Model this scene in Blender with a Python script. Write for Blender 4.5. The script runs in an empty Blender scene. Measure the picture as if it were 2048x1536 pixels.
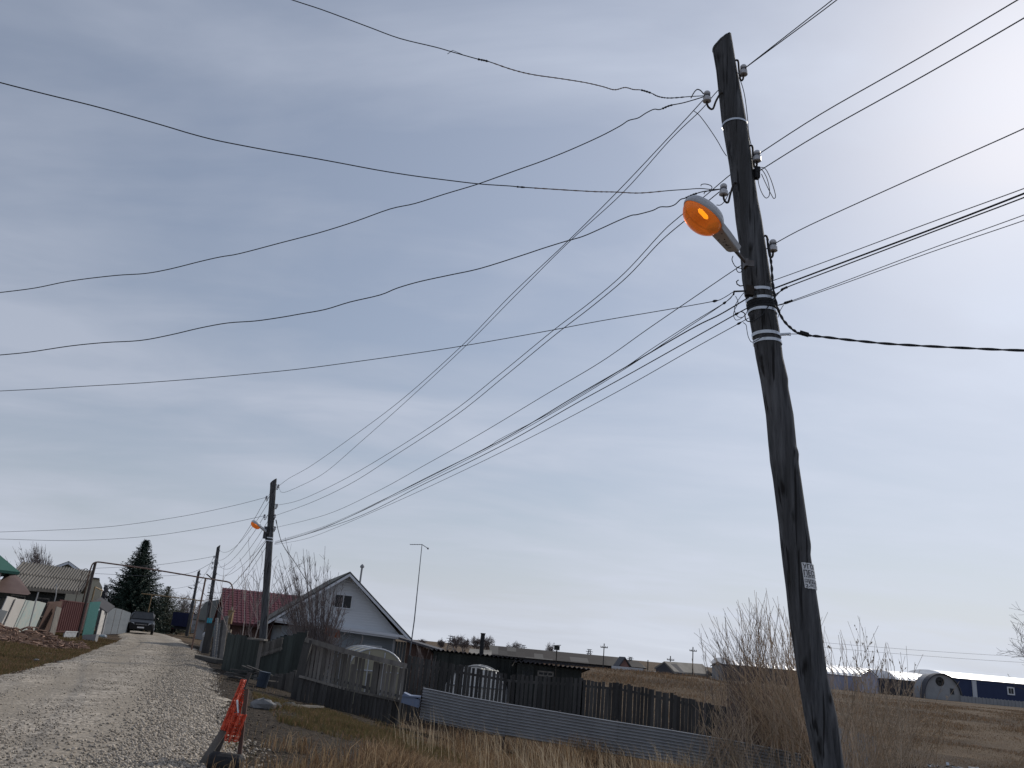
import bpy, math, random
import numpy as np
from math import *
from mathutils import Vector, Matrix, noise
random.seed(7); np.random.seed(7)
scn = bpy.context.scene
COL = scn.collection
# ------------------------------------------------------------------ camera
F = 1630.0; EYE = 1.6; ROLL = radians(5.3); PIT = atan(527/F)
cam_d = bpy.data.cameras.new('camera'); cam = bpy.data.objects.new('camera', cam_d); COL.objects.link(cam)
cam_d.sensor_fit = 'HORIZONTAL'; cam_d.sensor_width = 36; cam_d.lens = F/2048*36
cam_d.clip_start = 0.1; cam_d.clip_end = 9000
cam.matrix_world = Matrix.Translation((0, 0, EYE)) @ Matrix.Rotation(pi/2+PIT, 4, 'X') @ Matrix.Rotation(ROLL, 4, 'Z')
scn.camera = cam
scn.render.resolution_x = 1024; scn.render.resolution_y = 768
# ------------------------------------------------------------------ world, sun, exposure
SUN_AZ = radians(38); SUN_EL = radians(36)     # azimuth from +Y towards +X
sundir = Vector((sin(SUN_AZ)*cos(SUN_EL), cos(SUN_AZ)*cos(SUN_EL), sin(SUN_EL)))
world = bpy.data.worlds.new('World'); scn.world = world; world.use_nodes = True
nt = world.node_tree; nt.nodes.clear()
def wn(t, **k):
    n = nt.nodes.new(t)
    for a, b in k.items(): setattr(n, a, b)
    return n
L = nt.links.new
sky = wn('ShaderNodeTexSky', sky_type='NISHITA', sun_disc=False)
sky.sun_elevation = SUN_EL; sky.sun_rotation = SUN_AZ
sky.air_density = 1.0; sky.dust_density = 0.6; sky.ozone_density = 1.0
tc = wn('ShaderNodeTexCoord')
sep = wn('ShaderNodeSeparateXYZ'); L(tc.outputs['Generated'], sep.inputs[0])
def wm(op, a, b=None, c=None, clamp=False):
    n = wn('ShaderNodeMath', operation=op); n.use_clamp = clamp
    for i, x in enumerate((a, b, c)):
        if x is None: continue
        if isinstance(x, (int, float)): n.inputs[i].default_value = x
        else: L(x, n.inputs[i])
    return n.outputs[0]
zc = wm('MAXIMUM', sep.outputs[2], 0.0)
den = wm('ADD', zc, 0.16)
px_ = wm('DIVIDE', sep.outputs[0], den); py_ = wm('DIVIDE', sep.outputs[1], den)
comb = wn('ShaderNodeCombineXYZ'); L(px_, comb.inputs[0]); L(py_, comb.inputs[1])
def cloudnoise(scale, rot, sx, sy, detail, rough, dist, off):
    mp = wn('ShaderNodeMapping'); mp.inputs['Rotation'].default_value = (0, 0, rot)
    mp.inputs['Scale'].default_value = (sx, sy, 1); mp.inputs['Location'].default_value = (off, off*.7, 0)
    L(comb.outputs[0], mp.inputs[0])
    n = wn('ShaderNodeTexNoise'); n.inputs['Scale'].default_value = scale
    n.inputs['Detail'].default_value = detail; n.inputs['Roughness'].default_value = rough
    n.inputs['Distortion'].default_value = dist
    L(mp.outputs[0], n.inputs['Vector']); return n.outputs[0]
n1 = cloudnoise(1.15, 0.9, 0.62, 1.0, 5, 0.50, 0.35, 3.3)
n2 = cloudnoise(2.4, 0.75, 0.55, 1.25, 6, 0.55, 0.5, 8.1)
nsum = wm('ADD', wm('MULTIPLY', n1, 0.62), wm('MULTIPLY', n2, 0.38))
# angle to the sun: thin cloud scatters light forward, so it glows round the hidden sun
vd = wn('ShaderNodeVectorMath', operation='DOT_PRODUCT')
L(tc.outputs['Generated'], vd.inputs[0]); vd.inputs[1].default_value = sundir
dt = wm('MAXIMUM', vd.outputs['Value'], 0.0)
glow = wm('ADD', wm('MULTIPLY', wm('POWER', dt, 4.0), 0.26), wm('MULTIPLY', wm('POWER', dt, 45.0), 0.13))
fac = wm('MULTIPLY_ADD', nsum, 5.0, -2.0, clamp=True)
lowhaze = wm('POWER', wm('SUBTRACT', 1.0, zc), 6.0)
lum = wm('ADD', wm('MULTIPLY_ADD', wm('MULTIPLY', fac, wm('SUBTRACT', 1.0, wm('MULTIPLY', lowhaze, .75))), 0.165, 0.392), wm('ADD', glow, wm('MULTIPLY', lowhaze, 0.31)))
lum = wm('ADD', lum, wm('MULTIPLY', wm('MULTIPLY', glow, fac), 0.35))
cc = wn('ShaderNodeMix', data_type='RGBA'); L(wm('ADD', glow, wm('MULTIPLY', lowhaze, 0.55), clamp=True), cc.inputs[0])
cc.inputs[6].default_value = (0.80, 0.885, 1.08, 1); cc.inputs[7].default_value = (0.945, 0.98, 1.04, 1)
cl = wn('ShaderNodeVectorMath', operation='SCALE'); L(cc.outputs[2], cl.inputs[0]); L(lum, cl.inputs['Scale'])
cl2 = wn('ShaderNodeVectorMath', operation='SCALE'); L(cl.outputs[0], cl2.inputs[0]); cl2.inputs['Scale'].default_value = 8.3
mx = wn('ShaderNodeMix', data_type='RGBA'); facl = wm('ADD', wm('MULTIPLY', fac, wm('SUBTRACT', 1.0, lowhaze)), wm('MULTIPLY', lowhaze, .5))
L(wm('MULTIPLY_ADD', facl, 0.32, wm('MULTIPLY_ADD', lowhaze, 0.3, 0.58), clamp=True), mx.inputs[0])
L(sky.outputs[0], mx.inputs[6]); L(cl2.outputs[0], mx.inputs[7])
bg = wn('ShaderNodeBackground'); bg.inputs['Strength'].default_value = 0.10
L(mx.outputs[2], bg.inputs[0])
out = wn('ShaderNodeOutputWorld'); L(bg.outputs[0], out.inputs[0])
sd = bpy.data.lights.new('sun', 'SUN'); sd.energy = 2.3; sd.angle = radians(0.8); sd.color = (1, .93, .83)
sun = bpy.data.objects.new('sun', sd); COL.objects.link(sun)
sun.rotation_euler = (-sundir).to_track_quat('-Z', 'Y').to_euler(); sun.location = (30, 30, 40)
scn.view_settings.view_transform = 'Standard'; scn.view_settings.look = 'None'
scn.view_settings.exposure = 0.12; scn.view_settings.gamma = 1
# ------------------------------------------------------------------ picture geometry helpers
def ray(px, py):
    u = (px-1024)/F; v = (768-py)/F
    a = u*cos(ROLL)-v*sin(ROLL); b = u*sin(ROLL)+v*cos(ROLL)
    return Vector((a, cos(PIT)-b*sin(PIT), sin(PIT)+b*cos(PIT)))
def W(px, py, Y):
    d = ray(px, py); t = Y/d.y; return Vector((d.x*t, Y, EYE+d.z*t))
class Fr:
    """a building's own frame: origin on the ground, turned by th; p() puts a pixel on its front plane"""
    def __init__(s, px, D, th=None, z=0):
        x = XatZ(px, D, z); s.O = Vector((x, D, 0)); s.th = th if th is not None else atan2(-x, D); s.c = cos(s.th); s.s = sin(s.th)
    def p(s, px, py, y=0.0):
        d = ray(px, py); n = Vector((-s.s, s.c, 0)); A = s.O+n*y
        t = (A.dot(n))/(d.dot(n)); q = d*t; r = q-s.O; return Vector((r.x*s.c+r.y*s.s, y, EYE+q.z))
    def mb(s): return MB(s.O, s.th)
    def w(s, v): return s.O+Matrix.Rotation(s.th, 3, 'Z')@Vector(v)
def XatZ(px, Y, z):
    Z = z-EYE; dep = Y*cos(PIT)+Z*sin(PIT); b = (Z*cos(PIT)-Y*sin(PIT))/dep
    return dep*((px-1024)/F-b*sin(ROLL))/cos(ROLL)
def sst(t): t = min(1, max(0, t)); return t*t*(3-2*t)
RY = [-60, 0, 10, 12.7, 16.7, 21.2, 27, 47, 72, 86, 110, 160]
RX = [15, -0.4, -3, -3.7, -5.0, -6.7, -8.5, -16, -26.2, -33, -46, -75]
LY = [-60, 0, 19, 25, 29, 37, 53.5, 70, 86, 110, 160]
LX = [8, -5, -10.5, -12.4, -13.6, -16.5, -22.4, -29.9, -38, -51, -80]
def road_r(y): return float(np.interp(y, RY, RX))
def road_l(y): return float(np.interp(y, LY, LX))
def nz(x, y, s): return noise.noise(Vector((x*s, y*s, 3.7)))
def gz(x, y):
    t = x-road_r(y)
    z = 0.0
    if t > 0:
        near = 1-sst((y-36)/70)
        z = (-1.12*sst((t+.3)/8.5)-0.35*sst((t-9)/14))*near - 0.25*(1-near)*sst(t/30)
        # low bank of dry grass beyond the yards
        ex = sst((x-0)/7)*(1-sst((x-19)/12))
        z += 1.15*exp(-((y-78-0.1*x)/15)**2)*ex
        z += sst(t/3)*(0.10*nz(x, y, .35)+0.05*nz(x, y, 1.1))*min(1, 60/max(20, abs(y)))
    else:
        tl = road_l(y)-x
        if tl > 0:
            z = 0.22*sst(tl/4)+sst(tl/2)*0.06*nz(x, y, .5)
        else:
            z = 0.0
    return z
def on(px, Y):
    z = 0
    for i in range(6):
        x = XatZ(px, Y, z); z = gz(x, Y)
    return Vector((x, Y, z))
# ------------------------------------------------------------------ tagging helpers
def tag(o, label=None, cat=None, group=None, kind=None):
    for k, v in (('label', label), ('category', cat), ('group', group), ('kind', kind)):
        if v: o[k] = v
    return o
def thing(name, loc, label, cat, group=None):
    o = bpy.data.objects.new(name, None); COL.objects.link(o); o.location = loc; o.empty_display_size = .2
    return tag(o, label, cat, group)
def rel(o):
    v = Vector(o.location)
    while o.parent: o = o.parent; v += Vector(o.location)
    return v
class MB:
    def __init__(s, O=(0, 0, 0), th=0):
        s.v = []; s.f = []; s.O = Vector(O); s.R = Matrix.Rotation(th, 3, 'Z'); s.id = (th == 0 and s.O.length == 0)
    def add(s, vs, fs):
        n = len(s.v)
        if s.id: s.v += [tuple(p) for p in vs]
        else: s.v += [tuple(s.O+s.R@Vector(p)) for p in vs]
        s.f += [tuple(n+i for i in f) for f in fs]; return s
    def box(s, x0, x1, y0, y1, z0, z1):
        return s.add([(x0,y0,z0),(x1,y0,z0),(x1,y1,z0),(x0,y1,z0),(x0,y0,z1),(x1,y0,z1),(x1,y1,z1),(x0,y1,z1)],
            [(0,3,2,1),(4,5,6,7),(0,1,5,4),(1,2,6,5),(2,3,7,6),(3,0,4,7)])
    def beam(s, p, q, w, h, up=(0,0,1)):
        p = Vector(p); q = Vector(q); d = (q-p).normalized(); u = Vector(up)
        sd_ = d.cross(u)
        if sd_.length < 1e-4: sd_ = d.cross(Vector((1,0,0)))
        sd_.normalize(); u = sd_.cross(d).normalized(); a = sd_*w/2; b = u*h/2
        return s.add([p-a-b,p+a-b,p+a+b,p-a+b,q-a-b,q+a-b,q+a+b,q-a+b],
            [(0,1,2,3),(7,6,5,4),(4,5,1,0),(5,6,2,1),(6,7,3,2),(7,4,0,3)])
    def prism(s, pts, d):
        d = Vector(d); n = len(pts); P = [Vector(p) for p in pts]
        fs = [tuple(range(n-1,-1,-1)), tuple(range(n,2*n))]+[(i,(i+1)%n,n+(i+1)%n,n+i) for i in range(n)]
        return s.add(P+[p+d for p in P], fs)
    def tube(s, pts, r, n=6, cap=True):
        P = [Vector(p) for p in pts]; m = len(P)
        rs = r if isinstance(r, (list, tuple)) else [r]*m
        vs = []; fs = []; ref = None
        for i, p in enumerate(P):
            d = (P[min(i+1,m-1)]-P[max(i-1,0)])
            if d.length < 1e-9: d = Vector((0,0,1))
            d.normalize()
            if ref is None: ref = Vector((0,0,1)) if abs(d.z) < .9 else Vector((1,0,0))
            a = d.cross(ref)
            if a.length < 1e-5: a = d.cross(Vector((0.3,1,0.2)))
            a.normalize(); b = a.cross(d).normalized(); ref = b
            for k in range(n):
                t = 2*pi*k/n; vs.append(p+a*rs[i]*cos(t)+b*rs[i]*sin(t))
        for i in range(m-1):
            for k in range(n):
                fs.append((i*n+k, i*n+(k+1)%n, (i+1)*n+(k+1)%n, (i+1)*n+k))
        if cap: fs += [tuple(range(n-1,-1,-1)), tuple((m-1)*n+k for k in range(n))]
        return s.add(vs, fs)
    def lathe(s, c, axis, prof, n=12):
        c = Vector(c); ax = Vector(axis).normalized()
        a = ax.cross(Vector((0,0,1)) if abs(ax.z) < .9 else Vector((1,0,0))).normalized(); b = ax.cross(a)
        vs = []; fs = []; m = len(prof)
        for h, r in prof:
            for k in range(n):
                t = 2*pi*k/n; vs.append(c+ax*h+(a*cos(t)+b*sin(t))*max(r, 1e-4))
        for i in range(m-1):
            for k in range(n): fs.append((i*n+k, i*n+(k+1)%n, (i+1)*n+(k+1)%n, (i+1)*n+k))
        fs += [tuple(range(n-1,-1,-1)), tuple((m-1)*n+k for k in range(n))]
        return s.add(vs, fs)
    def blob(s, c, r, sc=(1,1,1), seg=8, jit=0.0):
        vs = []; fs = []; c = Vector(c); m = max(4, seg//2+1)
        for i in range(m+1):
            ph = pi*i/m
            for k in range(seg):
                t = 2*pi*k/seg; q = 1+random.uniform(-jit, jit)
                vs.append(c+Vector((sin(ph)*cos(t)*r*sc[0]*q, sin(ph)*sin(t)*r*sc[1]*q, cos(ph)*r*sc[2]*q)))
        for i in range(m):
            for k in range(seg): fs.append((i*seg+k, (i+1)*seg+k, (i+1)*seg+(k+1)%seg, i*seg+(k+1)%seg))
        return s.add(vs, fs)
    def build(s, name, m, parent=None, at=None, smooth=False):
        me = bpy.data.meshes.new(name); o = bpy.data.objects.new(name, me); COL.objects.link(o)
        off = Vector((0,0,0))
        if parent is not None: o.parent = parent; off = rel(parent)
        elif at is not None: o.location = at; off = Vector(at)
        me.from_pydata([(a-off.x, b-off.y, c-off.z) for a, b, c in s.v], [], s.f)
        me.materials.append(m); me.update()
        if smooth:
            for p in me.polygons: p.use_smooth = True
        return o
def npmesh(name, V, Fc, m, at=None, mats=None, midx=None):
    """V (n,3) array, Fc (k,3|4) int array"""
    me = bpy.data.meshes.new(name); k = Fc.shape[1]
    me.vertices.add(len(V)); me.vertices.foreach_set('co', V.astype(np.float32).ravel())
    me.loops.add(Fc.size); me.loops.foreach_set('vertex_index', Fc.astype(np.int32).ravel())
    me.polygons.add(len(Fc)); me.polygons.foreach_set('loop_start', np.arange(0, Fc.size, k, dtype=np.int32))
    me.polygons.foreach_set('loop_total', np.full(len(Fc), k, dtype=np.int32))
    for mm in (mats or [m]): me.materials.append(mm)
    if midx is not None: me.polygons.foreach_set('material_index', midx.astype(np.int32))
    me.update(calc_edges=True); me.validate()
    o = bpy.data.objects.new(name, me); COL.objects.link(o)
    return o
# ------------------------------------------------------------------ materials
def mat(name, c1, c2=None, scale=3.0, rough=.8, metal=0.0, bump=0.0, bscale=None, stretch=(1,1,1), detail=6,
        contrast=2.2, emit=None, spec=.3, transl=0, c3=None, island=0.0, rot=(0,0,0)):
    m = bpy.data.materials.new(name); m.use_nodes = True; t = m.node_tree; t.nodes.clear(); N = t.nodes.new; K = t.links.new
    b = N('ShaderNodeBsdfPrincipled'); o = N('ShaderNodeOutputMaterial')
    b.inputs['Roughness'].default_value = rough; b.inputs['Metallic'].default_value = metal
    b.inputs['Specular IOR Level'].default_value = spec
    b.inputs['Base Color'].default_value = (*c1, 1)
    co = N('ShaderNodeTexCoord'); mp = N('ShaderNodeMapping'); mp.inputs['Scale'].default_value = stretch
    mp.inputs['Rotation'].default_value = rot
    K(co.outputs['Object'], mp.inputs[0])
    col = None
    if c2 is not None:
        n = N('ShaderNodeTexNoise'); n.inputs['Scale'].default_value = scale; n.inputs['Detail'].default_value = detail
        n.inputs['Roughness'].default_value = .62; K(mp.outputs[0], n.inputs['Vector'])
        mr = N('ShaderNodeMapRange'); mr.inputs[1].default_value = .5-.5/contrast; mr.inputs[2].default_value = .5+.5/contrast
        K(n.outputs[0], mr.inputs[0])
        mxn = N('ShaderNodeMix'); mxn.data_type = 'RGBA'; K(mr.outputs[0], mxn.inputs[0])
        mxn.inputs[6].default_value = (*c1, 1); mxn.inputs[7].default_value = (*c2, 1); col = mxn.outputs[2]
        if c3 is not None:
            n3 = N('ShaderNodeTexNoise'); n3.inputs['Scale'].default_value = scale*.23; n3.inputs['Detail'].default_value = 4
            K(mp.outputs[0], n3.inputs['Vector'])
            m3 = N('ShaderNodeMapRange'); m3.inputs[1].default_value = .5; m3.inputs[2].default_value = .66
            K(n3.outputs[0], m3.inputs[0])
            x3 = N('ShaderNodeMix'); x3.data_type = 'RGBA'; K(m3.outputs[0], x3.inputs[0]); K(col, x3.inputs[6])
            x3.inputs[7].default_value = (*c3, 1); col = x3.outputs[2]
    if island:
        g = N('ShaderNodeNewGeometry'); h = N('ShaderNodeHueSaturation')
        q = N('ShaderNodeMapRange'); q.inputs[3].default_value = 1-island; q.inputs[4].default_value = 1+island
        K(g.outputs['Random Per Island'], q.inputs[0]); K(q.outputs[0], h.inputs['Value'])
        if col is None: h.inputs['Color'].default_value = (*c1, 1)
        else: K(col, h.inputs['Color'])
        col = h.outputs[0]
    if col is not None: K(col, b.inputs['Base Color'])
    if bump:
        nb = N('ShaderNodeTexNoise'); nb.inputs['Scale'].default_value = bscale or scale*4; nb.inputs['Detail'].default_value = 5
        K(mp.outputs[0], nb.inputs['Vector']); bp = N('ShaderNodeBump'); bp.inputs['Strength'].default_value = min(1, bump)
        bp.inputs['Distance'].default_value = .02*max(1, bump); K(nb.outputs[0], bp.inputs['Height']); K(bp.outputs[0], b.inputs['Normal'])
    if transl:
        tb = N('ShaderNodeBsdfTranslucent'); ms = N('ShaderNodeMixShader'); ms.inputs[0].default_value = transl
        if col is not None: K(col, tb.inputs[0])
        else: tb.inputs[0].default_value = (*c1, 1)
        K(b.outputs[0], ms.inputs[1]); K(tb.outputs[0], ms.inputs[2]); K(ms.outputs[0], o.inputs[0])
        return m
    if emit: b.inputs['Emission Color'].default_value = (*emit[0], 1); b.inputs['Emission Strength'].default_value = emit[1]
    K(b.outputs[0], o.inputs[0])
    return m
M = {}
M['pole'] = mat('weathered_pole_wood', (.045,.047,.052), (.150,.153,.162), 4.5, .85, bump=1.6, bscale=9, stretch=(4.5,4.5,.30), c3=(.060,.060,.062), contrast=3.2)
def knots(m):
    t = m.node_tree; N = t.nodes.new; K = t.links.new; b = [n for n in t.nodes if n.type == 'BSDF_PRINCIPLED'][0]
    co = N('ShaderNodeTexCoord'); mp = N('ShaderNodeMapping'); mp.inputs['Scale'].default_value = (7,7,2.2); K(co.outputs['Object'], mp.inputs[0])
    nn = N('ShaderNodeTexNoise'); nn.inputs['Scale'].default_value = 2; K(mp.outputs[0], nn.inputs['Vector'])
    ad = N('ShaderNodeVectorMath'); ad.operation = 'MULTIPLY_ADD'; K(nn.outputs['Color'], ad.inputs[0]); ad.inputs[1].default_value = (.6,.6,.6); K(mp.outputs[0], ad.inputs[2])
    v = N('ShaderNodeTexVoronoi'); v.inputs['Scale'].default_value = 1.0; K(ad.outputs[0], v.inputs['Vector'])
    r = N('ShaderNodeMapRange'); r.inputs[1].default_value = .10; r.inputs[2].default_value = .26; K(v.outputs['Distance'], r.inputs[0])
    c = b.inputs['Base Color'].links[0].from_socket; x = N('ShaderNodeMix'); x.data_type = 'RGBA'; K(r.outputs[0], x.inputs[0]); x.inputs[6].default_value = (.016,.015,.015,1); K(c, x.inputs[7])
    # fine drying cracks along the grain
    m2 = N('ShaderNodeMapping'); m2.inputs['Scale'].default_value = (26,26,.55); K(co.outputs['Object'], m2.inputs[0])
    n2 = N('ShaderNodeTexNoise'); n2.inputs['Scale'].default_value = 1; n2.inputs['Detail'].default_value = 2; K(m2.outputs[0], n2.inputs['Vector'])
    r2 = N('ShaderNodeMapRange'); r2.inputs[1].default_value = .36; r2.inputs[2].default_value = .43; K(n2.outputs[0], r2.inputs[0])
    x2 = N('ShaderNodeMix'); x2.data_type = 'RGBA'; K(r2.outputs[0], x2.inputs[0]); x2.inputs[6].default_value = (.018,.018,.019,1); K(x.outputs[2], x2.inputs[7])
    K(x2.outputs[2], b.inputs['Base Color'])
knots(M['pole'])
M['oldwood'] = mat('grey_weathered_board', (.098,.091,.083), (.215,.20,.183), 3, .9, bump=.6, bscale=20, stretch=(2,2,.3), island=.32)
M['darkwood'] = mat('dark_board', (.038,.037,.038), (.085,.082,.078), 3, .9, bump=.6, bscale=20, stretch=(2,2,.3), island=.3)  # plain dark board tone, varied from board to board
M['greenwood'] = mat('dark_green_painted_board', (.028,.034,.032), (.055,.066,.060), 2.5, .8, bump=.4, stretch=(2,2,.35), island=.3)
M['shedwood'] = mat('tarred_shed_board', (.018,.020,.020), (.040,.045,.042), 2, .85, bump=.5, stretch=(3,3,.3), island=.3)
M['palewood'] = mat('pale_bare_plank', (.26,.22,.17), (.36,.31,.25), 3, .85, stretch=(1,1,.3), island=.2)
M['brownwood'] = mat('brown_plank', (.075,.045,.038), (.12,.075,.06), 3, .85, stretch=(1,1,.3), island=.2)
M['steel'] = mat('galvanised_band', (.55,.57,.60), None, 1, .35, .85)
M['iron'] = mat('rusty_hook_iron', (.030,.028,.027), (.06,.045,.035), 20, .7, .4)
M['porcelain'] = mat('white_porcelain', (.62,.63,.66), (.45,.45,.47), 9, .22, spec=.6)
M['wire'] = mat('black_wire_insulation', (.028,.030,.034), None, 1, .7)
M['alu'] = mat('dull_aluminium_wire', (.16,.165,.18), None, 1, .5, .6)
M['copper'] = mat('pale_brown_wire', (.26,.20,.17), None, 1, .6)
M['lampgrey'] = mat('lamp_housing_enamel', (.55,.57,.60), (.44,.46,.49), 7, .38, spec=.5)
M['lamppipe'] = mat('lamp_bracket_steel', (.20,.20,.21), (.12,.10,.09), 9, .55, .5)
M['lampunder'] = mat('lamp_gear_tray', (.55,.53,.51), (.42,.40,.39), 8, .55)
M['paper'] = mat('white_paper', (.86,.87,.88), (.76,.77,.78), 9, .8)
M['ink'] = mat('black_ink', (.02,.02,.025), None, 1, .8)
M['rustpipe'] = mat('rusty_gas_pipe_paint', (.16,.10,.085), (.24,.17,.14), 6, .6, .2)
M['ochrepipe'] = mat('faded_yellow_gas_pipe', (.30,.23,.12), (.22,.14,.08), 6, .6)
M['mutedpipe'] = mat('dull_grey_pipe', (.13,.135,.14), (.18,.18,.185), 5, .8)
M['darkpipe'] = mat('dark_pipe', (.045,.038,.038), (.08,.06,.055), 6, .6)
M['sheet'] = mat('galvanised_corrugated_sheet', (.37,.375,.385), (.27,.275,.285), 1.1, .5, .2, stretch=(1,1,1), contrast=1.8)
M['orange'] = mat('orange_barrier_mesh', (.62,.095,.045), (.48,.06,.03), 8, .6)
M['tyre'] = mat('black_rubber', (.014,.014,.016), (.03,.03,.033), 8, .8)
M['stone'] = mat('pale_grey_stone', (.22,.22,.225), (.14,.14,.14), 3, .9, bump=.8)
M['bluebox'] = mat('faded_blue_board', (.13,.17,.27), (.19,.23,.32), 3, .6)
M['slate'] = mat('grey_asbestos_slate', (.25,.235,.215), (.17,.16,.145), 1.0, .85, c3=(.13,.125,.11))
M['greenroof'] = mat('green_painted_roof', (.045,.13,.10), (.06,.16,.125), 2, .6)
M['bluewall'] = mat('dark_blue_wall', (.020,.035,.075), (.03,.05,.10), 2, .8)
M['rustroof'] = mat('brown_rusty_sheet', (.115,.075,.068), (.16,.11,.10), 2, .7)
M['whitesheet'] = mat('white_board_sheet', (.52,.50,.47), (.62,.60,.57), 1.2, .75)
M['mint'] = mat('peeling_mint_paint', (.40,.50,.49), (.52,.52,.48), 5, .8, contrast=3.5)
M['maroon'] = mat('maroon_profiled_sheet', (.085,.030,.030), (.11,.042,.04), 1.5, .55)
M['teal'] = mat('teal_painted_sheet', (.035,.145,.14), (.045,.165,.16), 1.5, .6)
M['greysheet'] = mat('grey_fence_sheet', (.15,.17,.188), (.175,.195,.215), .6, .5)
M['cream'] = mat('cream_plaster', (.48,.44,.34), (.41,.37,.29), 1.2, .9)
M['olive'] = mat('olive_beige_gable', (.24,.22,.17), (.29,.27,.21), 1.2, .9)
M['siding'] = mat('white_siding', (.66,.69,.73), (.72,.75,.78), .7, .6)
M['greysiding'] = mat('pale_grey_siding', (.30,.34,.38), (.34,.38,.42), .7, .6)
M['trim'] = mat('white_trim', (.66,.68,.72), None, 1, .5)
M['redroof'] = mat('red_metal_tile', (.105,.024,.031), (.130,.030,.038), 1.6, .5)
M['greygreenroof'] = mat('dark_grey_green_roof', (.06,.065,.062), (.085,.09,.085), 1.2, .75)
M['brownbrick'] = mat('brown_brick_wall', (.13,.075,.060), (.19,.12,.10), 3, .9)
M['brick'] = mat('pink_brick_gable', (.26,.14,.12), (.32,.19,.17), 3, .9)
M['glass'] = mat('dark_window_glass', (.015,.018,.022), (.03,.034,.038), 3, .25, spec=.25)
M['poly'] = mat('yellowed_polycarbonate', (.36,.33,.24), (.29,.27,.20), 1.3, .35, spec=.5)
M['polywhite'] = mat('white_polycarbonate', (.80,.81,.80), (.70,.70,.68), 1.3, .35, spec=.5)
M['bark'] = mat('grey_brown_bark', (.085,.072,.066), (.13,.11,.10), 6, .9, island=.25)
M['twig'] = mat('brown_willow_twig', (.40,.31,.22), (.55,.44,.33), 3, .85, island=.4, transl=.2)
M['twigred'] = mat('grey_mauve_twig', (.14,.115,.110), (.19,.16,.155), 3, .85, island=.25)
M['willow'] = mat('olive_brown_willow_bark', (.30,.235,.17), (.42,.34,.26), 6, .85, island=.3)
M['palebark'] = mat('pale_sapling_bark', (.33,.28,.26), (.42,.36,.33), 6, .85, island=.2)
M['needle'] = mat('spruce_needles', (.012,.026,.020), (.028,.048,.034), 4, .7, island=.45)
M['needle2'] = mat('olive_spruce_needles', (.050,.058,.036), (.085,.088,.055), 4, .7, island=.45)
M['trunk'] = mat('spruce_trunk_bark', (.05,.04,.035), (.08,.065,.05), 6, .9)
M['carblack'] = mat('black_car_paint', (.007,.008,.010), None, 1, .32, spec=.25)
M['plate'] = mat('number_plate', (.7,.7,.7), None, 1, .4)
M['headlight'] = mat('clear_headlight', (.72,.76,.82), None, 1, .1, spec=.8)
M['chrome'] = mat('chrome_trim', (.5,.5,.52), None, 1, .2, .9)
M['truckblue'] = mat('dark_blue_tarpaulin', (.011,.016,.055), (.015,.02,.07), 3, .6)
M['darkblue'] = mat('navy_hangar_wall', (.018,.030,.085), (.024,.040,.10), .6, .55)
M['whiteroof'] = mat('bare_zinc_roof', (.88,.88,.88), (.80,.81,.83), .4, .30, .55)
M['lavwall'] = mat('pale_lilac_wall', (.36,.38,.50), (.42,.44,.55), .5, .7)
M['darkgrey'] = mat('dark_grey_wall', (.055,.058,.07), (.085,.085,.095), .6, .8)  # plain dark grey for walls, roofs and small fittings
M['concrete'] = mat('grey_concrete', (.26,.27,.28), (.34,.34,.35), 1.2, .9, bump=.3)
M['whitewall'] = mat('whitewashed_wall', (.55,.57,.6), (.48,.5,.53), .7, .8)
M['darkconcrete'] = mat('dark_concrete_slab', (.055,.053,.05), (.09,.086,.08), 2, .9)  # darker concrete tone for the slab and the small stones
M['lattice'] = mat('pylon_steel', (.16,.17,.19), None, 1, .6, .4)
M['tealpaint'] = mat('bright_teal_paint', (.03,.30,.42), None, 1, .6)
M['debris'] = mat('heap_of_earth_and_roots', (.075,.045,.033), (.13,.08,.055), 5, .95, bump=1)
M['debriswood'] = mat('broken_branch_wood', (.17,.105,.075), (.30,.20,.15), 4, .9, island=.5)
M['dirt'] = mat('dark_soil_clod', (.045,.038,.032), (.075,.06,.05), 4, .95, bump=1)
M['straw'] = mat('dry_straw', (.27,.19,.11), (.40,.30,.19), 1.2, .85, island=.4, transl=.35)
M['stalk'] = mat('pale_dry_stalk', (.42,.33,.22), (.52,.43,.31), 1.2, .85, island=.3, transl=.3)
M['fieldgrass'] = mat('dull_field_grass', (.125,.090,.060), (.20,.145,.095), .5, .9, island=.35, transl=.2)
M['straw2'] = mat('rusty_dry_grass', (.17,.105,.06), (.25,.165,.10), 1.0, .9, island=.4, transl=.3)
M['greengrass'] = mat('short_green_brown_grass', (.090,.082,.034), (.165,.135,.062), 1.0, .9, island=.3, transl=.25)
# patched barn roof: slate sheets lost and replaced, as rectangular patches
def patch_mat():
    m = mat('patched_slate_roof', (.1,.1,.1)); t = m.node_tree; N = t.nodes.new; K = t.links.new
    b = [n for n in t.nodes if n.type == 'BSDF_PRINCIPLED'][0]
    co = N('ShaderNodeTexCoord'); mp = N('ShaderNodeMapping'); mp.inputs['Scale'].default_value = (.75,.45,.45)
    K(co.outputs['Object'], mp.inputs[0])
    sn = N('ShaderNodeVectorMath'); sn.operation = 'FLOOR'; K(mp.outputs[0], sn.inputs[0])
    n = N('ShaderNodeTexWhiteNoise'); n.noise_dimensions = '3D'
    K(sn.outputs[0], n.inputs['Vector'])
    r = N('ShaderNodeValToRGB'); r.color_ramp.interpolation = 'CONSTANT'
    e = r.color_ramp.elements; e[0].color = (.018,.015,.015,1); e[0].position = 0
    e[1].position = .60; e[1].color = (.035,.032,.031,1)
    x = e.new(.80); x.color = (.085,.082,.078,1)
    x = e.new(.35); x.color = (.025,.021,.021,1)
    K(n.outputs[0], r.inputs[0]); K(r.outputs[0], b.inputs['Base Color'])
    return m
M['patched'] = patch_mat()
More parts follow.
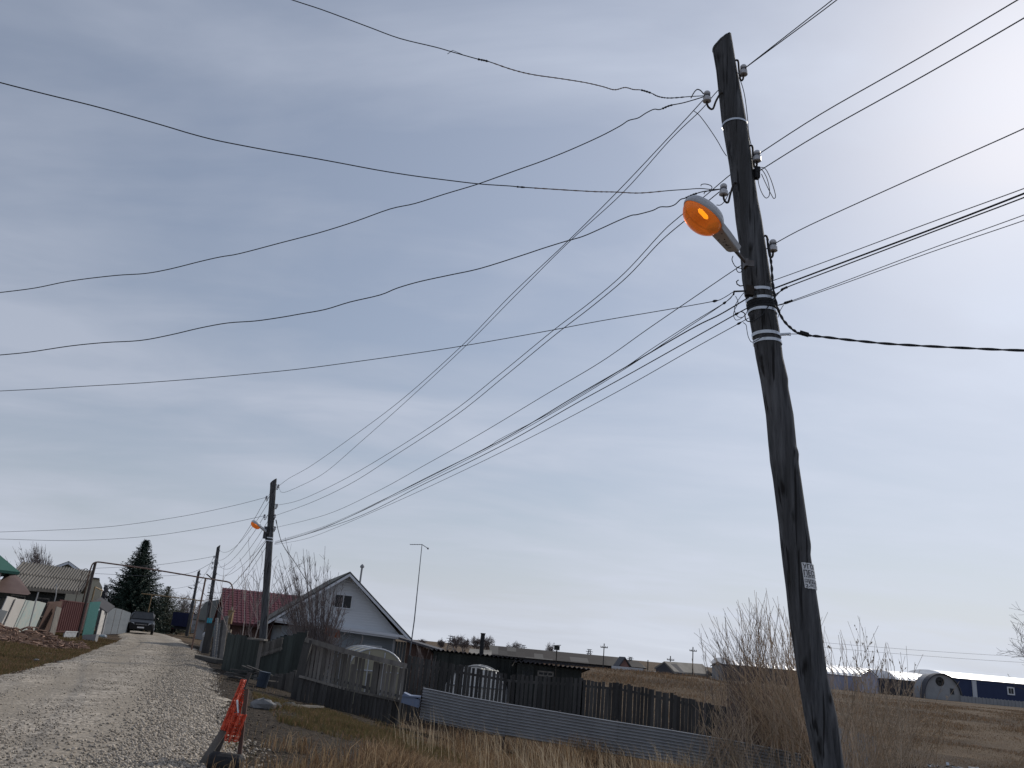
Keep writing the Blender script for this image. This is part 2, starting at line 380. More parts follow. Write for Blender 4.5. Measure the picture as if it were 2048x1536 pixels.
def sawbump(m, axis, pitch, depth=.02, kind='SAW'):
    """real profile lines (lap siding, tile courses) as a bump across one object axis"""
    t = m.node_tree; N = t.nodes.new; K = t.links.new
    b = [n for n in t.nodes if n.type == 'BSDF_PRINCIPLED'][0]
    co = N('ShaderNodeTexCoord'); w = N('ShaderNodeTexWave'); w.wave_type = 'BANDS'; w.bands_direction = axis; w.wave_profile = kind
    w.inputs['Scale'].default_value = (2*pi/20)/pitch if False else 0.314159/pitch; K(co.outputs['Object'], w.inputs[0])
    bp = N('ShaderNodeBump'); bp.inputs['Strength'].default_value = 1; bp.inputs['Distance'].default_value = depth
    K(w.outputs[1], bp.inputs['Height']); K(bp.outputs[0], b.inputs['Normal']); return m
sawbump(M['siding'], 'Z', .13, .02); sawbump(M['greysiding'], 'Z', .13, .02)
sawbump(M['whiteroof'], 'X', 1.1, .05, 'SIN')
# ground
def ground_mat():
    m = mat('earth_and_dry_grass', (.1,.08,.05)); t = m.node_tree; N = t.nodes.new; K = t.links.new
    b = [n for n in t.nodes if n.type == 'BSDF_PRINCIPLED'][0]; b.inputs['Roughness'].default_value = .95; b.inputs['Specular IOR Level'].default_value = .1
    g = N('ShaderNodeNewGeometry')
    def noi(s, d, r=.6):
        n = N('ShaderNodeTexNoise'); n.inputs['Scale'].default_value = s; n.inputs['Detail'].default_value = d; n.inputs['Roughness'].default_value = r
        K(g.outputs['Position'], n.inputs['Vector']); return n.outputs[0]
    def mr(x, a, c):
        q = N('ShaderNodeMapRange'); q.inputs[1].default_value = a; q.inputs[2].default_value = c; K(x, q.inputs[0]); return q.outputs[0]
    def mix(f, a, c):
        q = N('ShaderNodeMix'); q.data_type = 'RGBA'
        K(f, q.inputs[0])
        for i, z in ((6, a), (7, c)):
            if isinstance(z, tuple): q.inputs[i].default_value = (*z, 1)
            else: K(z, q.inputs[i])
        return q.outputs[2]
    big = noi(.06, 6, .65); mid = noi(.6, 8, .7); fine = noi(9, 6, .7)
    c = mix(mr(mid, .38, .62), (.100,.072,.048), (.155,.112,.072))
    c = mix(mr(big, .50, .58), c, (.052,.037,.027))
    c = mix(mr(fine, .35, .75), c, (.085,.060,.040))
    # bare soil in patches and by the road, darkened further for the fence's shade
    at = N('ShaderNodeAttribute'); at.attribute_name = 'soil'
    s2 = N('ShaderNodeMath'); s2.operation = 'MULTIPLY_ADD'; K(mid, s2.inputs[0]); s2.inputs[1].default_value = 1.2; K(at.outputs['Fac'], s2.inputs[2])
    soil = mix(mr(fine, .40, .60), (.020,.017,.014), (.088,.070,.054))
    c = mix(mr(s2.outputs[0], 1.02, 1.22), c, soil)
    at2 = N('ShaderNodeAttribute'); at2.attribute_name = 'green'
    s3 = N('ShaderNodeMath'); s3.operation = 'MULTIPLY_ADD'; K(mid, s3.inputs[0]); s3.inputs[1].default_value = 1.0; K(at2.outputs['Fac'], s3.inputs[2])
    gr = mix(mr(fine, .35, .65), (.060,.060,.025), (.125,.098,.042))
    c = mix(mr(s3.outputs[0], .9, 1.2), c, gr)
    K(c, b.inputs['Base Color'])
    bp = N('ShaderNodeBump'); bp.inputs['Strength'].default_value = .9; bp.inputs['Distance'].default_value = .12
    K(fine, bp.inputs['Height']); K(bp.outputs[0], b.inputs['Normal'])
    return m
def gravel_mat():
    m = mat('crushed_stone', (.2,.2,.2)); t = m.node_tree; N = t.nodes.new; K = t.links.new
    b = [n for n in t.nodes if n.type == 'BSDF_PRINCIPLED'][0]; b.inputs['Roughness'].default_value = .9; b.inputs['Specular IOR Level'].default_value = .2
    g = N('ShaderNodeNewGeometry')
    v = N('ShaderNodeTexVoronoi'); v.inputs['Scale'].default_value = 17; K(g.outputs['Position'], v.inputs['Vector'])
    v2 = N('ShaderNodeTexVoronoi'); v2.inputs['Scale'].default_value = 11; K(g.outputs['Position'], v2.inputs['Vector'])
    sp = N('ShaderNodeSeparateColor'); K(v.outputs['Color'], sp.inputs[0])
    sp2 = N('ShaderNodeSeparateColor'); K(v2.outputs['Color'], sp2.inputs[0])
    r = N('ShaderNodeValToRGB'); e = r.color_ramp.elements
    e[0].color = (.16,.140,.117,1); e[1].color = (.46,.41,.345,1); x = e.new(.5); x.color = (.29,.256,.213,1)
    K(sp.outputs[0], r.inputs[0])
    n = N('ShaderNodeTexNoise'); n.inputs['Scale'].default_value = .45; n.inputs['Detail'].default_value = 6; K(g.outputs['Position'], n.inputs['Vector'])
    q = N('ShaderNodeMapRange'); q.inputs[1].default_value = .35; q.inputs[2].default_value = .65; q.inputs[3].default_value = .8; q.inputs[4].default_value = 1.12; K(n.outputs[0], q.inputs[0])
    q2 = N('ShaderNodeMath'); q2.operation = 'MULTIPLY_ADD'; K(sp2.outputs[1], q2.inputs[0]); q2.inputs[1].default_value = .25; K(q.outputs[0], q2.inputs[2])
    # finer dusty wheel tracks where stones are pressed in
    sv = N('ShaderNodeVectorMath'); sv.operation = 'SCALE'; K(r.outputs[0], sv.inputs[0]); K(q2.outputs[0], sv.inputs['Scale'])
    n5 = N('ShaderNodeTexNoise'); n5.inputs['Scale'].default_value = .8; n5.inputs['Detail'].default_value = 5; K(g.outputs['Position'], n5.inputs['Vector'])
    q5 = N('ShaderNodeMapRange'); q5.inputs[1].default_value = .52; q5.inputs[2].default_value = .66; q5.inputs[4].default_value = .75; K(n5.outputs[0], q5.inputs[0])
    x5 = N('ShaderNodeMix'); x5.data_type = 'RGBA'; K(q5.outputs[0], x5.inputs[0]); K(sv.outputs[0], x5.inputs[6]); x5.inputs[7].default_value = (.235,.207,.172,1)
    at = N('ShaderNodeAttribute'); at.attribute_name = 'track'
    tm = N('ShaderNodeMath'); tm.operation = 'MULTIPLY'; K(at.outputs['Fac'], tm.inputs[0]); K(q.outputs[0], tm.inputs[1])
    x6 = N('ShaderNodeMix'); x6.data_type = 'RGBA'; K(tm.outputs[0], x6.inputs[0]); K(x5.outputs[2], x6.inputs[6]); x6.inputs[7].default_value = (.245,.212,.170,1)
    K(x6.outputs[2], b.inputs['Base Color'])
    bp = N('ShaderNodeBump'); bp.inputs['Strength'].default_value = .8; bp.inputs['Distance'].default_value = .025; bp.invert = True
    K(v.outputs['Distance'], bp.inputs['Height']); K(bp.outputs[0], b.inputs['Normal'])
    return m
M['ground'] = ground_mat(); M['gravel'] = gravel_mat()
M['stones'] = mat('loose_crushed_stone', (.36,.318,.266), None, 1, .9, island=.42, spec=.2)
# ================================================================== SETTING
def grid_axis(segs):
    out = []
    for a, b, n in segs: out += list(np.linspace(a, b, n, endpoint=False))
    return out+[segs[-1][1]]
xs = grid_axis([(-4000,-300,10),(-300,-70,18),(-70,-20,50),(-20,22,150),(22,90,60),(90,300,20),(300,4000,10)])
ys = grid_axis([(-200,-10,12),(-10,6,16),(6,40,150),(40,120,130),(120,320,30),(320,6000,14)])
V = []; soil = []; green = []
for y in ys:
    rr = road_r(y); rl = road_l(y)
    for x in xs:
        z = gz(x, y)
        ins = min(x-rl, rr-x)
        if ins > 0.15: z -= 0.12*sst((ins-.15)/.5)+ .02
        V.append((x, y, z))
        t = x-rr
        s = 0; g = 0
        if 0 <= t:
            s = (1-sst((t-4.2)/3.5))*.9+.1 if y < 60 else .2
            if 14 < y < 24 and t < 9: s = max(s, .70*(1-sst((t-6.5)/3)))
            g = max(0, .75*exp(-((y-19.5)/2.4)**2)*exp(-((t-4.5)/3.2)**2))
            if y > 40: g = 0
        elif x < rl:
            g = .55*sst((rl-x)/1.5)*(1-sst((rl-x-14)/10)); s = .25*(1-sst((rl-x)/2))+.1
        else: s = .8
        soil.append(s); green.append(g)
nx = len(xs); ny = len(ys)
Fc = np.array([(j*nx+i, j*nx+i+1, (j+1)*nx+i+1, (j+1)*nx+i) for j in range(ny-1) for i in range(nx-1)])
gobj = npmesh('ground', np.array(V), Fc, M['ground']); tag(gobj, kind='structure')
for nm, arr in (('soil', soil), ('green', green)):
    a = gobj.data.attributes.new(nm, 'FLOAT', 'POINT'); a.data.foreach_set('value', np.array(arr, dtype=np.float32))
def edges(y): return road_l(y)-.25+.35*nz(3, y, .9)+.2*nz(9, y, 2.3), road_r(y)+.25+.45*nz(7, y, .7)+.25*nz(1, y, 2.1)
def road_z(x, y, s): return 0.075*sst(min(s, 1-s)/.16)+.018*nz(x, y, .9)-.02*exp(-((s-.33)/.09)**2)-.02*exp(-((s-.68)/.09)**2)
# gravel road: own sheet, crowned, ragged edges sunk into the verge
V = []; Fl = []; TR = []; yy = list(np.arange(-50, 6, 1.0))+list(np.arange(6, 60, .22))+list(np.arange(60, 170, 1.2)); K_ = 26
for y in yy:
    a, b = edges(y)
    for k in range(K_+1):
        s = k/K_; x = a+(b-a)*s
        z = road_z(x, y, s)-.05*(k in (0, K_))
        V.append((x, y, z)); TR.append(.75*max(exp(-((s-.33)/.09)**2), exp(-((s-.68)/.09)**2)))
for j in range(len(yy)-1):
    for k in range(K_): Fl.append((j*(K_+1)+k, j*(K_+1)+k+1, (j+1)*(K_+1)+k+1, (j+1)*(K_+1)+k))
ro = npmesh('gravel_road', np.array(V), np.array(Fl), M['gravel']); tag(ro, kind='structure'); a_ = ro.data.attributes.new('track', 'FLOAT', 'POINT'); a_.data.foreach_set('value', np.array(TR, dtype=np.float32))
for p in ro.data.polygons: p.use_smooth = True
def hroad(x, y):
    a, b = edges(y); s = (x-a)/(b-a)
    return max(road_z(x, y, s), gz(x, y)-.05) if 0 < s < 1 else gz(x, y)

def corrug(mb, O, U, Vv, Nn, pitch, amp, sub=6, th=.012):
    """corrugated sheet: waves run along Vv, repeat along U; a closed thin shell"""
    O = Vector(O); U = Vector(U); Vv = Vector(Vv); Nn = Vector(Nn).normalized()
    n = max(2, int(U.length/pitch*sub)); vs = []; fs = []
    for i in range(n+1):
        t = i/n; w = amp*sin(2*pi*t*U.length/pitch); p = O+U*t
        vs += [p+Nn*w, p+Vv+Nn*w, p+Nn*(w-th), p+Vv+Nn*(w-th)]
    for i in range(n):
        a = 4*i; b = a+4
        fs += [(a, b, b+1, a+1), (a+2, a+3, b+3, b+2), (a, a+2, b+2, b), (a+1, b+1, b+3, a+3)]
    fs += [(0, 1, 3, 2), (4*n, 4*n+2, 4*n+3, 4*n+1)]
    return mb.add(vs, fs)
def window(name, parent, O, th, x0, x1, z0, z1, fm, bars=1, fw=.07, pm=None, dep=.05):
    """frame in front of the wall plane y=0 (local), pane as its child"""
    f = MB(O, th)
    f.box(x0-fw, x1+fw, -dep, .01, z1, z1+fw); f.box(x0-fw, x1+fw, -dep-.02, .01, z0-fw, z0)
    f.box(x0-fw, x0, -dep, .01, z0, z1); f.box(x1, x1+fw, -dep, .01, z0, z1)
    for i in range(bars):
        c = x0+(x1-x0)*(i+1)/(bars+1); f.box(c-.02, c+.02, -dep+.004, 0, z0, z1)
    fo = f.build('window', fm, parent)
    MB(O, th).box(x0, x1, -dep+.02, -.004, z0, z1).build('pane', pm or M['glass'], fo)
    return fo

# ------------------------------------------------------------------ white gabled house (right of the road)
fr = Fr(697, 44, .30); zb = -1.1; dp = 9.0
eL = fr.p(546, 1236); eR = fr.p(812, 1273); rg = fr.p(697, 1148); xl, xr, xm, rz_ = eL.x, eR.x, rg.x, rg.z
zl, zr = eL.z, eR.z
wh = thing('white_house', tuple(fr.w((xm, dp/2, zb))), 'white gabled house with horizontal siding and a dark attic window', 'house')
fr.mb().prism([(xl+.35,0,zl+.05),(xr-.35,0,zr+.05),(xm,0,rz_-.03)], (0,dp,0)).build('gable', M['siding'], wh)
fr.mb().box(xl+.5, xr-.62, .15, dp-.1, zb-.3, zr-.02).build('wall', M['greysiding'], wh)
fr.mb().beam((xl+.1,-.25,zl-.11),(xr-.12,-.25,zr-.11),.44,.16).beam((xl+.1,-.5,zl-.03),(xr-.1,-.5,zr-.03),.08,.14).build('eave_shelf', M['trim'], wh)
sl = (rz_-zr)/(xr-xm); sl2 = (rz_-zl)/(xm-xl)
r_ = fr.mb().prism([(xm,-.55,rz_+.10),(xr+.25,-.55,zr+.10-sl*.25),(xr+.25,-.55,zr+.02-sl*.25),(xm,-.55,rz_+.02)], (0,dp+.9,0))
r_.prism([(xm,-.55,rz_+.10),(xm,-.55,rz_+.02),(xl-.4,-.55,zl+.02-sl2*.4),(xl-.4,-.55,zl+.10-sl2*.4)], (0,dp+.9,0)).build('roof', M['greygreenroof'], wh)
t = fr.mb().prism([(xm,-.60,rz_+.0),(xr+.25,-.60,zr-sl*.25),(xr+.25,-.60,zr-.14-sl*.25),(xm,-.60,rz_-.15)], (0,.05,0))
t.prism([(xm,-.60,rz_+.0),(xm,-.60,rz_-.15),(xl-.4,-.60,zl-.14-sl2*.4),(xl-.4,-.60,zl-sl2*.4)], (0,.05,0)).build('barge_board', M['trim'], wh)
a = fr.p(672, 1188); c = fr.p(702, 1217); q = fr.w((0,-.02,0))
window('window', wh, (q.x, q.y, 0), fr.th, a.x, c.x-.05, c.z, a.z-.03, M['trim'], 1, .05)
a = fr.p(731, 1292, .13); c = fr.p(757, 1318, .13); q = fr.w((0,.13,0))
window('window', wh, (q.x, q.y, 0), fr.th, a.x, c.x, c.z-.3, a.z-.02, M['trim'], 0, .09)
fr.mb().box(xr-.62, xr-.50, .1, .25, zb-.3, zr-.03).build('corner_trim', M['trim'], wh)
b = fr.mb()
for k in range(5): b.box(xr-.48+k*.16, xr-.34+k*.16, .35, .39, zb-.3, zr-.28)
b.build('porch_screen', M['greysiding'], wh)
s = W(724, 1136, 49); b = MB().tube([(s.x, 49, 2.4), (s.x, 49, s.z)], .055, 8); b.lathe((s.x, 49, s.z), (0,0,1), [(0,.055),(.02,.12),(.12,.12),(.22,.03)], 8)
b.build('flue_pipe', M['concrete'], wh)

# ------------------------------------------------------------------ red tiled house behind it
fr = Fr(456, 54, .37); dq = 4.2
k0 = fr.p(456, 1177, 0); k1 = fr.p(600, 1189, 0); e0_ = fr.p(447, 1244, -dq); e1_ = fr.p(600, 1258, -dq)
x0 = min(k0.x, e0_.x); x1 = x0+9.5; rz2 = k0.z; z0 = e0_.z
rh = thing('red_roofed_house', tuple(fr.w((x0+4, 0, -.5))), 'low brick house under a crimson metal tile roof', 'house')
b = fr.mb(); nr = 14; N_ = Matrix.Rotation(fr.th, 3, 'Z')@Vector((0, -(rz2-z0), dq)).normalized()
for i in range(nr):   # stepped tile courses
    t0 = i/nr; t1 = (i+1)/nr
    b.prism([(x0-.1, -dq*t0, rz2-(rz2-z0)*t0+.02), (x0-.1, -dq*t1, rz2-(rz2-z0)*t1+.045), (x0-.1, -dq*t1, rz2-(rz2-z0)*t1-.02), (x0-.1, -dq*t0, rz2-(rz2-z0)*t0-.06)], (x1-x0, 0, 0))
for i in range(int((x1-x0)/.25)):
    xx = x0+.05+i*.25; b.beam((xx, -.05, rz2+.03), (xx, -dq, z0+.055), .05, .03, Vector((0, -(rz2-z0), dq)).normalized())
b.prism([(x0-.1, 0, rz2+.02), (x0-.1, dq, z0), (x0-.1, dq, z0-.08), (x0-.1, 0, rz2-.06)], (x1-x0, 0, 0))
b.build('roof', M['redroof'], rh)
fr.mb().prism([(x0+.25, -dq+.3, z0), (x0+.25, dq-.3, z0), (x0+.25, 0, rz2-.12)], (.2, 0, 0)).build('gable', M['darkwood'], rh)
fr.mb().box(x0+.3, x1-.2, -dq+.4, dq-.4, -.8, z0-.03).build('wall', M['brownbrick'], rh)
fr.mb().beam((x0-.14, 0, rz2-.03), (x0-.14, -dq-.1, z0-.05), .05, .18).box(x0-.1, x1, -dq-.1, -dq-.04, z0-.12, z0-.01).build('barge_board', M['maroon'], rh)
q = fr.w((0,-dq+.38,0))
window('window', rh, (q.x, q.y, 0), fr.th, x0+4.4, x0+5.4, .3, z0-.35, M['trim'], 1)
# orange tarpaulin sheet lying by the house wall
c = W(668, 1262, 42.5)
V = []; Fl = []
for j in range(9):
    for i in range(15):
        V.append((c.x-.42+i*.055, 42.5-.35*j/8+.10*nz(i*.5, j*.5, 1), c.z-.28+.5*j/8*(1-.4*(i/14))+.10*nz(i, j, .31)))
for j in range(8):
    for i in range(14): Fl.append((j*15+i, j*15+i+1, j*15+i+16, j*15+i+15))
o = npmesh('tarpaulin', np.array(V), np.array(Fl), M['rusttarp'] if 'rusttarp' in M else mat('faded_orange_tarpaulin', (.42,.12,.05), (.30,.09,.04), 3, .7))
tag(o, 'crumpled faded orange tarpaulin hanging behind the bare tree beside the white house', 'tarpaulin')

# ------------------------------------------------------------------ mast antenna
D = 41.0; p0 = W(819, 1300, D); p1 = W(844, 1089, D)
am = thing('antenna_mast', (p0.x, D, gz(p0.x, D)), 'tall thin antenna mast with a short crossbar right of the white house', 'antenna')
MB().tube([(p0.x, D, gz(p0.x, D)), (p0.x+.06, D, 2.5), p1], [.035, .03, .018], 6).build('mast', M['lattice'], am)
a = W(820, 1089, D); c = W(856, 1097, D)
b = MB().tube([a, p1, c], .016, 5)
for k in range(5):
    q = a.lerp(p1, k/5); b.tube([q+Vector((0,-.18,0)), q+Vector((0,.18,0))], .008, 4)
b.blob(c, .05, (1,1,1), 6); b.build('crossbar', M['lattice'], am)
# ------------------------------------------------------------------ polycarbonate greenhouses
def greenhouse(D, pxl, pxr, pxtop, dp, m, mf, label, ztop=None, name='greenhouse', th=0, pyb=1330, skew=0, lo=.45):
    tp = W(*pxtop, D); xl = W(pxl, pyb, D).x; xr = W(pxr, pyb, D).x; xm = (xl+xr)/2; zb = gz(xm, D); h = tp.z-zb
    g = thing(name, (xm, D+dp/2, zb), label, 'greenhouse'); w = (xr-xl)/2
    prof = [(-w, 0)]+[(-w*cos(a), h*lo+h*(1-lo)*sin(a)) for a in np.linspace(0, pi, 15)]+[(w, 0)]
    b = MB(); vs = []; fs = []; n = len(prof)
    for j, y in enumerate((D, D+dp)):
        for (x, z) in prof: vs.append((xm+x+skew*j, y, zb+z))
    fs = [(i, i+1, n+i+1, n+i) for i in range(n-1)]+[tuple(range(n-1,-1,-1)), tuple(range(n, 2*n))]
    b.add(vs, fs); b.build('panels', m, g)
    f = MB()
    for j in range(4):
        y = D-.02+(dp+.04)*j/3
        f.tube([(xm+x*1.01+skew*j/3, y, zb+z*1.01) for x, z in prof], .03, 5)
    for q in (-.75, 0, .75): f.tube([(xm+w*q, D-.02, zb+h*(lo+(1-lo)*sqrt(1-q*q))*1.01), (xm+w*q+skew, D+dp+.02, zb+h*(lo+(1-lo)*sqrt(1-q*q))*1.01)], .02, 5)
    f.tube([(xm-w*.9, D-.03, zb+h*.62), (xm+w*.9, D-.03, zb+h*.62)], .025, 5)
    for q in (-.3, .3): f.tube([(xm+w*q, D-.03, zb), (xm+w*q, D-.03, zb+h*.95)], .025, 5)
    f.build('frame', mf, g); return g
greenhouse(33, 700, 805, (752, 1298), 4.0, M['poly'], M['lampgrey'], 'yellowed arched greenhouse beside the white house wall', pyb=1325, skew=-1.2, lo=.66)
greenhouse(34, 893, 1015, (955, 1333), 6.0, M['polywhite'], M['concrete'], 'bright white arched greenhouse showing through the picket fence gaps', pyb=1345, skew=.3)
a = W(962, 1336, 32.5); c = W(998, 1341, 32.5)
b = MB(); corrug(b, a+Vector((0,0,-.05)), Vector((c.x-a.x,0,c.z-a.z)), Vector((0,.7,.03)), (0,0,1), .1, .012)
o = b.build('roof_sheet', M['poly'], at=tuple(a)); tag(o, 'loose pale sheet lying over the frame by the white greenhouse', 'sheet')
b = MB()
for q in (0.05, .95):
    p = a.lerp(c, q); b.tube([(p.x, 32.55, gz(p.x, 32.5)), (p.x, 32.55, p.z-.06)], .03, 5)
o2 = b.build('sheet_post', M['oldwood'], o)

# ------------------------------------------------------------------ dark sheds
def shed(D, tl, tr, pyb_l, dp, label, win=None, board=M['shedwood'], back=.5, roofh=.2, xoff=0):
    a = W(*tl, D); c = W(*tr, D); zb = gz((a.x+c.x)/2, D)-.3
    s = thing('shed', ((a.x+c.x)/2, D+dp/2, zb+.3), label, 'shed')
    b = MB(); n = int((c.x-a.x)/.17)
    for i in range(n):
        t = (i+.5)/n; x = a.x+(c.x-a.x)*t; z = a.z+(c.z-a.z)*t-.10
        b.box(x-(c.x-a.x)/n*.48, x+(c.x-a.x)/n*.48, D, D+.03+.01*(i%2), zb, z)
    b.box(a.x+.02, a.x+.06, D+.03, D+dp, zb, a.z-.1); b.box(c.x-.06, c.x-.02, D+.03, D+dp, zb, c.z-.1)
    b.box(a.x+.1, c.x-.1, D+.06, D+dp-.05, zb, min(a.z, c.z)-.15)
    b.build('wall', board, s)
    r = MB(); corrug(r, a+Vector((-.2,-.35,-.02)), c-a+Vector((.5,0,0)), Vector((0, dp+.5, -back)), (0,0,1), .19, .035)
    r.build('roof', M['darkgrey'], s)
    if win: 
        for (p, q, bars) in win:
            u = W(*p, D); v = W(*q, D); window('window', s, (0, D-.01, 0), 0, u.x, v.x, v.z, u.z, M['oldwood'], bars, .06)
    return s, a, c
sh, a, c = shed(37, (868, 1297), (1034, 1315), 1350, 6, 'long dark tarred shed with corrugated roof and stove pipe', back=.4)
p = W(963, 1304, 38.5); q = W(966, 1269, 38.5)
MB().tube([(p.x, 38.5, p.z-.3), q], .10, 10).lathe(q, (0,0,1), [(0,.10),(.03,.12),(.06,.12)], 10).build('stove_pipe', M['tyre'], sh)
b = MB().beam(W(1031,1322,36.6), W(1024,1332,36.6), .03, .25, (0,1,0)); b.build('gable_board', M['palewood'], sh)
sh2, a, c = shed(35.5, (1036, 1320), (1164, 1335), 1352, 4.5, 'lower dark shed with a small white framed window and overhanging roof',
    win=[((1078,1344),(1104,1351),2)], back=.35)
u = W(1046, 1341, 35.5); v = W(1064, 1352, 35.5)
window('window', sh2, (0, 35.49, 0), 0, u.x, v.x, v.z, u.z, M['shedwood'], 2, .05)
# low dark outbuilding roof between the white house and the long shed
a = W(815, 1276, 42); c = W(872, 1298, 42); zb = gz(a.x, 42)-.2
ob = thing('outbuilding', (a.x+1, 44, zb), 'small dark outbuilding with a sloping felt roof against the white house', 'outbuilding')
b = MB().prism([(a.x-.4, 41.6, a.z), (c.x+.2, 41.6, c.z), (c.x+.2, 41.6, c.z-.10), (a.x-.4, 41.6, a.z-.10)], (0, 4.5, 0)); b.build('roof', M['darkgrey'], ob)
b = MB(); n = 12
for i in range(n):
    x = a.x+(c.x-a.x)*(i+.5)/n; z = a.z+(c.z-a.z)*(i+.5)/n-.12; w = (c.x-a.x)/n*.48
    b.box(x-w, x+w, 42, 42.04+.01*(i%2), zb, z)
b.box(a.x+.05, c.x-.1, 42.06, 45.9, zb, c.z-.15); b.build('wall', M['brownwood'], ob)
# mast with a bird box behind the picket fence
p = W(1113, 1350, 33); q = W(1113.5, 1299, 33); g0 = gz(p.x, 33)
bb = thing('nest_box_pole', (p.x, 33, g0), 'thin pole topped by a small dark nest box beside the lower shed', 'pole')
MB().tube([(p.x, 33, g0), q], .02, 6).build('pole', M['iron'], bb)
b = MB().box(q.x-.10, q.x+.10, 32.9, 33.1, q.z-.02, q.z+.14); b.beam((q.x-.16, 33, q.z+.13), (q.x+.14, 33, q.z+.17), .26, .025); b.build('nest_box', M['shedwood'], bb)

# ------------------------------------------------------------------ picket fences
def pickets(name, pts, label, m, mrail, w=.10, gap=.035, post_every=2.4, jit=.05, rails=(.3, 1.0), zlow=.0, skirt=False, lean=0, group=None):
    """pts: list of (x, y, ztop) along the fence; bottom follows ground"""
    P = [Vector(p) for p in pts]
    O = ((P[0].x+P[-1].x)/2, (P[0].y+P[-1].y)/2, gz(P[len(P)//2].x, P[len(P)//2].y))
    f = thing(name, O, label, 'fence', group)
    b = MB(); rl = MB(); po = []
    acc = 0; nxt = 0
    for i in range(len(P)-1):
        A = P[i]; B = P[i+1]; dxy = Vector((B.x-A.x, B.y-A.y, 0)); Ln = dxy.length; d = dxy/Ln; nrm = Vector((d.y, -d.x, 0))
        n = int(Ln/(w+gap))
        for k in range(n):
            s = (k+.5)/n; q = A+(B-A)*s; g = gz(q.x, q.y)+zlow+random.uniform(-.03, .03); tp = q.z+random.uniform(-jit, jit)*.6
            if random.random() < .012: continue
            if random.random() < .04: tp -= random.uniform(.1, .4)
            ww = w*random.uniform(.9, 1.08); ln = random.uniform(-.02, .02)
            b.beam(Vector((q.x, q.y, g))+nrm*(.02+lean), Vector((q.x, q.y, tp))+d*ln+nrm*.02, ww, .022, nrm)
        for rr in rails:
            rl.beam((A.x, A.y, gz(A.x, A.y)+(A.z-gz(A.x, A.y))*rr), (B.x, B.y, gz(B.x, B.y)+(B.z-gz(B.x, B.y))*rr), .05, .08)
        m_ = max(1, round(Ln/post_every))
        for k in range(m_+(i == len(P)-2)):
            q = A+(B-A)*(k/m_); g = gz(q.x, q.y)
            MB().box(q.x-.045, q.x+.045, q.y+.06, q.y+.16, g-.2, q.z+random.uniform(-.05, .05)).build('post', mrail, f)
    b.build('pickets', m, f); rl.build('rail', mrail, f)
    return f
def topline(tr, Ys):
    out = []
    for (px, py), Y in zip(tr, Ys): out.append(tuple(W(px, py, Y)))
    return out
# fence a: front panel with top and mid rail
fa = pickets('picket_fence', topline([(618,1287),(690,1308),(760,1325),(812,1338)], [25.4,26,26.3,26.6]),
    'weathered grey picket fence with a sagging top rail below the greenhouse', M['oldwood'], M['darkwood'], .092, .016, 2.2, .02, rails=(.50,), group='picket fences along the yards')
b = MB(); tl = [W(612,1279,25.2), W(690,1302,25.8), W(760,1319,26.1), W(814,1332,26.4)]
for i in range(3): b.beam(tl[i]+Vector((0,-.08,0)), tl[i+1]+Vector((0,-.08,0)), .05, .14)
tl = [W(600,1352,25.1), W(690,1377,25.7), W(800,1402,26.3)]
for i in range(2): b.beam(tl[i]+Vector((0,-.1,0)), tl[i+1]+Vector((0,-.1,0)), .05, .07)
b.build('top_rail', M['oldwood'], fa)
b = MB(); A_ = tl[0]; B_ = tl[-1]
for k in range(26):
    q = A_.lerp(B_, (k+.5)/26); b.beam((q.x, q.y-.04, gz(q.x, q.y)-.05), (q.x+random.uniform(-.01,.01), q.y-.04, q.z-.02), .105, .02, (0,1,0))
b.build('skirt_boards', M['darkwood'], fa)
for px, py in ((616,1285),):
    p = W(px, py, 25.3); MB().beam((p.x-.15, 25.25, gz(p.x, 25.3)-.3), (p.x+.02, 25.25, p.z+.08), .22, .2, (0,1,0)).build('corner_post', M['darkwood'], fa)
fb = pickets('picket_fence', topline([(818,1312),(920,1330),(1024,1349),(1095,1353),(1165,1356)], [30,30,30,30,30]),
    'dark grey picket fence running in front of the two sheds', M['darkwood'], M['darkwood'], .108, .030, 2.5, .03, rails=(.28,.88), group='picket fences along the yards')
fc = pickets('picket_fence', topline([(1167,1360),(1240,1366),(1347,1388),(1416,1408),(1500,1418),(1580,1432),(1640,1448)], [30,29.5,28.5,27.8,27,26.5,26]),
    'long dark picket fence with bare gaps leading into the willow bush', M['darkwood'], M['darkwood'], .112, .010, 2.6, .05, rails=(.3,.9), group='picket fences along the yards')
# dark green board fence with a corner in front of the leaning far pole
def boards(name, pts, label, m, group=None, w=.13, z0off=0.0, extra=None):
    P = [Vector(p) for p in pts]; O = (P[0].x, P[0].y, gz(P[0].x, P[0].y)); f = thing(name, O, label, 'fence', group); b = MB(); rl = MB()
    for i in range(len(P)-1):
        A = P[i]; B = P[i+1]; dxy = Vector((B.x-A.x, B.y-A.y, 0)); Ln = dxy.length; d = dxy/Ln; nrm = Vector((d.y, -d.x, 0)); n = max(1, int(Ln/w))
        for k in range(n):
            q = A+(B-A)*((k+.5)/n); g = gz(q.x, q.y)+z0off
            b.beam(Vector((q.x, q.y, g))+nrm*.006*(k%2), Vector((q.x, q.y, q.z+random.uniform(-.04,.02)))+nrm*.006*(k%2), Ln/n*1.25, .022, nrm)
        rl.beam(A-nrm*.04-Vector((0,0,.25)), B-nrm*.04-Vector((0,0,.25)), .05, .08)
        for q in (A, B): MB().box(q.x-.05, q.x+.05, q.y+.08, q.y+.18, gz(q.x, q.y)-.2, q.z+.02).build('post', M['darkwood'], f)
    b.build('boards', m, f); rl.build('rail', M['darkwood'], f); return f, P
f1, _ = boards('board_fence', topline([(457,1266),(492,1272),(526,1281)], [31.5,30.5,29.6]),
    'dark green solid board fence facing the road below the red roof', M['greenwood'], 'dark green board fences at the corner')
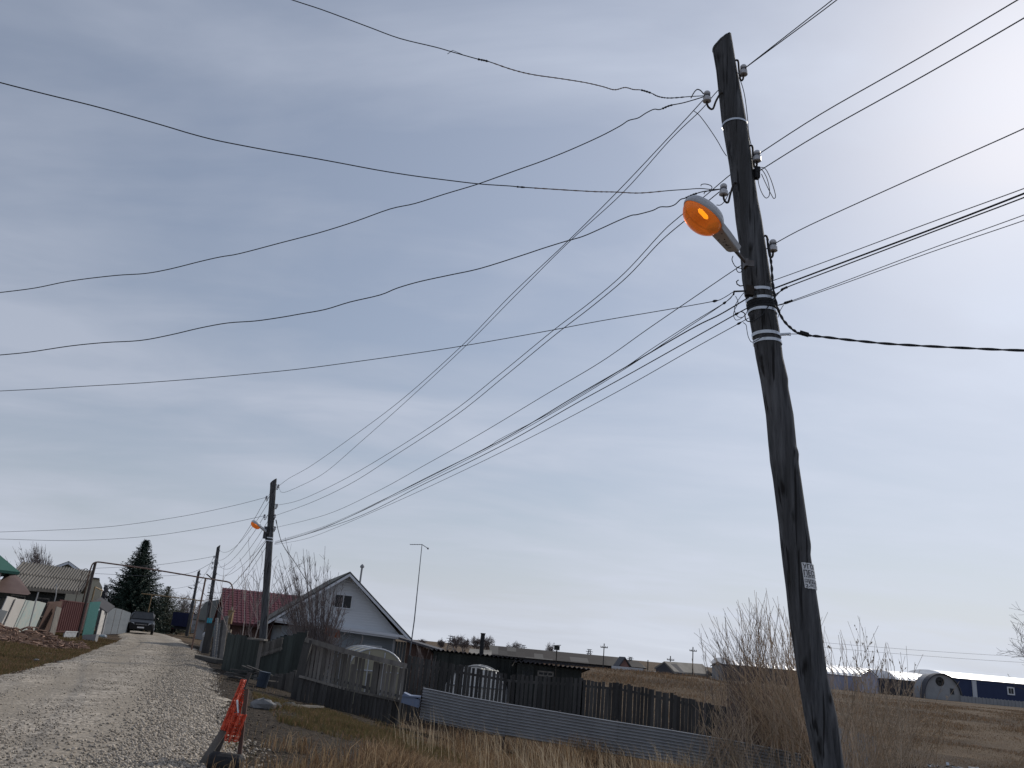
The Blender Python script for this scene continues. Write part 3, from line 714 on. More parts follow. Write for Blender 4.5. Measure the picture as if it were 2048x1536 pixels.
f2, P = boards('board_fence', topline([(529,1283),(570,1271),(612,1262)], [29.5,30.0,30.5]),
    'dark green board fence with a slatted strip receding behind the leaning pole foot', M['greenwood'], 'dark green board fences at the corner')
b = MB()
for i in range(12):
    q = P[0].lerp(P[1], i/12); b.beam((q.x, q.y-.12, q.z-.5), (q.x, q.y-.12, q.z-.05), .07, .02, (0,1,0))
b.beam(P[0]+Vector((0,-.13,-.42)), P[1]+Vector((0,-.13,-.42)), .03, .08); b.build('slat_strip', M['oldwood'], f2)
p = W(524, 1281, 29.2); b = MB().box(p.x-.45, p.x+.12, 29.0, 29.5, p.z, p.z+.05); b.tube([(p.x-.02, 29.25, gz(p.x,29.2)), (p.x-.02, 29.25, p.z)], .06, 7)
o = b.build('plank_table', M['oldwood'], at=(p.x, 29.2, gz(p.x, 29.2))); tag(o, 'short pale board capping a stake at the dark fence corner', 'board')
# low board fence and boards below it, down to the stone
P_ = topline([(535,1352),(588,1342)], [27.2,28]); 
f3, _ = boards('board_fence', P_, 'low dark board barrier with a blue bin under the fence corner', M['darkwood'], None)
# ------------------------------------------------------------------ corrugated sheet fence, ribs lying flat
def lying_sheets(pts, label, hgt_px, group):
    P = [Vector(p) for p in pts[0]]; Q = [Vector(p) for p in pts[1]]
    f = thing('corrugated_fence', (P[0].x, P[0].y, gz(P[0].x, P[0].y)), label, 'fence', group)
    for i in range(len(P)-1):
        b = MB(); Vv = P[i+1]-P[i]; U = Q[i]-P[i]; n = Vector((Vv.y, -Vv.x, 0)).normalized()
        if n.y > 0: n = -n
        corrug(b, P[i]+n*(.022*(i%2)), U, Vv*1.02, n, .080, .026, 8, .003)
        b.build('sheet', M['sheet'], f)
    for i in range(len(P)):
        MB().tube([Q[i]+Vector((0,.06,-.4)), P[i]+Vector((0,.06,.03))], .035, 6).build('post', M['darkpipe'], f)
    return f
top = [(847,1375),(930,1392),(1015,1407),(1120,1424),(1235,1443),(1345,1460),(1460,1479),(1600,1507)]
bot = [(838,1438),(922,1456),(1008,1471),(1112,1489),(1228,1509),(1338,1526),(1452,1545),(1592,1573)]
Ys = [26,25.6,25.2,24.7,24.2,23.7,23.2,22.6]
lying_sheets((topline(top, Ys), topline(bot, Ys)), 'low silver corrugated sheet fence with ribs lying flat in the dry grass', 64, None)
# second sheet, right of the utility pole, ribs upright
A = W(1672, 1454, 21); B = W(1752, 1474, 20.5)
b = MB(); corrug(b, (A.x, A.y, A.z-1.4), Vector((B.x-A.x, B.y-A.y, B.z-A.z)), Vector((0,0,1.4)), (0,-1,0), .076, .012, 6, .004)
o = b.build('corrugated_sheet', M['sheet'], at=(A.x, A.y, A.z-1.4)); tag(o, 'pale corrugated sheet standing right of the utility pole foot in the bush', 'sheet')
# blue box by left end of sheet
A = W(808, 1385, 25.7); c = W(838, 1408, 25.7)
b = MB().prism([(A.x,25.6,A.z),(c.x,25.6,A.z-.16),(c.x,25.6,c.z-.1),(A.x-.05,25.6,c.z)], (0,.5,0)); b.box(A.x-.03, c.x+.02, 25.57, 26.12, c.z+.17, c.z+.21)
o = b.build('blue_box', M['bluebox'], at=(A.x, 25.8, c.z)); tag(o, 'faded blue box wedged between the picket fence and silver sheet fence', 'box')
# ================================================================== LEFT SIDE OF THE ROAD
def lp(px, Y): return on(px, Y)
def panel(px0, py0, Y0, px1, py1, Y1, zb0=None, zb1=None):
    A = W(px0, py0, Y0); B = W(px1, py1, Y1)
    return A, B
def panel_fence(name, a, c, label, m, cat='fence', prof=None, th=.04, parts=None, group=None, zb=None, rib='Z'):
    """a,c: (pxtop,pytop,Y) of the two top corners; runs to the ground"""
    A = W(*a); B = W(*c); ga = zb if zb is not None else gz(A.x, A.y); gb = zb if zb is not None else gz(B.x, B.y)
    f = thing(name, ((A.x+B.x)/2, (A.y+B.y)/2, (ga+gb)/2), label, cat, group)
    b = MB(); d = Vector((B.x-A.x, B.y-A.y, 0)); nrm = Vector((d.y, -d.x, 0)).normalized()
    if prof:
        n = max(2, int(d.length/prof)); vs = []; fs = []
        for i in range(2*n+1):
            t = i/(2*n); w = .02*(1 if (i//1)%2 else -1); w = .018 if (i % 4) in (1, 2) else -.018
            g = ga+(gb-ga)*t+.05; z = A.z+(B.z-A.z)*t; x = A.x+d.x*t; y = A.y+d.y*t
            for off in (w, w-.012): vs += [(x+nrm.x*off, y+nrm.y*off, g), (x+nrm.x*off, y+nrm.y*off, z)]
        for i in range(2*n):
            q = 4*i; r = q+4; fs += [(q, r, r+1, q+1), (q+2, q+3, r+3, r+2), (q+1, r+1, r+3, q+3)]
        b.add(vs, fs)
    else:
        b.add([(A.x, A.y, ga), (B.x, B.y, gb), B, A]+[(A.x+nrm.x*th, A.y+nrm.y*th, ga), (B.x+nrm.x*th, B.y+nrm.y*th, gb), B+nrm*th, A+nrm*th],
              [(0,1,2,3), (7,6,5,4), (0,4,5,1), (1,5,6,2), (2,6,7,3), (3,7,4,0)])
    b.build('panel', m, f)
    return f, A, B, nrm
FY = [(-40, 31.5), (0, 35), (60, 38.5), (100, 41), (165, 45.5)]
def fy(px): return float(np.interp(px, [p[0] for p in FY], [p[1] for p in FY]))
# patchwork of sheets leaning on the yard fence
def leaning(name, tl, tr, m, label, cat, group, off=.0, foot=.25, extra=None, mat2=None, lean=-.34):
    """a flat sheet standing on the ground and leaning on the fence; top corners by pixel"""
    A = W(*tl, fy(tl[0])-off); B = W(*tr, fy(tr[0])-off); 
    A0 = Vector((A.x+foot*.6+lean, A.y-foot*.6, gz(A.x, A.y)+.02)); B0 = Vector((B.x+foot*.6+lean, B.y-foot*.6, gz(B.x, B.y)+.02))
    n = (B-A).cross(A0-A).normalized()
    if n.y > 0: n = -n
    b = MB(); q = n*-.03
    b.add([A0, B0, B, A, A0+q, B0+q, B+q, A+q], [(0,1,2,3), (7,6,5,4), (0,4,5,1), (1,5,6,2), (2,6,7,3), (3,7,4,0)])
    o = b.build(name, m, at=tuple((A0+B0)/2)); tag(o, label, cat, group)
    return o, A0, B0, B, A, n
g_ = 'scrap sheets leaning on the yard fence'
leaning('board_sheet', (-12,1216), (14,1222), M['greysheet'], 'grey sheet leaning at the left edge behind the earth heap', 'sheet', g_, foot=.3)
leaning('board_sheet', (14,1192), (33,1196), M['whitesheet'], 'tall off-white board leaning furthest left above the earth heap', 'sheet', g_, .1)
leaning('board_sheet', (31,1197), (50,1199), M['whitesheet'], 'off-white board with a crack beside the peeling mint doors', 'sheet', g_, .25)
for tl, tr, lab in (((51,1200), (70,1203), 'old door with peeling mint paint leaning left of its twin'), ((71,1201), (91,1206), 'old door with peeling mint paint and white top rail right of its twin')):
    o, A0, B0, B, A, n = leaning('door', tl, tr, M['mint'], lab, 'door', g_, .3)
    b = MB()
    for (u0, u1, w0, w1) in ((.0,.14,0,1), (.86,1,0,1), (.14,.86,.9,1), (.14,.86,.0,.1), (.14,.86,.38,.46), (.45,.55,.1,.38)):
        c = [A0.lerp(B0, u0).lerp(A.lerp(B, u0), w0), A0.lerp(B0, u1).lerp(A.lerp(B, u1), w0), A0.lerp(B0, u1).lerp(A.lerp(B, u1), w1), A0.lerp(B0, u0).lerp(A.lerp(B, u0), w1)]
        k = n*.03; h = n*.004; b.add([p+h for p in c]+[p+k for p in c], [(3,2,1,0), (4,5,6,7), (0,1,5,4), (1,2,6,5), (2,3,7,6), (3,0,4,7)])
    b.build('door_frame', mat('chipped_mint_rail', (.47,.58,.57), (.55,.56,.53), 6, .8, contrast=3), o)
leaning('board_sheet', (97,1206), (108,1210), M['brownwood'], 'narrow brown plank leaning just right of the mint doors', 'plank', g_, .2)
o, *_ = leaning('plank', (112,1213), (122,1216), M['oldwood'], 'grey plank leaning steeply against the maroon gate', 'plank', g_, .5, 1.1)
f, A, B, nrm = panel_fence('yard_fence', (94,1204,fy(94)+.2), (124,1202,fy(124)), 'dark brown board fence section behind the leaning planks', M['brownwood'], group='yard fences left of the road')
f, A, B, nrm = panel_fence('metal_gate', (120,1201,fy(120)), (177,1208,fy(172)), 'maroon profiled metal gate beside the gas pipe post', M['maroon'], 'gate', prof=.11, zb=.42)
MB().beam((A.x,A.y-.05,A.z+.02),(B.x,B.y-.05,B.z+.02),.05,.05).beam((A.x,A.y-.05,.42),(B.x,B.y-.05,.42),.05,.05).build('gate_frame', M['maroon'], f)
b = MB()
for i in range(9):
    q = A.lerp(B, .55+.42*i/9); b.box(q.x-.035, q.x+.035, q.y-.45, q.y-.36, .05, .42)
q0 = A.lerp(B, .54); q1 = A.lerp(B, .99); b.beam((q0.x,q0.y-.40,.44),(q1.x,q1.y-.40,.44),.09,.04).beam((q0.x,q0.y-.40,.06),(q1.x,q1.y-.40,.06),.09,.04)
o = b.build('radiator', M['whitewall'], at=(q0.x, q0.y-.4, 0)); tag(o, 'white ribbed radiator standing under the maroon gate', 'radiator')
A = W(116,1271,43); B = W(160,1281,44.5); b = MB().beam((A.x,A.y-.6,.12),(B.x,B.y-.6,.1),.16,.1)
o = b.build('beam', M['palewood'], at=(A.x, A.y-.6, 0)); tag(o, 'pale timber beam lying below the radiator', 'beam')
q = on(176, 44.5); b = MB().prism([(q.x-.28,44.4,0),(q.x+.30,44.6,0),(q.x+.30,44.6,.42),(q.x-.28,44.4,.34)], (0,.3,0))
o = b.build('concrete_block', M['concrete'], at=(q.x, 44.5, 0)); tag(o, 'grey concrete block at the foot of the gas pipe post', 'block')
f, A, B, nrm = panel_fence('metal_gate', (181,1204,49), (202,1203,52.5), 'teal painted metal gate right of the gas pipe post', M['teal'], 'gate', prof=.15)
MB().beam((A.x,A.y-.05,A.z+.05),(B.x,B.y-.05,B.z+.05),.05,.05).build('gate_frame', M['darkpipe'], f)
f, A, B, nrm = panel_fence('gate_door', (203,1220,53.5), (212,1225,54.5), 'narrow white door with grey post beside the teal gate', M['whitesheet'], 'door')
MB().box(B.x+.02, B.x+.12, B.y-.1, B.y+.02, 0, B.z+.1).build('post', M['concrete'], f)
MB().prism([A+Vector((-.5,-.3,.35)), B+Vector((.2,-.3,-.05)), B+Vector((.2,.6,.35)), A+Vector((-.5,.6,.7))], (0,0,.08)).build('canopy', M['darkgrey'], f)
GP = [(214,1216,56), (232,1216,60.5), (244,1219,63.5), (262,1226,70)]
for i in range(3):
    f, A, B, nrm = panel_fence('sheet_fence', GP[i], GP[i+1], ['grey metal sheet fence section next to the white door', 'grey metal sheet fence section midway to the parked car', 'grey metal sheet fence section right behind the parked car'][i], M['greysheet'], group='grey metal fence sections', prof=.2)
    MB().tube([(A.x, A.y, 0), (A.x, A.y, A.z+.05)], .04, 6).build('post', M['darkpipe'], f)

# slate roofed house
D0 = 44
r0 = W(22, 1132, 47); r1 = W(186, 1143, 51); e1 = W(161, 1183, 47.5); e0 = W(48, 1173, 42.5)
e0 = e0+(e0-e1)*.35
hs = thing('slate_roofed_house', ((e0.x+e1.x)/2, 46.5, 0), 'old low house under a grey corrugated slate roof behind the scrap fence', 'house')
Uv = e1-e0; 
b = MB(); Vv = (r1-e1); nn = Uv.cross(Vv).normalized(); nn = nn if nn.z > 0 else -nn
corrug(b, e0, Uv, Vv*.5, nn, .26, .05, 8, .02); corrug(b, e0+Vv*.48+nn*.04, Uv, Vv*.52, nn, .26, .05, 8, .02)
rr0 = e0+Vv; back = Vector((-Vv.x*.2-2.4, 4.2, -abs(Vv.z)))
corrug(b, e0+Vv+nn*.03, Uv, back, Vector((0,.6,.8)), .26, .05, 4, .02)
b.build('roof', M['slate'], hs)
b = MB(); ud = Uv.normalized(); pp = Vector((ud.y, -ud.x, 0)).normalized(); pp = pp if pp.y < 0 else -pp
w0 = e0-pp*.5; w1 = e1-pp*.5-ud*.5
b.prism([(w0.x,w0.y,0),(w1.x,w1.y,0),(w1.x,w1.y,e1.z-.1),(w0.x,w0.y,e0.z-.1)], (-pp*5.2)); b.build('wall', M['shedwood'], hs)
b = MB().prism([w1+Vector((0,0,-.05)), Vector((r1.x, r1.y, r1.z-.15))-ud*.5, w1-pp*6+Vector((0,0,-.05))], -ud*.1); b.build('gable', M['palewood'], hs)
b = MB().beam(e0+Vector((0,0,-.1)), e1+Vector((0,0,-.1)), .05, .16); b.beam(e1+ud*.03, r1+ud*.03, .05, .16); b.build('fascia', M['darkwood'], hs)
for s in (.35, .68):
    q = w0.lerp(w1, s)+pp*.01; th = atan2(ud.y, ud.x)
    window('window', hs, (q.x, q.y, 0), th, -.5, .5, 1.05, 1.9, M['oldwood'], 1)
q = w1.lerp(w0, .12); b = MB().box(q.x-.6, q.x+.3, q.y-.35, q.y-.05, .8, 1.75); b.build('porch', M['palewood'], hs)
# hoop aerial and rods on roof edge
q = W(167,1143,47); b = MB().tube([(q.x-.05, 47, 1.2), (q.x-.05, 47, q.z)]+[(q.x+.1-.15*cos(a), 47, q.z+.02+.14*sin(a)) for a in np.linspace(0.3, pi, 7)[::-1]], .018, 5)
o = b.build('hoop_pipe', M['darkpipe'], at=(q.x, 47, 0)); tag(o, 'thin bent vent pipe sticking above the slate roof by the gas post', 'pipe')
for (p, q, Y, lab) in (((72,1200),(77,1184),38.2,'thin steel rod standing above the mint doors'), ((112,1190),(113,1168),42.3,'thin white rod in front of the slate roof eave')):
    a = W(*p, Y); c = W(*q, Y); o = MB().tube([(a.x,Y,0), a, c], .03, 5).build('rod', M['concrete'], at=(a.x, Y, 0)); tag(o, lab, 'rod')
# rusty lean-to roof piece + green roofed blue house at the frame edge
a, b_, c, d = W(17,1149,41), W(32,1157,41), W(55,1190,40), W(-14,1183,39)
an = thing('rusty_lean_to', (a.x, 40.5, 0), 'sagging brown rusty lean-to roof beside the green roofed house', 'lean-to')
b = MB().prism([W(12,1146,41), b_, c, d], (0,.25,.08)); b.build('roof', M['rustroof'], an)
q = W(0,1190,40.5); b = MB().box(q.x-1.2, q.x+1.0, 40.6, 42.5, 0, q.z-.15); b.build('wall', M['cream'], an)
fg = Fr(40, 38.5, .62); e = fg.p(40,1144); r = fg.p(-72,1072,3.6)
gh = thing('green_roofed_house', tuple(fg.w((e.x-3, 3.5, 0))), 'dark blue house under a green roof at the left edge', 'house')
hh_ = 2.1
vs = [Vector((e.x, 0, e.z)), Vector((e.x-8, 0, e.z)), Vector((e.x-5, 3.6, e.z+hh_)), Vector((e.x-2.6, 3.6, e.z+hh_)), Vector((e.x, 7.2, e.z)), Vector((e.x-8, 7.2, e.z))]
fg.mb().add(vs+[v+Vector((0,0,-.12)) for v in vs], [(0,3,2,1), (0,4,3), (3,4,5,2), (6,7,8,9), (6,9,10), (9,8,11,10), (0,1,7,6), (4,0,6,10), (5,4,10,11), (1,2,8,7), (2,5,11,8)]).build('roof', M['greenroof'], gh)
fg.mb().box(e.x-8, e.x-.75, .6, 6.6, 0, e.z-.08).build('wall', M['bluewall'], gh)
fg.mb().box(e.x-.75, e.x-.65, .5, .65, 0, e.z-.1).build('corner_board', M['trim'], gh)
# olive gabled house, cream house, grey shed beyond
def gable_house(name, pl, pk, pr, D, dp, wallm, roofm, label, zb=0, trimm=None, over=.25, win=None):
    f = Fr(pk[0], D); L_ = f.p(*pl); K2 = f.p(*pk); R_ = f.p(*pr)
    h = thing(name, tuple(f.w((0, dp/2, zb))), label, 'house')
    f.mb().prism([(L_.x+over,0,zb),(R_.x-over,0,zb),(R_.x-over,0,R_.z-.05),(K2.x,0,K2.z-.12),(L_.x+over,0,L_.z-.05)], (0,dp,0)).build('wall', wallm, h)
    b = f.mb().prism([(L_.x,-.3,L_.z),(K2.x,-.3,K2.z),(K2.x,-.3,K2.z+.1),(L_.x,-.3,L_.z+.1)], (0,dp+.6,0))
    b.prism([(K2.x,-.3,K2.z+.1),(K2.x,-.3,K2.z),(R_.x,-.3,R_.z),(R_.x,-.3,R_.z+.1)], (0,dp+.6,0)); b.build('roof', roofm, h)
    if trimm: f.mb().beam((L_.x,-.33,L_.z-.04),(K2.x,-.33,K2.z-.04),.05,.16).beam((K2.x,-.33,K2.z-.04),(R_.x,-.33,R_.z-.04),.05,.16).build('barge_board', trimm, h)
    return h
gable_house('gabled_house', (98,1139), (137,1125), (166,1146), 66, 8, M['olive'], M['greygreenroof'], 'olive gabled house rising behind the slate roof', trimm=M['trim'])
f = Fr(195, 62); a = f.p(186,1157); c = f.p(205,1175); k = f.p(197,1159); zt = a.z
ch = thing('cream_house', tuple(f.w((-1, 3, 0))), 'cream plastered house with a flat top behind the gas pipe post', 'house')
f.mb().prism([(a.x-2.5,0,0),(c.x+.1,0,0),(c.x,0,c.z),(k.x,0,k.z),(a.x-2.5,0,zt)], (0,6,0)).build('wall', M['cream'], ch)
f.mb().prism([(a.x-2.6,-.1,zt),(k.x+.05,-.1,k.z),(k.x+.05,-.1,k.z+.1),(a.x-2.6,-.1,zt+.12)], (0,6.2,0)).build('roof', M['greygreenroof'], ch)
gable_house('grey_shed', (196,1202), (206,1184), (222,1203), 70, 6, M['greysheet'], M['darkgrey'], 'small blue grey shed roof between the cream house and the spruce')
p = W(206,1205,55); b = MB().tube([(p.x,55,0),(p.x,55,W(209,1172,55).z)], .05, 6)  # pole hung with small dark clumps
for k in range(7): b.blob((p.x+random.uniform(-.12,.12), 55, W(207,1200-k*4,55).z), .14, (1,1,1.2), 6, .3)
o = b.build('cluttered_post', M['darkgrey'], at=(p.x,55,0)); tag(o, 'dark cluttered post by the white door', 'post')
# far house and green fence at the road end
gable_house('far_house', (300,1240), (318,1226), (334,1240), 118, 8, M['brownbrick'], M['greygreenroof'], 'small far house behind the two spruces at the road end')
panel_fence('green_fence', (298,1251,104), (330,1254,104), 'dark green fence closing the view past the parked car', mat('bottle_green_fence', (.02,.075,.045), (.03,.09,.055), 1, .7), prof=.3)
# ------------------------------------------------------------------ grey hip-roofed house right of the road + yard clutter
D = 80; a = W(386,1238,D); k1 = W(412,1203,D+3); k2 = W(452,1197,D+3); c = W(470,1250,D)
gh2 = thing('grey_house', (k1.x, D+3, -.2), 'dark grey hip roofed house behind the third pole', 'house')
vs = [Vector((a.x,D,a.z)), Vector((c.x,D,a.z)), k1, k2, Vector((a.x,D+7,a.z)), Vector((c.x,D+7,a.z))]
MB().add(vs+[v-Vector((0,0,.1)) for v in vs], [(0,1,3,2), (0,2,4), (2,3,5,4), (1,5,3), (6,8,9,7), (6,10,8), (8,10,11,9), (7,9,11), (0,6,7,1), (4,10,6,0), (1,7,11,5)]).build('roof', M['greygreenroof'], gh2)
MB().box(a.x+.4, c.x, D+.4, D+6.6, -.5, a.z-.02).build('wall', M['concrete'], gh2)
p = on(420, D+.3); window('window', gh2, (0,D+.38,0), 0, p.x-.6, p.x-.1, .3, 1.1, M['tealpaint'], 0, .1); window('window', gh2, (0,D+.38,0), 0, p.x+.2, p.x+.7, .3, 1.1, M['tealpaint'], 0, .1)
p = W(425,1193,60); q = on(425,60)
ta = thing('tv_aerial', (p.x,60,0), 'thin television aerial with a crossbar above the grey house', 'antenna')
MB().tube([(p.x,60,0), (p.x,60,p.z)], .025, 5).build('mast', M['iron'], ta)
b = MB().tube([W(418,1198,60), W(435,1196,60)], .02, 5)
for u in (418,424,430,435): s = W(u,1197,60); b.tube([s+Vector((0,0,-.08)), s+Vector((0,0,.14))], .012, 4)
b.build('crossbar', M['iron'], ta)
gable_house('far_barn', (352,1244), (385,1225), (412,1242), 104, 9, M['concrete'], M['rustroof'], 'low barn with a brown roof behind the blue truck')
# white valve post, teal panel, leaning pipes and planks, slab
p = on(403, 47.5); w = thing('marker_post', (p.x,47.5,p.z), 'short white and grey post standing at the right road side', 'post')
MB().lathe((p.x,47.5,p.z), (0,0,1), [(0,.13),(.5,.13),(.52,.10),(.75,.10)], 10).build('post', M['concrete'], w)
MB().lathe((p.x,47.5,p.z+.75), (0,0,1), [(0,.09),(.1,.12),(.18,.10),(.26,.04)], 10).build('cap', M['whitewall'], w)
p = W(419,1236,44); q = W(427,1247,44)
tp = thing('window_shutter', (p.x,44,0), 'small bright teal striped shutter leaning by the pipe stack', 'shutter')
b = MB()
for k in range(3): b.box(p.x-.1+k*.09, p.x-.04+k*.09, 44, 44.03, q.z, p.z)
b.build('slats', M['tealpaint'], tp); MB().box(p.x-.1, p.x+.3, 44.04, 44.08, 0, q.z+.05).build('board', M['darkwood'], tp)
for i, (u0, v0, u1, v1, Y, m, lab, nm) in enumerate((
    (428,1312,434,1237,39.5,'mutedpipe','grey corrugated pipe leaning leftmost in the stack by the gas pipe','pipe'),
    (433,1313,440,1248,39.2,'mutedpipe','second grey pipe in the leaning stack by the gas pipe','pipe'),
    (439,1315,446,1240,38.8,'darkwood','dark plank leaning in the middle of the pipe stack','plank'),
    (443,1316,453,1232,38.4,'oldwood','grey plank leaning rightmost against the dark fence end','plank'),
    (425,1308,441,1215,40,'darkwood','tall black plank leaning behind the pipe stack','plank'))):
    a = W(u0, v0, Y-.5); c = W(u1, v1, Y+.4); a.z = gz(a.x, a.y)
    b = MB()
    if nm == 'pipe': b.tube([a.lerp(c, k/30) for k in range(31)], [.07+.010*(k%2) for k in range(31)], 8)
    else: b.beam(a, c, .18, .04, (0,1,0))
    o = b.build('leaning_'+nm, M[m], at=tuple(a)); tag(o, lab, nm, 'pipes and planks leaning by the gas pipe')
a = W(398,1313,36.5); c = W(448,1322,35.5); b = MB().beam((a.x,36.6,.10),(c.x,35.2,.06),.45,.16)
o = b.build('concrete_slab', M['darkconcrete'], at=(a.x,36,0)); tag(o, 'long dark concrete slab lying beside the road under the pipe stack', 'slab')
# gas meter box on the pipe drop
p = W(459,1236,39); b = MB().box(p.x-.10, p.x+.10, 39, 39.2, p.z-.25, p.z+.30); b.box(p.x-.13, p.x+.13, 38.97, 39.23, p.z+.30, p.z+.34)
o = b.build('meter_box', M['ochrepipe'], at=(p.x,39,p.z-.4)); tag(o, 'faded yellow meter box on the pipe beside the red roof', 'box')
b = MB().box(p.x-.12, p.x+.18, 38.95, 39.1, p.z-.95, p.z-.5); b.tube([(p.x,39.1,gz(p.x,39)), (p.x,39.1,p.z+.5)], .05, 6)
o = b.build('meter_box', M['palewood'], at=(p.x,39,p.z-.9)); tag(o, 'lower pale wooden box on the post beside the red roof', 'box')
# ------------------------------------------------------------------ gas pipe arches over the road
def gas_arch(label, pts, r, m, posts, drop=None):
    P = [W(*p) for p in pts]
    g = thing('gas_pipe', (P[0].x, P[0].y, 0), label, 'gas pipe', 'gas pipe arches over the road')
    Q = []
    for i, p in enumerate(P):     # rounded elbows
        if 0 < i < len(P)-1:
            a = (P[i-1]-p); c = (P[i+1]-p); ra = min(.35, a.length*.4); rc = min(.35, c.length*.4)
            s = p+a.normalized()*ra; e = p+c.normalized()*rc
            for k in range(6):
                t = k/5; Q.append(s*(1-t)**2+p*2*t*(1-t)+e*t*t)
        else: Q.append(p)
    MB().tube(Q, r, 8).build('pipe', m, g, smooth=True)
    for (u, v, Y, rr) in posts:
        c = W(u, v, Y); MB().tube([(c.x,Y,gz(c.x,Y)-.1), (c.x,Y,c.z)], rr, 8).build('post', M['darkpipe'] if rr > .05 else m, g)
    return g
gas_arch('rusty gas pipe arch spanning the road in front of the big spruce', [(163,1215,45.6),(179,1143,45.2),(187,1122.5,45),(300,1138,45.6),(420,1158,46.2),(465,1165,46),(465,1240,46)],
    .038, M['rustpipe'], [(191,1125,45.1,.075),(411,1158,46.15,.05)])
gas_arch('yellow gas pipe arch farther down the road behind the first', [(283,1187,80),(310,1190,80),(360,1196,79),(407,1202,78)],
    .045, M['ochrepipe'], [(304,1190,80,.045),(392,1200,78.6,.045)])
# low pipe rail left of the big post
a = W(190,1174,50); c = W(206,1182,56); o = MB().tube([a, c], .04, 6).tube([(a.x,a.y,0), a], .04, 6).build('pipe_rail', M['ochrepipe'], at=(a.x,a.y,0)); tag(o, 'thin yellow pipe running from the arch post to the cream house', 'pipe')

# ------------------------------------------------------------------ vehicles
def loft_body(mb, secs):
    """secs: list of (y, [(x,z)...]) rings with equal counts"""
    n = len(secs[0][1]); vs = []; fs = []
    for y, ring in secs: vs += [(x, y, z) for x, z in ring]
    for i in range(len(secs)-1):
        for k in range(n): fs.append((i*n+k, i*n+(k+1)%n, (i+1)*n+(k+1)%n, (i+1)*n+k))
    fs += [tuple(range(n-1,-1,-1)), tuple((len(secs)-1)*n+k for k in range(n))]
    mb.add(vs, fs)
def ring(w, z0, z1, tw=None, c=.12):
    tw = tw if tw is not None else w
    return [(-w+c,z0),(w-c,z0),(w,z0+c),(w,(z0+z1)*.55),(tw,z1-c),(tw-c,z1),(-tw+c,z1),(-tw,z1-c),(-w,(z0+z1)*.55),(-w,z0+c)]
def car(px, Y, th, label, m, W_=.92, Ln=4.5, H=1.7, belt=1.05, lights=True, name='parked_car', cat='car'):
    p = on(px, Y); z = hroad(p.x, p.y); O = (p.x, p.y, z); c = thing(name, O, label, cat)
    b = MB(O, th)   # front faces local -y
    loft_body(b, [(-Ln/2, ring(W_*.86,.42,.80)), (-Ln/2+.12, ring(W_*.95,.32,.92)), (-Ln/2+.95, ring(W_,.28,belt,W_*.95)), (-.2, ring(W_,.28,belt,W_*.95)), (Ln/2-.15, ring(W_,.28,belt,W_*.95)), (Ln/2, ring(W_*.92,.42,belt-.1))])
    b.build('body', m, c)
    b = MB(O, th)
    loft_body(b, [(-Ln/2+1.0, ring(W_*.92,belt-.06,belt,W_*.9,.02)), (-.45, ring(W_*.90,belt-.05,H,W_*.74,.07)), (Ln/2-.75, ring(W_*.90,belt-.05,H-.02,W_*.74,.07)), (Ln/2-.12, ring(W_*.88,belt-.06,belt+.03,W_*.84,.02))])
    b.build('cabin', m, c)
    g = MB(O, th); zt = H-.12
    y0 = -Ln/2+1.0; y1 = -.45; q0 = .10; q1 = .86
    f = lambda q: (y0+(y1-y0)*q, belt+(H-belt)*q)
    (ya, za), (yb, zb2) = f(q0), f(q1)
    g.add([(-W_*.80,ya-.03,za+.01),(W_*.80,ya-.03,za+.01),(W_*.66,yb-.03,zb2+.01),(-W_*.66,yb-.03,zb2+.01)], [(0,1,2,3)]); g.build('windshield', M['glass'], c)
    for s in (-1, 1):
        g = MB(O, th); g.add([(s*W_*.905,-.75,belt+.08),(s*W_*.905,Ln/2-.7,belt+.08),(s*W_*.79,Ln/2-.95,H-.16),(s*W_*.79,-.35,H-.16)], [(0,1,2,3)]); g.build('side_window', M['glass'], c)
        b = MB(O, th); b.prism([(s*W_*.52,-Ln/2-.01,.72),(s*W_*.90,-Ln/2+.10,.74),(s*W_*.90,-Ln/2+.12,.90),(s*W_*.55,-Ln/2-.0,.86)], (0,.12,0)); b.build('headlight', M['headlight'], c)
        b = MB(O, th); b.blob((s*W_*1.08,-.85,belt+.12), .12, (1,.5,.75), 8); b.build('mirror', m, c)
        for yy_ in (-Ln/2+.85, Ln/2-.85):
            w = MB(O, th); cx = s*(W_-.10); w.lathe((cx-.11, yy_, .34), (1,0,0), [(0,.30),(.02,.34),(.20,.34),(.22,.30)], 18); wo = w.build('wheel', M['tyre'], c)
            r = MB(O, th); r.lathe((cx+s*.115-.01, yy_, .34), (1,0,0), [(0,.20),(.02,.19)], 12); r.build('rim', M['chrome'], wo)
    b = MB(O, th); b.box(-W_*.42, W_*.42, -Ln/2-.03, -Ln/2+.05, .66, .80); b.build('grille', M['tyre'], c)
    b = MB(O, th); b.box(-W_*.42, W_*.42, -Ln/2-.05, -Ln/2-.028, .73, .75); b.build('grille_trim', M['chrome'], c)
    b = MB(O, th); b.box(-W_*.84, W_*.84, -Ln/2-.07, -Ln/2+.2, .36, .60); b.build('bumper', m, c)
    b = MB(O, th); b.box(-.26, .26, -Ln/2-.095, -Ln/2-.075, .46, .57); b.build('number_plate', M['plate'], c)
    if lights:
        b = MB(O, th)
        for s in (-1, 1): b.beam((s*W_*.70, -.2, H+.05), (s*W_*.70, 1.4, H+.05), .04, .04)
        b.build('roof_rail', M['chrome'], c)
    return c
car(279, 72, .37, 'black off-road car parked facing us left of the gravel road', M['carblack'], 1.02, 4.7, 1.75, 1.12)
car(331, 100, .34, 'dark low car far down the road beside the blue truck', M['carblack'], .85, 4.2, 1.4, .9, False)
p = on(360, 92); z = 0; O = (p.x, 92, z)
tr = thing('truck', O, 'dark blue box truck parked on the right at the road end', 'truck')
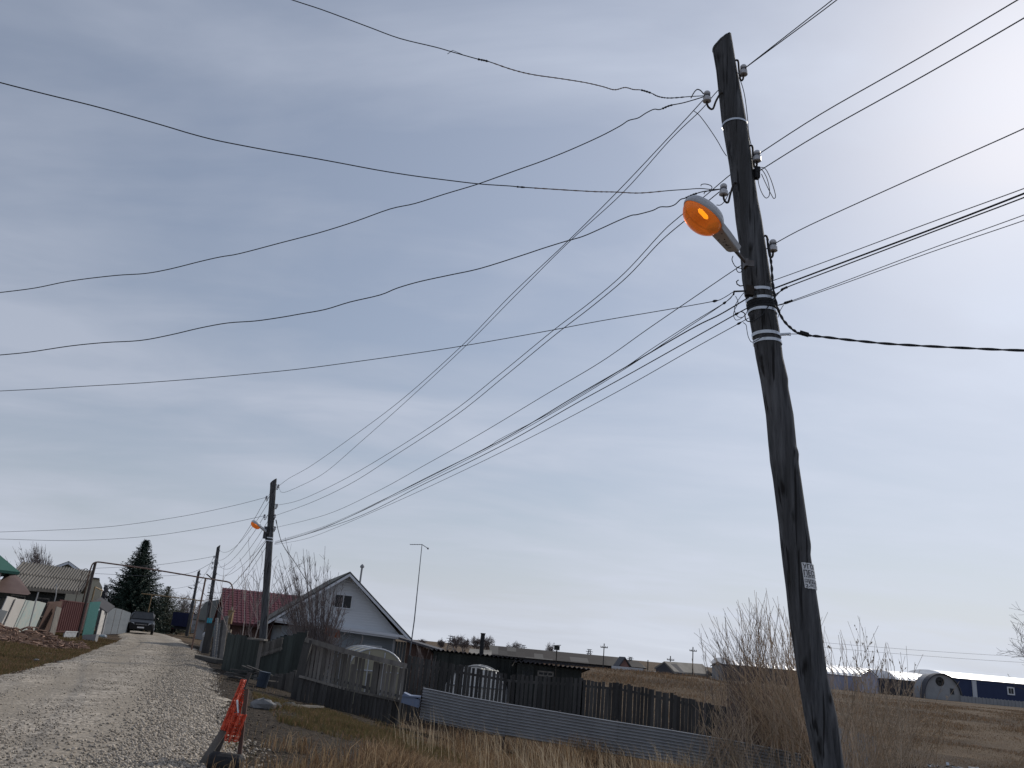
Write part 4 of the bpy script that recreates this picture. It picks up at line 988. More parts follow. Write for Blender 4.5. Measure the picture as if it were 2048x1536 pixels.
b = MB(O, .30); b.box(-.95,.95,-2.2,2.6,.75,2.15)
for k in range(6): b.box(-.96+k*.384-.02,-.96+k*.384+.02,-2.235,-2.2,.78,2.12)
b.build('cargo_box', M['truckblue'], tr)
b = MB(O, .30); b.box(-.8,.8,-2.1,4.4,.5,.72); b.box(-.9,.9,-2.3,-2.2,.45,.55); b.build('chassis', M['tyre'], tr)
b = MB(O, .30); b.prism([(-.85,2.75,.6),(-.85,4.5,.6),(-.85,4.5,1.3),(-.85,4.0,1.95),(-.85,2.75,1.95)], (1.7,0,0)); b.build('cab', M['truckblue'], tr)
for s in (-1, 1):
    for yy_ in (-1.2, 3.6):
        w = MB(O, .30); w.lathe((s*.8-.12, yy_, .4), (1,0,0), [(0,.36),(.03,.4),(.21,.4),(.24,.36)], 16); w.build('wheel', M['tyre'], tr)
    b = MB(O, .30); b.box(s*.75-.1, s*.75+.1, -2.33, -2.3, .47, .54); b.build('tail_light', M['redroof'], tr)

# ------------------------------------------------------------------ heap of earth, roots and branches on the left verge
c0 = on(-60, 32.5)
H_ = MB(); nH = 46; mH = 22; vs = []; fs = []
for j in range(mH+1):
    for i in range(nH+1):
        u = i/nH*2-1; v = j/mH*2-1
        x = c0.x-1.2+u*4.3; y = 33.2+v*2.6+u*1.8
        h = max(0, 1-u*u)**.6*max(0, 1-v*v)**.7
        z = gz(x, y)-.08+h*(.50+.30*nz(x, y, .9)+.2*nz(x, y, 2.5))+.12*nz(x, y, 5)*h
        vs.append((x, y, z))
for j in range(mH):
    for i in range(nH): fs.append((j*(nH+1)+i, j*(nH+1)+i+1, (j+1)*(nH+1)+i+1, (j+1)*(nH+1)+i))
H_.add(vs, fs)
hp = thing('earth_heap', (c0.x-.6, 33, 0), 'long heap of brown earth, roots and broken branches beside the road', 'heap')
H_.build('soil', M['debris'], hp)
b = MB()
for k in range(900):
    u = random.uniform(-1, 1); v = random.uniform(-1, .5)
    x = c0.x-1.2+u*4.1; y = 33.2+v*2.7+u*1.8; h = max(0, 1-u*u)**.6*max(0, 1-v*v)**.7
    z = gz(x, y)+h*(.50+.30*nz(x, y, .9)+.2*nz(x, y, 2.5))
    d = Vector((random.gauss(0,1), random.gauss(0,.6), random.uniform(-.3,.4))).normalized(); l = random.uniform(.12,.5)
    p = Vector((x, y, z)); r = random.uniform(.010,.045)
    b.tube([p-d*l/2, p+Vector((random.uniform(-.05,.05),0,.05)), p+d*l/2], [r, r*.9, r*.5], 4)
o = b.build('branches', M['debriswood'], hp); tag(o, kind='stuff')
# small bricks / stones on left verge
for i, (px, Y, lab) in enumerate(((205,53,'white brick lying on the verge before the white door'), (72,25.5,'small pale stone at the edge of the road by the heap'))):
    p = on(px, Y); b = MB().blob((p.x, Y, p.z+.06), .28 if i == 0 else .09, (1,.6,.38), 8, .12); o = b.build('stone', M['whitewall'] if i == 0 else M['stone'], at=tuple(p)); tag(o, lab, 'stone')
# ------------------------------------------------------------------ barrier with orange mesh
D = 10.3
tp = thing('road_barrier', tuple(on(448, D)), 'wooden road barrier wrapped in torn orange plastic mesh', 'barrier')
def rp(px, py, Y): return W(px, py, Y)
g1 = on(405, 10.3); g2 = on(474, 10.35)
top1 = rp(487, 1372, 10.5)
b = MB().beam(Vector((g1.x-.02, 10.25, g1.z)), rp(452,1452,10.35)-Vector((0,0,.02)), .075, .04, (0,1,0)); b.build('leg', M['oldwood'], tp)
b = MB().beam(Vector((g2.x+.02, 10.3, g2.z)), rp(494,1378,10.4), .045, .035, (0,1,0)); b.build('leg', M['brownwood'], tp)
b = MB().beam(rp(428,1520,10.6), rp(500,1345,10.7), .05, .03, (0,1,0)); b.build('leg', M['darkwood'], tp)
b = MB().tube([rp(470,1470,10.35), rp(478,1440,10.33), rp(474,1400,10.35)], .012, 5); b.build('wire_tie', M['steel'], tp)
def mesh_cloth(name, corners, nu, nv, thick, fold, parent, m, hole=.42):
    """a plastic net: strands both ways, gathered into folds"""
    b = MB(); C = [rp(*c) for c in corners]      # top-left, top-right, bottom-right, bottom-left
    def P(u, v):
        p = C[0].lerp(C[1], u).lerp(C[3].lerp(C[2], u), v)
        return p+Vector((0, fold*sin(u*17+v*3)+fold*.7*nz(u*9, v*6, 1), 0))+Vector((.012*nz(u*20, v*20, 1.3), 0, .012*nz(v*20, u*20, 1.1)))
    for i in range(nu+1):
        u = i/nu; pts = [P(u, k/nv) for k in range(nv+1)]
        for k in range(nv):
            b.beam(pts[k], pts[k+1], thick, .004, (0,1,0))
    for k in range(nv+1):
        v = k/nv; pts = [P(i/nu, v+ (.012 if i%2 else -.012)) for i in range(nu+1)]
        for i in range(nu): b.beam(pts[i], pts[i+1], thick*1.5, .004, (0,1,0))
    return b.build(name, m, parent)
mesh_cloth('orange_mesh', [(482,1360,10.45),(493,1362,10.45),(452,1462,10.3),(441,1457,10.3)], 5, 26, .010, .03, tp, M['orange'])
mesh_cloth('orange_mesh', [(478,1372,10.5),(492,1385,10.55),(470,1470,10.5),(440,1462,10.4)], 6, 20, .010, .04, tp, M['orange'])
mesh_cloth('orange_mesh', [(460,1425,10.28),(494,1432,10.3),(474,1483,10.28),(449,1480,10.25)], 11, 13, .009, .04, tp, M['orange'])
b = MB().lathe(Vector((g1.x+.10, 10.15, g1.z+.09)), (1,.05,-.03), [(0,.09),(.03,.115),(.34,.115),(.37,.09)], 16)
o = b.build('rubber_block', M['tyre'], at=(g1.x+.3, 10.15, g1.z)); tag(o, 'black rubber roll weighing down the foot of the orange barrier', 'weight')
# stones by the ditch
for (px, Y, s, lab) in ((525,18.6,.25,'large pale angular stone in the ditch right of the barrier'), (578,20.5,.18,'grey broken concrete lump below the dark fence foot'), (548,19.3,.16,'small dark stone between the two pale ones')):
    p = on(px, Y); b = MB().blob((p.x, Y, p.z+s*.25), s, (1.15,.8,.55), 9, .16); o = b.build('stone', M['stone'] if s > .2 else M['darkconcrete'], at=tuple(p)); tag(o, lab, 'stone')
p = W(521,1380,25.6); b = MB().lathe((p.x,25.6,gz(p.x,25.6)), (.12,0,1), [(0,.13),(.02,.15),(.40,.17),(.44,.175)], 14); b.lathe((p.x,25.6,gz(p.x,25.6)+.22), (.12,0,1), [(0,.17),(.04,.17)], 14)
o = b.build('blue_bin', mat('shaded_blue_plastic', (.022,.034,.055), (.03,.045,.07), 3, .6), at=(p.x,25.6,gz(p.x,25.6))); tag(o, 'blue tilted bin in the shadow of the dark fence corner', 'bin')  # blue plastic darkened in colour for the shadow it lies in
for (a, c, Y, lab) in (((566,1425),(640,1415),23.5,'long grey plank lying in the mud below the picket fence corner'),):
    p = on(a[0], Y-3.5); q = on(c[0], Y); o = MB().beam(p+Vector((0,0,.06)), q+Vector((0,0,.10)), .2, .05).build('plank', M['oldwood'], at=tuple(p)); tag(o, lab, 'plank')
p = on(497, 26.5); b = MB()
for k in range(9): b.beam((p.x+random.uniform(-.9,.9), 26.5+random.uniform(-.6,.6), gz(p.x,26.5)+.05+.03*k), (p.x+random.uniform(-.9,.9), 26.5+random.uniform(-.6,.6), gz(p.x,26.5)+.1+.05*k), .12, .04)
o = b.build('plank_pile', M['darkwood'], at=(p.x,26.5,gz(p.x,26.5))); tag(o, 'low jumble of dark planks at the foot of the dark fence', 'plank pile')
# burnt heap with pale scraps in the right field
p = on(1905, 34); ht = thing('rubbish_heap', tuple(p), 'low dark heap with white scraps in the right hand field', 'heap')
b = MB()
for k in range(26): b.blob((p.x+random.gauss(0,.8), 34+random.gauss(0,.5), p.z+.03), random.uniform(.15,.38), (1.3,1,.45), 7, .2)
b.build('soil', M['dirt'], ht)
b = MB()
for k in range(22):
    q = Vector((p.x+random.uniform(-1.5,1.5), 33.4+random.gauss(0,.3), p.z+random.uniform(.12,.25))); b.beam(q, q+Vector((random.uniform(-.35,.35),random.uniform(-.1,.1),random.uniform(-.06,.1))), .10, .03)
b.build('scraps', M['whitewall'], ht)
# ================================================================== FAR FIELD BUILDINGS
def wallbox(b, p0, p1, y0, y1, zb): b.box(p0, p1, y0, y1, zb, zb)
# patched barn
Y1 = 125; R0 = W(988,1297.5,Y1+5); R1 = W(1250,1317,Y1+5); E1 = W(1262,1333,Y1); E0x = W(965,1303,Y1).x
ez1 = E1.z; zb = gz(R1.x, Y1)
pb = thing('long_barn', ((R0.x+R1.x)/2, Y1+5, zb), 'very long low barn with patched dark and pale slate roof', 'barn')
rz = R1.z+.1; 
b = MB().prism([(E0x+1,Y1,ez1-.15),(E0x+1,Y1+5,rz),(E0x+1,Y1+10,ez1-.15),(E0x+1,Y1+5,rz-.2)], (E1.x-.9-E0x-1,0,0)); b.build('roof', M['patched'], pb)
MB().box(E0x+1.2, E1.x-1.6, Y1+.6, Y1+9.4, zb-1, ez1-.2).build('wall', M['darkgrey'], pb)
b = MB().prism([(E1.x-1.55,Y1+.7,zb-.5),(E1.x-1.55,Y1+9.3,zb-.5),(E1.x-1.55,Y1+9.3,ez1-.2),(E1.x-1.55,Y1+5,rz-.3),(E1.x-1.55,Y1+.7,ez1-.2)], (.2,0,0)); b.build('gable', M['brick'], pb)
a_ = W(938,1297,118); c_ = W(984,1301,118); sb = thing('pale_shed', ((a_.x+c_.x)/2, 119, zb), 'low shed with a pale flat roof left of the long barn', 'shed')
MB().box(a_.x+.1, c_.x-.1, 118.1, 122, zb-1, a_.z-.55).build('wall', M['cream'], sb)
MB().prism([(a_.x,118,a_.z-.75),(a_.x,123,a_.z),(a_.x,123,a_.z-.12),(a_.x,118,a_.z-.87)], (c_.x-a_.x,0,0)).build('roof', M['slate'], sb)
# brick gable porch in front of the barn end
a = W(1239,1334,Y1-5); k = W(1249.5,1317.5,Y1-5); c = W(1260,1334,Y1-5)
gb = thing('brick_annex', (k.x, Y1-4, zb), 'small pink brick gable standing at the right end of the long barn', 'annex')
MB().prism([(a.x,Y1-5,zb-1.5),(c.x,Y1-5,zb-1.5),(c.x,Y1-5,a.z),(k.x,Y1-5,k.z),(a.x,Y1-5,a.z)], (0,4.8,0)).build('wall', M['brick'], gb)
MB().prism([(k.x,Y1-5.3,k.z),(c.x+.5,Y1-5.3,a.z-.4),(c.x+.5,Y1-5.3,a.z-.2),(k.x,Y1-5.3,k.z+.25),(a.x-.3,Y1-5.3,a.z-.1),(a.x-.3,Y1-5.3,a.z-.3)], (0,5.2,0)).build('roof', M['darkgrey'], gb)
def hip(name, l, k1, k2, r, D, dp, roofm, wallm, label, cat='barn'):
    l = W(*l, D); r = W(*r, D); k1 = W(*k1, D+dp/2); k2 = W(*k2, D+dp/2); zb = gz(l.x, D)-.6
    h = thing(name, ((l.x+r.x)/2, D+dp/2, zb), label, cat); ez = (l.z+r.z)/2
    vs = [Vector((l.x,D,ez)), Vector((r.x,D,ez)), k1, k2, Vector((l.x,D+dp,ez)), Vector((r.x,D+dp,ez))]
    MB().add(vs+[v-Vector((0,0,.15)) for v in vs], [(0,1,3,2), (0,2,4), (2,3,5,4), (1,5,3), (6,8,9,7), (6,10,8), (8,10,11,9), (7,9,11), (0,6,7,1), (4,10,6,0), (1,7,11,5)]).build('roof', roofm, h)
    MB().box(l.x+.3, r.x-.3, D+.3, D+dp-.3, zb-1, ez-.1).build('wall', wallm, h); return h
hip('hipped_barn', (1252,1333), (1260,1322), (1277,1322.7), (1293,1336), 135, 9, M['patched'], M['brick'], 'dark hip roofed barn just right of the brick gable')
a = W(1224,1332.5,112); c = W(1287,1336.5,112); b = MB().box(a.x, c.x, 112, 112.3, gz(a.x,112)-1.5, (a.z+c.z)/2-.0)
o = b.build('low_wall', M['whitewall'], at=(a.x,112,gz(a.x,112))); tag(o, 'low white wall in front of the dark barns beyond the field', 'wall')
a = W(1328,1340,118); c = W(1352,1346,118)
# grey barn with dark open gable, ridge running off to the right
D = 110; l = W(1309,1334.5,D); k = W(1328.5,1322.5,D); r = W(1349,1343,D); k2 = W(1405,1328,D+10); r2 = W(1425,1347,D+10); zb = gz(l.x, D)-1
gbn = thing('grey_roofed_barn', (k.x, D, zb), 'barn with a dark gable and smooth pale grey roof behind the field', 'barn')
MB().prism([(l.x+.2,D,zb),(r.x-.2,D,zb),(r.x-.2,D,r.z-.1),(k.x,D,k.z-.2),(l.x+.2,D,l.z-.1)], (2,2,0)).build('gable', M['darkgrey'], gbn)
MB().add([k, k2, Vector((r2.x,r2.y,r.z)), Vector((r.x,r.y,r.z)), k-Vector((0,0,.25)), k2-Vector((0,0,.25)), Vector((r2.x,r2.y,r.z-.25)), Vector((r.x,r.y,r.z-.25)), l, l+(k2-k), l-Vector((0,0,.25)), l+(k2-k)-Vector((0,0,.25))],
    [(0,3,2,1), (4,5,6,7), (0,4,7,3), (3,7,6,2), (0,1,9,8), (4,10,11,5), (8,10,4,0), (1,2,6,5), (1,5,11,9), (8,9,11,10)]).build('roof', M['slate'], gbn)
MB().prism([(r.x-.3,D+.4,zb),(r2.x-.3,r2.y,zb),(r2.x-.3,r2.y,r.z-.26),(r.x-.3,D+.4,r.z-.26)], (-3,3,0)).build('wall', M['concrete'], gbn)
gable_house('field_house', (1420,1333), (1436,1325), (1449,1331), 118, 8, M['concrete'], M['darkgrey'], 'small grey gabled house half hidden by the willow twigs', zb=-1.2)
# long white roofed hangars behind the bushes
def hangar(name, pl, pr, plb, prb, D, dp, roofpx, wallm, roofm, label, zb=-1.0):
    """front wall between pl..pr (top) ; roof rises back to roofpx above the eave"""
    a = W(*pl, D); c = W(*pr, D); ez = (a.z+c.z)/2; rt = W(*roofpx, D+dp/2)
    h = thing(name, ((a.x+c.x)/2, D+dp/2, zb), label, 'hangar')
    MB().box(a.x, c.x, D, D+dp, zb, ez).build('wall', wallm, h)
    hh = rt.z-ez; prof = [(D-.3, ez)]+[(D+dp/2-(dp/2)*cos(t), ez+hh*sin(t)) for t in np.linspace(.25, pi-.25, 11)]+[(D+dp+.3, ez)]
    n = len(prof); vs = [(a.x-.2, y, z) for y, z in prof]+[(c.x+.2, y, z) for y, z in prof]
    MB().add(vs, [(i, i+1, n+i+1, n+i) for i in range(n-1)]+[tuple(range(n-1,-1,-1)), tuple(range(n,2*n)), (0, n, 2*n-1, n-1)]).build('roof', roofm, h, smooth=False)
    return h, a, c, ez
hangar('hangar', (1466,1330), (1640,1345), 0, 0, 150, 14, (1540,1324), M['darkgrey'], M['whiteroof'], 'long tan walled hangar with glaring white roof left of the utility pole')
hangar('hangar', (1650,1348), (1792,1359), 0, 0, 160, 14, (1720,1335), M['lavwall'], M['whiteroof'], 'pale lilac hangar with white roof right of the utility pole')
gable_house('peaked_shed', (1719,1349), (1740,1339), (1757,1355), 150, 8, M['lavwall'], M['darkgrey'], 'small peaked shed in front of the lilac hangar', zb=-1)
hangar('hangar', (1793,1359), (1862,1365), 0, 0, 153, 14, (1830,1346), M['darkgrey'], M['whiteroof'], 'dark walled hangar with white roof left of the arched one')
h4, a, c, ez = hangar('hangar', (1893,1356), (2140,1375), 0, 0, 150, 14, (1960,1349), M['darkblue'], M['whiteroof'], 'navy blue hangar with white roof, white pillar and small window', zb=-.6)
u = W(1943,1362,150); v = W(1954,1392,150); MB().box(u.x, v.x, 149.85, 150, -.5, ez-.1).build('pillar', M['whitewall'], h4)
u = W(2016,1376,150); v = W(2027,1388,150); window('window', h4, (0,149.95,0), 0, u.x, v.x, v.z, u.z, M['trim'], 1, .2)
b = MB()
D = 146; L_ = W(1848,1385,D); R_ = W(1922,1392,D); tp = W(1880,1348.5,D); zb = -.5; xm = (L_.x+R_.x)/2; w_ = (R_.x-L_.x)/2; hh = tp.z-zb
ar = thing('arched_hangar', (xm, D+2, zb), 'round arched hangar end in pale grey beside the navy hangar', 'hangar')
prof = [(xm-w_*cos(t), zb+hh*sin(t)**.8) for t in np.linspace(0, pi, 21)]
MB().prism([(x, D, z) for x, z in prof], (0,3.9,0)).build('end_wall', M['concrete'], ar)
n = len(prof); q = [(xm+(x-xm)*1.05, zb+(z-zb)*1.04) for x, z in prof]
MB().add([(x, D-.4, z) for x, z in q]+[(x, D+1.2, z) for x, z in q]+[(x, D-.4, z) for x, z in prof]+[(x, D+1.2, z) for x, z in prof], [(i, i+1, n+i+1, n+i) for i in range(n-1)]+[(2*n+i, 3*n+i, 3*n+i+1, 2*n+i+1) for i in range(n-1)]+[(i, 2*n+i, 2*n+i+1, i+1) for i in range(n-1)]).build('roof', M['darkgrey'], ar)
p = W(1880,1363,D-.05); b = MB()
for k in range(8):
    t = k*pi/4; b.beam(p, p+Vector((cos(t),0,sin(t)))*.62, .2, .06, (0,1,0))
b.lathe(p+Vector((0,.02,0)), (0,-1,0), [(0,.75),(.05,.72),(.05,.55),(.0,.5)], 20); b.build('round_vent', M['darkwood'], ar)
u = W(1901,1378,D); v = W(1907,1388,D); window('window', ar, (0,D-.02,0), 0, u.x, v.x, v.z, u.z, M['darkgrey'], 1, .1)
u = W(1922,1392,143); v = W(2140,1408,143); b = MB().box(u.x, v.x, 143, 143.2, -.9, u.z)
for k in range(30): x = u.x+(v.x-u.x)*k/30; b.box(x-.07, x+.07, 142.9, 143, -.9, u.z+.08)
o = b.build('concrete_wall', M['concrete'], at=(u.x,143,-.6)); tag(o, 'low grey concrete panel wall in front of the navy hangar', 'wall')
# pylons and far poles
def pylon(px, py, D, label, w=2.2):
    t = W(px, py, D); zb = gz(t.x, D)-1; g = thing('lattice_pylon', (t.x, D, zb), label, 'pylon', 'lattice pylons on the skyline'); h = t.z-zb; r = D*.00028
    b = MB(); C = [(-1,-1),(1,-1),(1,1),(-1,1)]
    P = lambda s, k: Vector((t.x+C[k][0]*w*(.5-.38*s), D+C[k][1]*w*(.5-.38*s), zb+h*s))
    N = 9
    for k in range(4):
        b.tube([P(0,k), P(1,k)], r, 4)
        for i in range(N):
            b.tube([P(i/N,k), P((i+1)/N,(k+1)%4)], r*.6, 3); b.tube([P((i+1)/N,k), P(i/N,(k+1)%4)], r*.6, 3)
    b.build('tower', M['lattice'], g); b = MB()
    for s, l in ((.98, .7), (.84, 1.0), (.70, .8)): b.tube([(t.x-w*l*.6,D,zb+h*s), (t.x+w*l*.6,D,zb+h*s)], r*1.1, 4)
    b.build('crossarm', M['lattice'], g)
pylon(903,1271.5,240,'tallest lattice pylon left of the stove pipe on the skyline')
pylon(1046.5,1290,300,'lattice pylon above the middle of the patched barn')
pylon(1179,1298.5,320,'lattice pylon above the right part of the patched barn')
pylon(1261,1314,330,'smallest lattice pylon above the hip roofed barn', 2.0)
def farpole(px, py, D, label, arms=1):
    t = W(px, py, D); zb = gz(t.x, D)-.5; g = thing('far_utility_pole', (t.x, D, zb), label, 'utility pole', 'far utility poles in the field'); r = D*.0006
    MB().tube([(t.x,D,zb), tuple(t)], r, 6).build('pole', M['darkwood'], g)
    b = MB()
    for k in range(arms):
        z = t.z-D*.0045*(1+k*.8); b.beam((t.x-D*.0042,D-.1,z), (t.x+D*.0042,D-.1,z), D*.0009, D*.0009)
        for s in (-1,-.45,.45,1): b.tube([(t.x+s*D*.0038,D-.1,z), (t.x+s*D*.0038,D-.1,z+D*.0016)], D*.0004, 5)
    if arms: b.build('crossarm', M['iron'], g)
farpole(988.5,1287.5,150,'far pole with crossarm at the left end of the barn ridge')
farpole(1208.5,1287,112,'far pole with crossarm in front of the patched barn roof', 1)
farpole(1386,1294,95,'far pole with crossarm behind the pale grey barn roof')
farpole(1296,1320,120,'short bare far pole between the two barns', 0)
farpole(1341,1312,118,'short far pole with a blob on top above the dark gable', 1)
# ================================================================== TREES
def spruce(px, D, ptop, wpx, label, m, tm, seed, lv=46, zb0=None):
    random.seed(seed)
    t = W(*ptop, D); zb = gz(t.x, D) if zb0 is None else zb0; h = t.z-zb; R = wpx/2*D/F
    g = thing('spruce_tree', (t.x, D, zb), label, 'tree', 'spruces at the road end')
    MB().tube([(t.x,D,zb-.2), (t.x,D,zb+h*.5), (t.x,D,zb+h*.98)], [.22*h/9, .12*h/9, .02], 8).build('trunk', tm, g)
    vs = []; fs = []
    def tri(a, b, c): n = len(vs); vs.extend([a, b, c]); fs.append((n, n+1, n+2))
    for i in range(lv):
        s = (i+.5)/lv; z = zb+h*(.05+.93*s); rad = R*(1-s)**.88*(1+.10*sin(i*2.1))+.12
        nb = max(6, int(20*(1-s)+7))
        for k in range(nb):
            a = 2*pi*(k+random.random())/nb; L_ = rad*random.uniform(.72, 1.12)
            d = Vector((cos(a), sin(a), 0)); droop = -.20-.25*(1-s); lift = .32+.3*s
            side = Vector((-sin(a), cos(a), 0)); ns = max(4, int(L_/.16))
            for j in range(ns):
                q = (j+.6)/ns; p = Vector((t.x, D, z))+d*L_*q+Vector((0,0,L_*(droop*q+lift*q*q*.9)))
                for m_ in range(5):
                    sz = .24*(1-.45*q)*(1+.4*(1-s))*random.uniform(.6,1.2)*h/9
                    u = (side*random.uniform(-1,1)+d*random.uniform(.1,1)+Vector((0,0,random.uniform(-.75,.35)))).normalized()
                    w = (u.cross(Vector((random.gauss(0,1), random.gauss(0,1), random.gauss(0,1))))).normalized()
                    pp = p+Vector((random.gauss(0,.05), random.gauss(0,.05), random.gauss(0,.05)))*h/9
                    tri(pp-w*sz*.22, pp+w*sz*.22, pp+u*sz*1.5)
    tri(t+Vector((-.05,0,-.5)), t+Vector((.05,0,-.5)), t)
    o = npmesh('crown', np.array([tuple(v) for v in vs]), np.array(fs), m); o.data.transform(Matrix.Translation((-t.x,-D,-zb))); o.parent = g
spruce(0, 84, (294,1077), 150, 'tall dark dense spruce behind the parked car', M['needle'], M['trunk'], 3)
spruce(0, 98, (338,1171), 140, 'smaller olive green spruce right of the tall one', M['needle2'], M['trunk'], 5, 34)
def grow(mb, p, d, L_, r, depth, nk, spread, up=.15, segs=4, minr=.003, kids=.4, sides=4, curl=.12, kl=1.0):
    pts = [p]; rs = [r]; q = p.copy(); dd = d.normalized()
    for i in range(segs):
        dd = (dd+Vector((random.gauss(0,curl), random.gauss(0,curl), random.gauss(0,curl*.6)+up*.3))).normalized()
        q = q+dd*L_/segs; pts.append(q.copy()); rs.append(max(minr, r*(1-.75*(i+1)/segs)))
    mb.tube(pts, rs, sides if depth > 1 else 3, False)
    if depth <= 0: return
    for k in range(nk):
        s = random.uniform(kids, 1.0); i = min(segs-1, int(s*segs)); f = s*segs-i
        b = pts[i].lerp(pts[i+1], f); ax = (pts[i+1]-pts[i]).normalized()
        o = Vector((random.gauss(0,1), random.gauss(0,1), random.gauss(0,.6))); o = (o-ax*o.dot(ax)).normalized()
        nd = (ax*(1-spread)+o*spread+Vector((0,0,up))).normalized()
        grow(mb, b, nd, L_*random.uniform(.42,.72)*kl, max(minr, rs[i]*.62), depth-1, max(2, int(nk*.75)), spread, up, max(2, segs-1), minr, .15, sides, curl, 1.0)
def bare_tree(px, D, ptop, label, stems, bark, seed, nk=6, depth=3, spread=.5, width=1.0, minr=.006, group=None, zb0=None, name='bare_tree', r0=.1, up=.15, trunkh=.25):
    random.seed(seed); t = W(*ptop, D); b0 = on(px, D); zb = b0.z if zb0 is None else zb0
    g = thing(name, (b0.x, D, zb), label, 'tree', group); h = t.z-zb
    tr = MB(); cr = MB()
    for s in range(stems):
        a = 2*pi*s/stems+random.random(); lean = .10+.22*random.random() if stems > 1 else .03
        d = Vector((cos(a)*lean*width, sin(a)*lean*width, 1)).normalized(); p = Vector((b0.x, D, zb-.1))+Vector((cos(a), sin(a), 0))*.08*(stems > 1)
        hs = h*random.uniform(.8, 1.0); e = p+d*hs*trunkh
        tr.tube([p, p.lerp(e, .5)+Vector((random.gauss(0,.02)*h, 0, 0))*.5, e], [r0, r0*.85, r0*.72], 7)
        grow(cr, e, d+Vector(((t.x-b0.x)/h*.8,0,0)), hs*(1-trunkh)*.97, r0*.72, depth, nk, spread, up, 5, minr, .18, 5)
    tr.build('trunk', bark, g); cr.build('crown', bark, g); return g
bare_tree(485, 36, (502,1150), 'small pale barked sapling with forked stems before the red roof', 4, M['palebark'], 4, 4, 2, .40, 1.5, .007, 'bare trees', r0=.035, trunkh=.3)
bare_tree(500, 37.5, (520,1165), 'thin upright brown sapling just behind the pale one', 4, M['twigred'], 8, 5, 2, .35, 1.0, .006, 'bare trees', r0=.025, trunkh=.3)
bare_tree(360, 112, (372,1205), 'distant bare tree between the small spruce and the grey house', 4, M['twigred'], 23, 8, 3, .6, 1.2, .014, 'bare trees', r0=.08)
bare_tree(379, 118, (387,1212), 'second distant bare tree nearer the grey house roof', 3, M['twigred'], 24, 8, 3, .6, 1.2, .014, 'bare trees', r0=.08)
for i, (px, py, D, s, lab) in enumerate(((928,1277,190,1.5,'tallest far bare tree left of the stove pipe'), (912,1280,195,1.3,'far bare tree next to the tallest, on its left'), (951,1281,200,.7,'narrow far bare tree just left of the stove pipe'),
    (974,1283,170,1.3,'darker far tree right of the stove pipe'), (1027,1290,210,1.6,'rounded far tree above the barn ridge'), (1101,1298,220,1.2,'small far tree above the barn beside the nest box'), (882,1284,200,1.0,'faint far bare tree by the tall pylon'), (845,1284,180,1.0,'low far bush above the outbuilding roof'))):
    bare_tree(px-2, D, (px, py), lab, 4, M['twigred'], 40+i, 10, 3, .55, s, .014, 'far bare trees on the skyline', r0=.12, trunkh=.2)
# ================================================================== BUSHES
def bush(px, D, tips, n, label, m, seed, rbase=1.0, sub=9, minr=.004, r0=.016, catk=False, sp=.3, zoff=0, name='willow_bush', tree=None, fmin=.62):
    """stems rise from a small area and fan out to the tip outline given in pixels"""
    random.seed(seed); c = on(px, D); b = MB(); bt = MB(); tipsW = [W(*t, D) for t in tips]
    for k in range(n):
        u = random.random()*(len(tipsW)-1); i = int(u); t = tipsW[i].lerp(tipsW[i+1], u-i)
        f = random.uniform(fmin, 1.03)
        s = Vector((c.x+random.gauss(0, rbase*.5), D+random.gauss(0, rbase*.6), 0)); s.z = gz(s.x, s.y)-.05
        e = Vector((s.x+(t.x-s.x)*f, D+random.gauss(0, .5+.25*abs(t.x-c.x)), s.z+(t.z-s.z)*f))
        pts = []; rs = []; rr = r0*random.uniform(.5, 1.1); m_ = 8; bend = random.uniform(.0,.25)
        for j in range(m_+1):
            q = j/m_; hq = q+bend*q*(1-q); p = Vector((s.x+(e.x-s.x)*q, s.y+(e.y-s.y)*q, s.z+(e.z-s.z)*hq))
            p += Vector((nz(k, q*3, 1.1), nz(q*3, k+9, 1.1), 0))*.16*q; pts.append(p); rs.append(max(minr, rr*(1-.8*q)))
        b.tube(pts, rs, 4, False)
        for q in range(sub):
            j = random.randint(2, m_-1); p = pts[j]; ax = (pts[j+1]-p).normalized()
            d = (ax+Vector((random.gauss(0,sp), random.gauss(0,sp), random.gauss(0,.15)+.1))).normalized(); l = random.uniform(.25,.8)*(1.15-j/m_)*(e-s).length*.33
            mid = p+d*l*.5+Vector((0,0,.02)); ee = p+d*l+Vector((0,0,.08*l)); bt.tube([p, mid, ee], [rs[j]*.6, max(minr*.8,rs[j]*.45), minr*.7], 3, False)
            if catk:
                for w in range(random.randint(0, 4)):
                    cpt = mid.lerp(ee, random.random()); bt.blob(cpt, .009, (1,1,1.8), 4)
    b.v += [] ; n0 = len(b.v); b.v += bt.v; b.f += [tuple(n0+i for i in f) for f in bt.f]
    if tree:
        g = thing('bare_tree', (c.x, D, c.z), label, 'tree', 'bare trees'); tr = MB()
        for k in range(tree[0]):
            a = 2*pi*k/tree[0]; tr.tube([(c.x+.05*cos(a), D+.05*sin(a), c.z-.1), (c.x+tree[2]*cos(a)*.5, D+tree[2]*sin(a)*.5, c.z+tree[3]*.5), (c.x+tree[2]*cos(a), D+tree[2]*sin(a), c.z+tree[3])], [tree[1], tree[1]*.8, tree[1]*.55], 7)
        tr.build('trunk', m, g); b.build('crown', m, g); return g
    o = b.build(name, m, at=(c.x, D, c.z)); tag(o, label, 'bush'); return o
bush(1612, 23, [(1345,1262),(1375,1250),(1430,1215),(1475,1200),(1530,1185),(1560,1190),(1600,1200),(1640,1235)], 180,
    'large dense willow bush left of the utility pole foot', M['twig'], 31, 1.7, 12, .0042, .014, sp=.42)
bush(1520, 25, [(1400,1240),(1450,1225),(1500,1215),(1560,1205)], 110, 'paler willow thicket behind the left side of the big bush', M['twigred'], 32, 1.3, 9, .0045, .014)
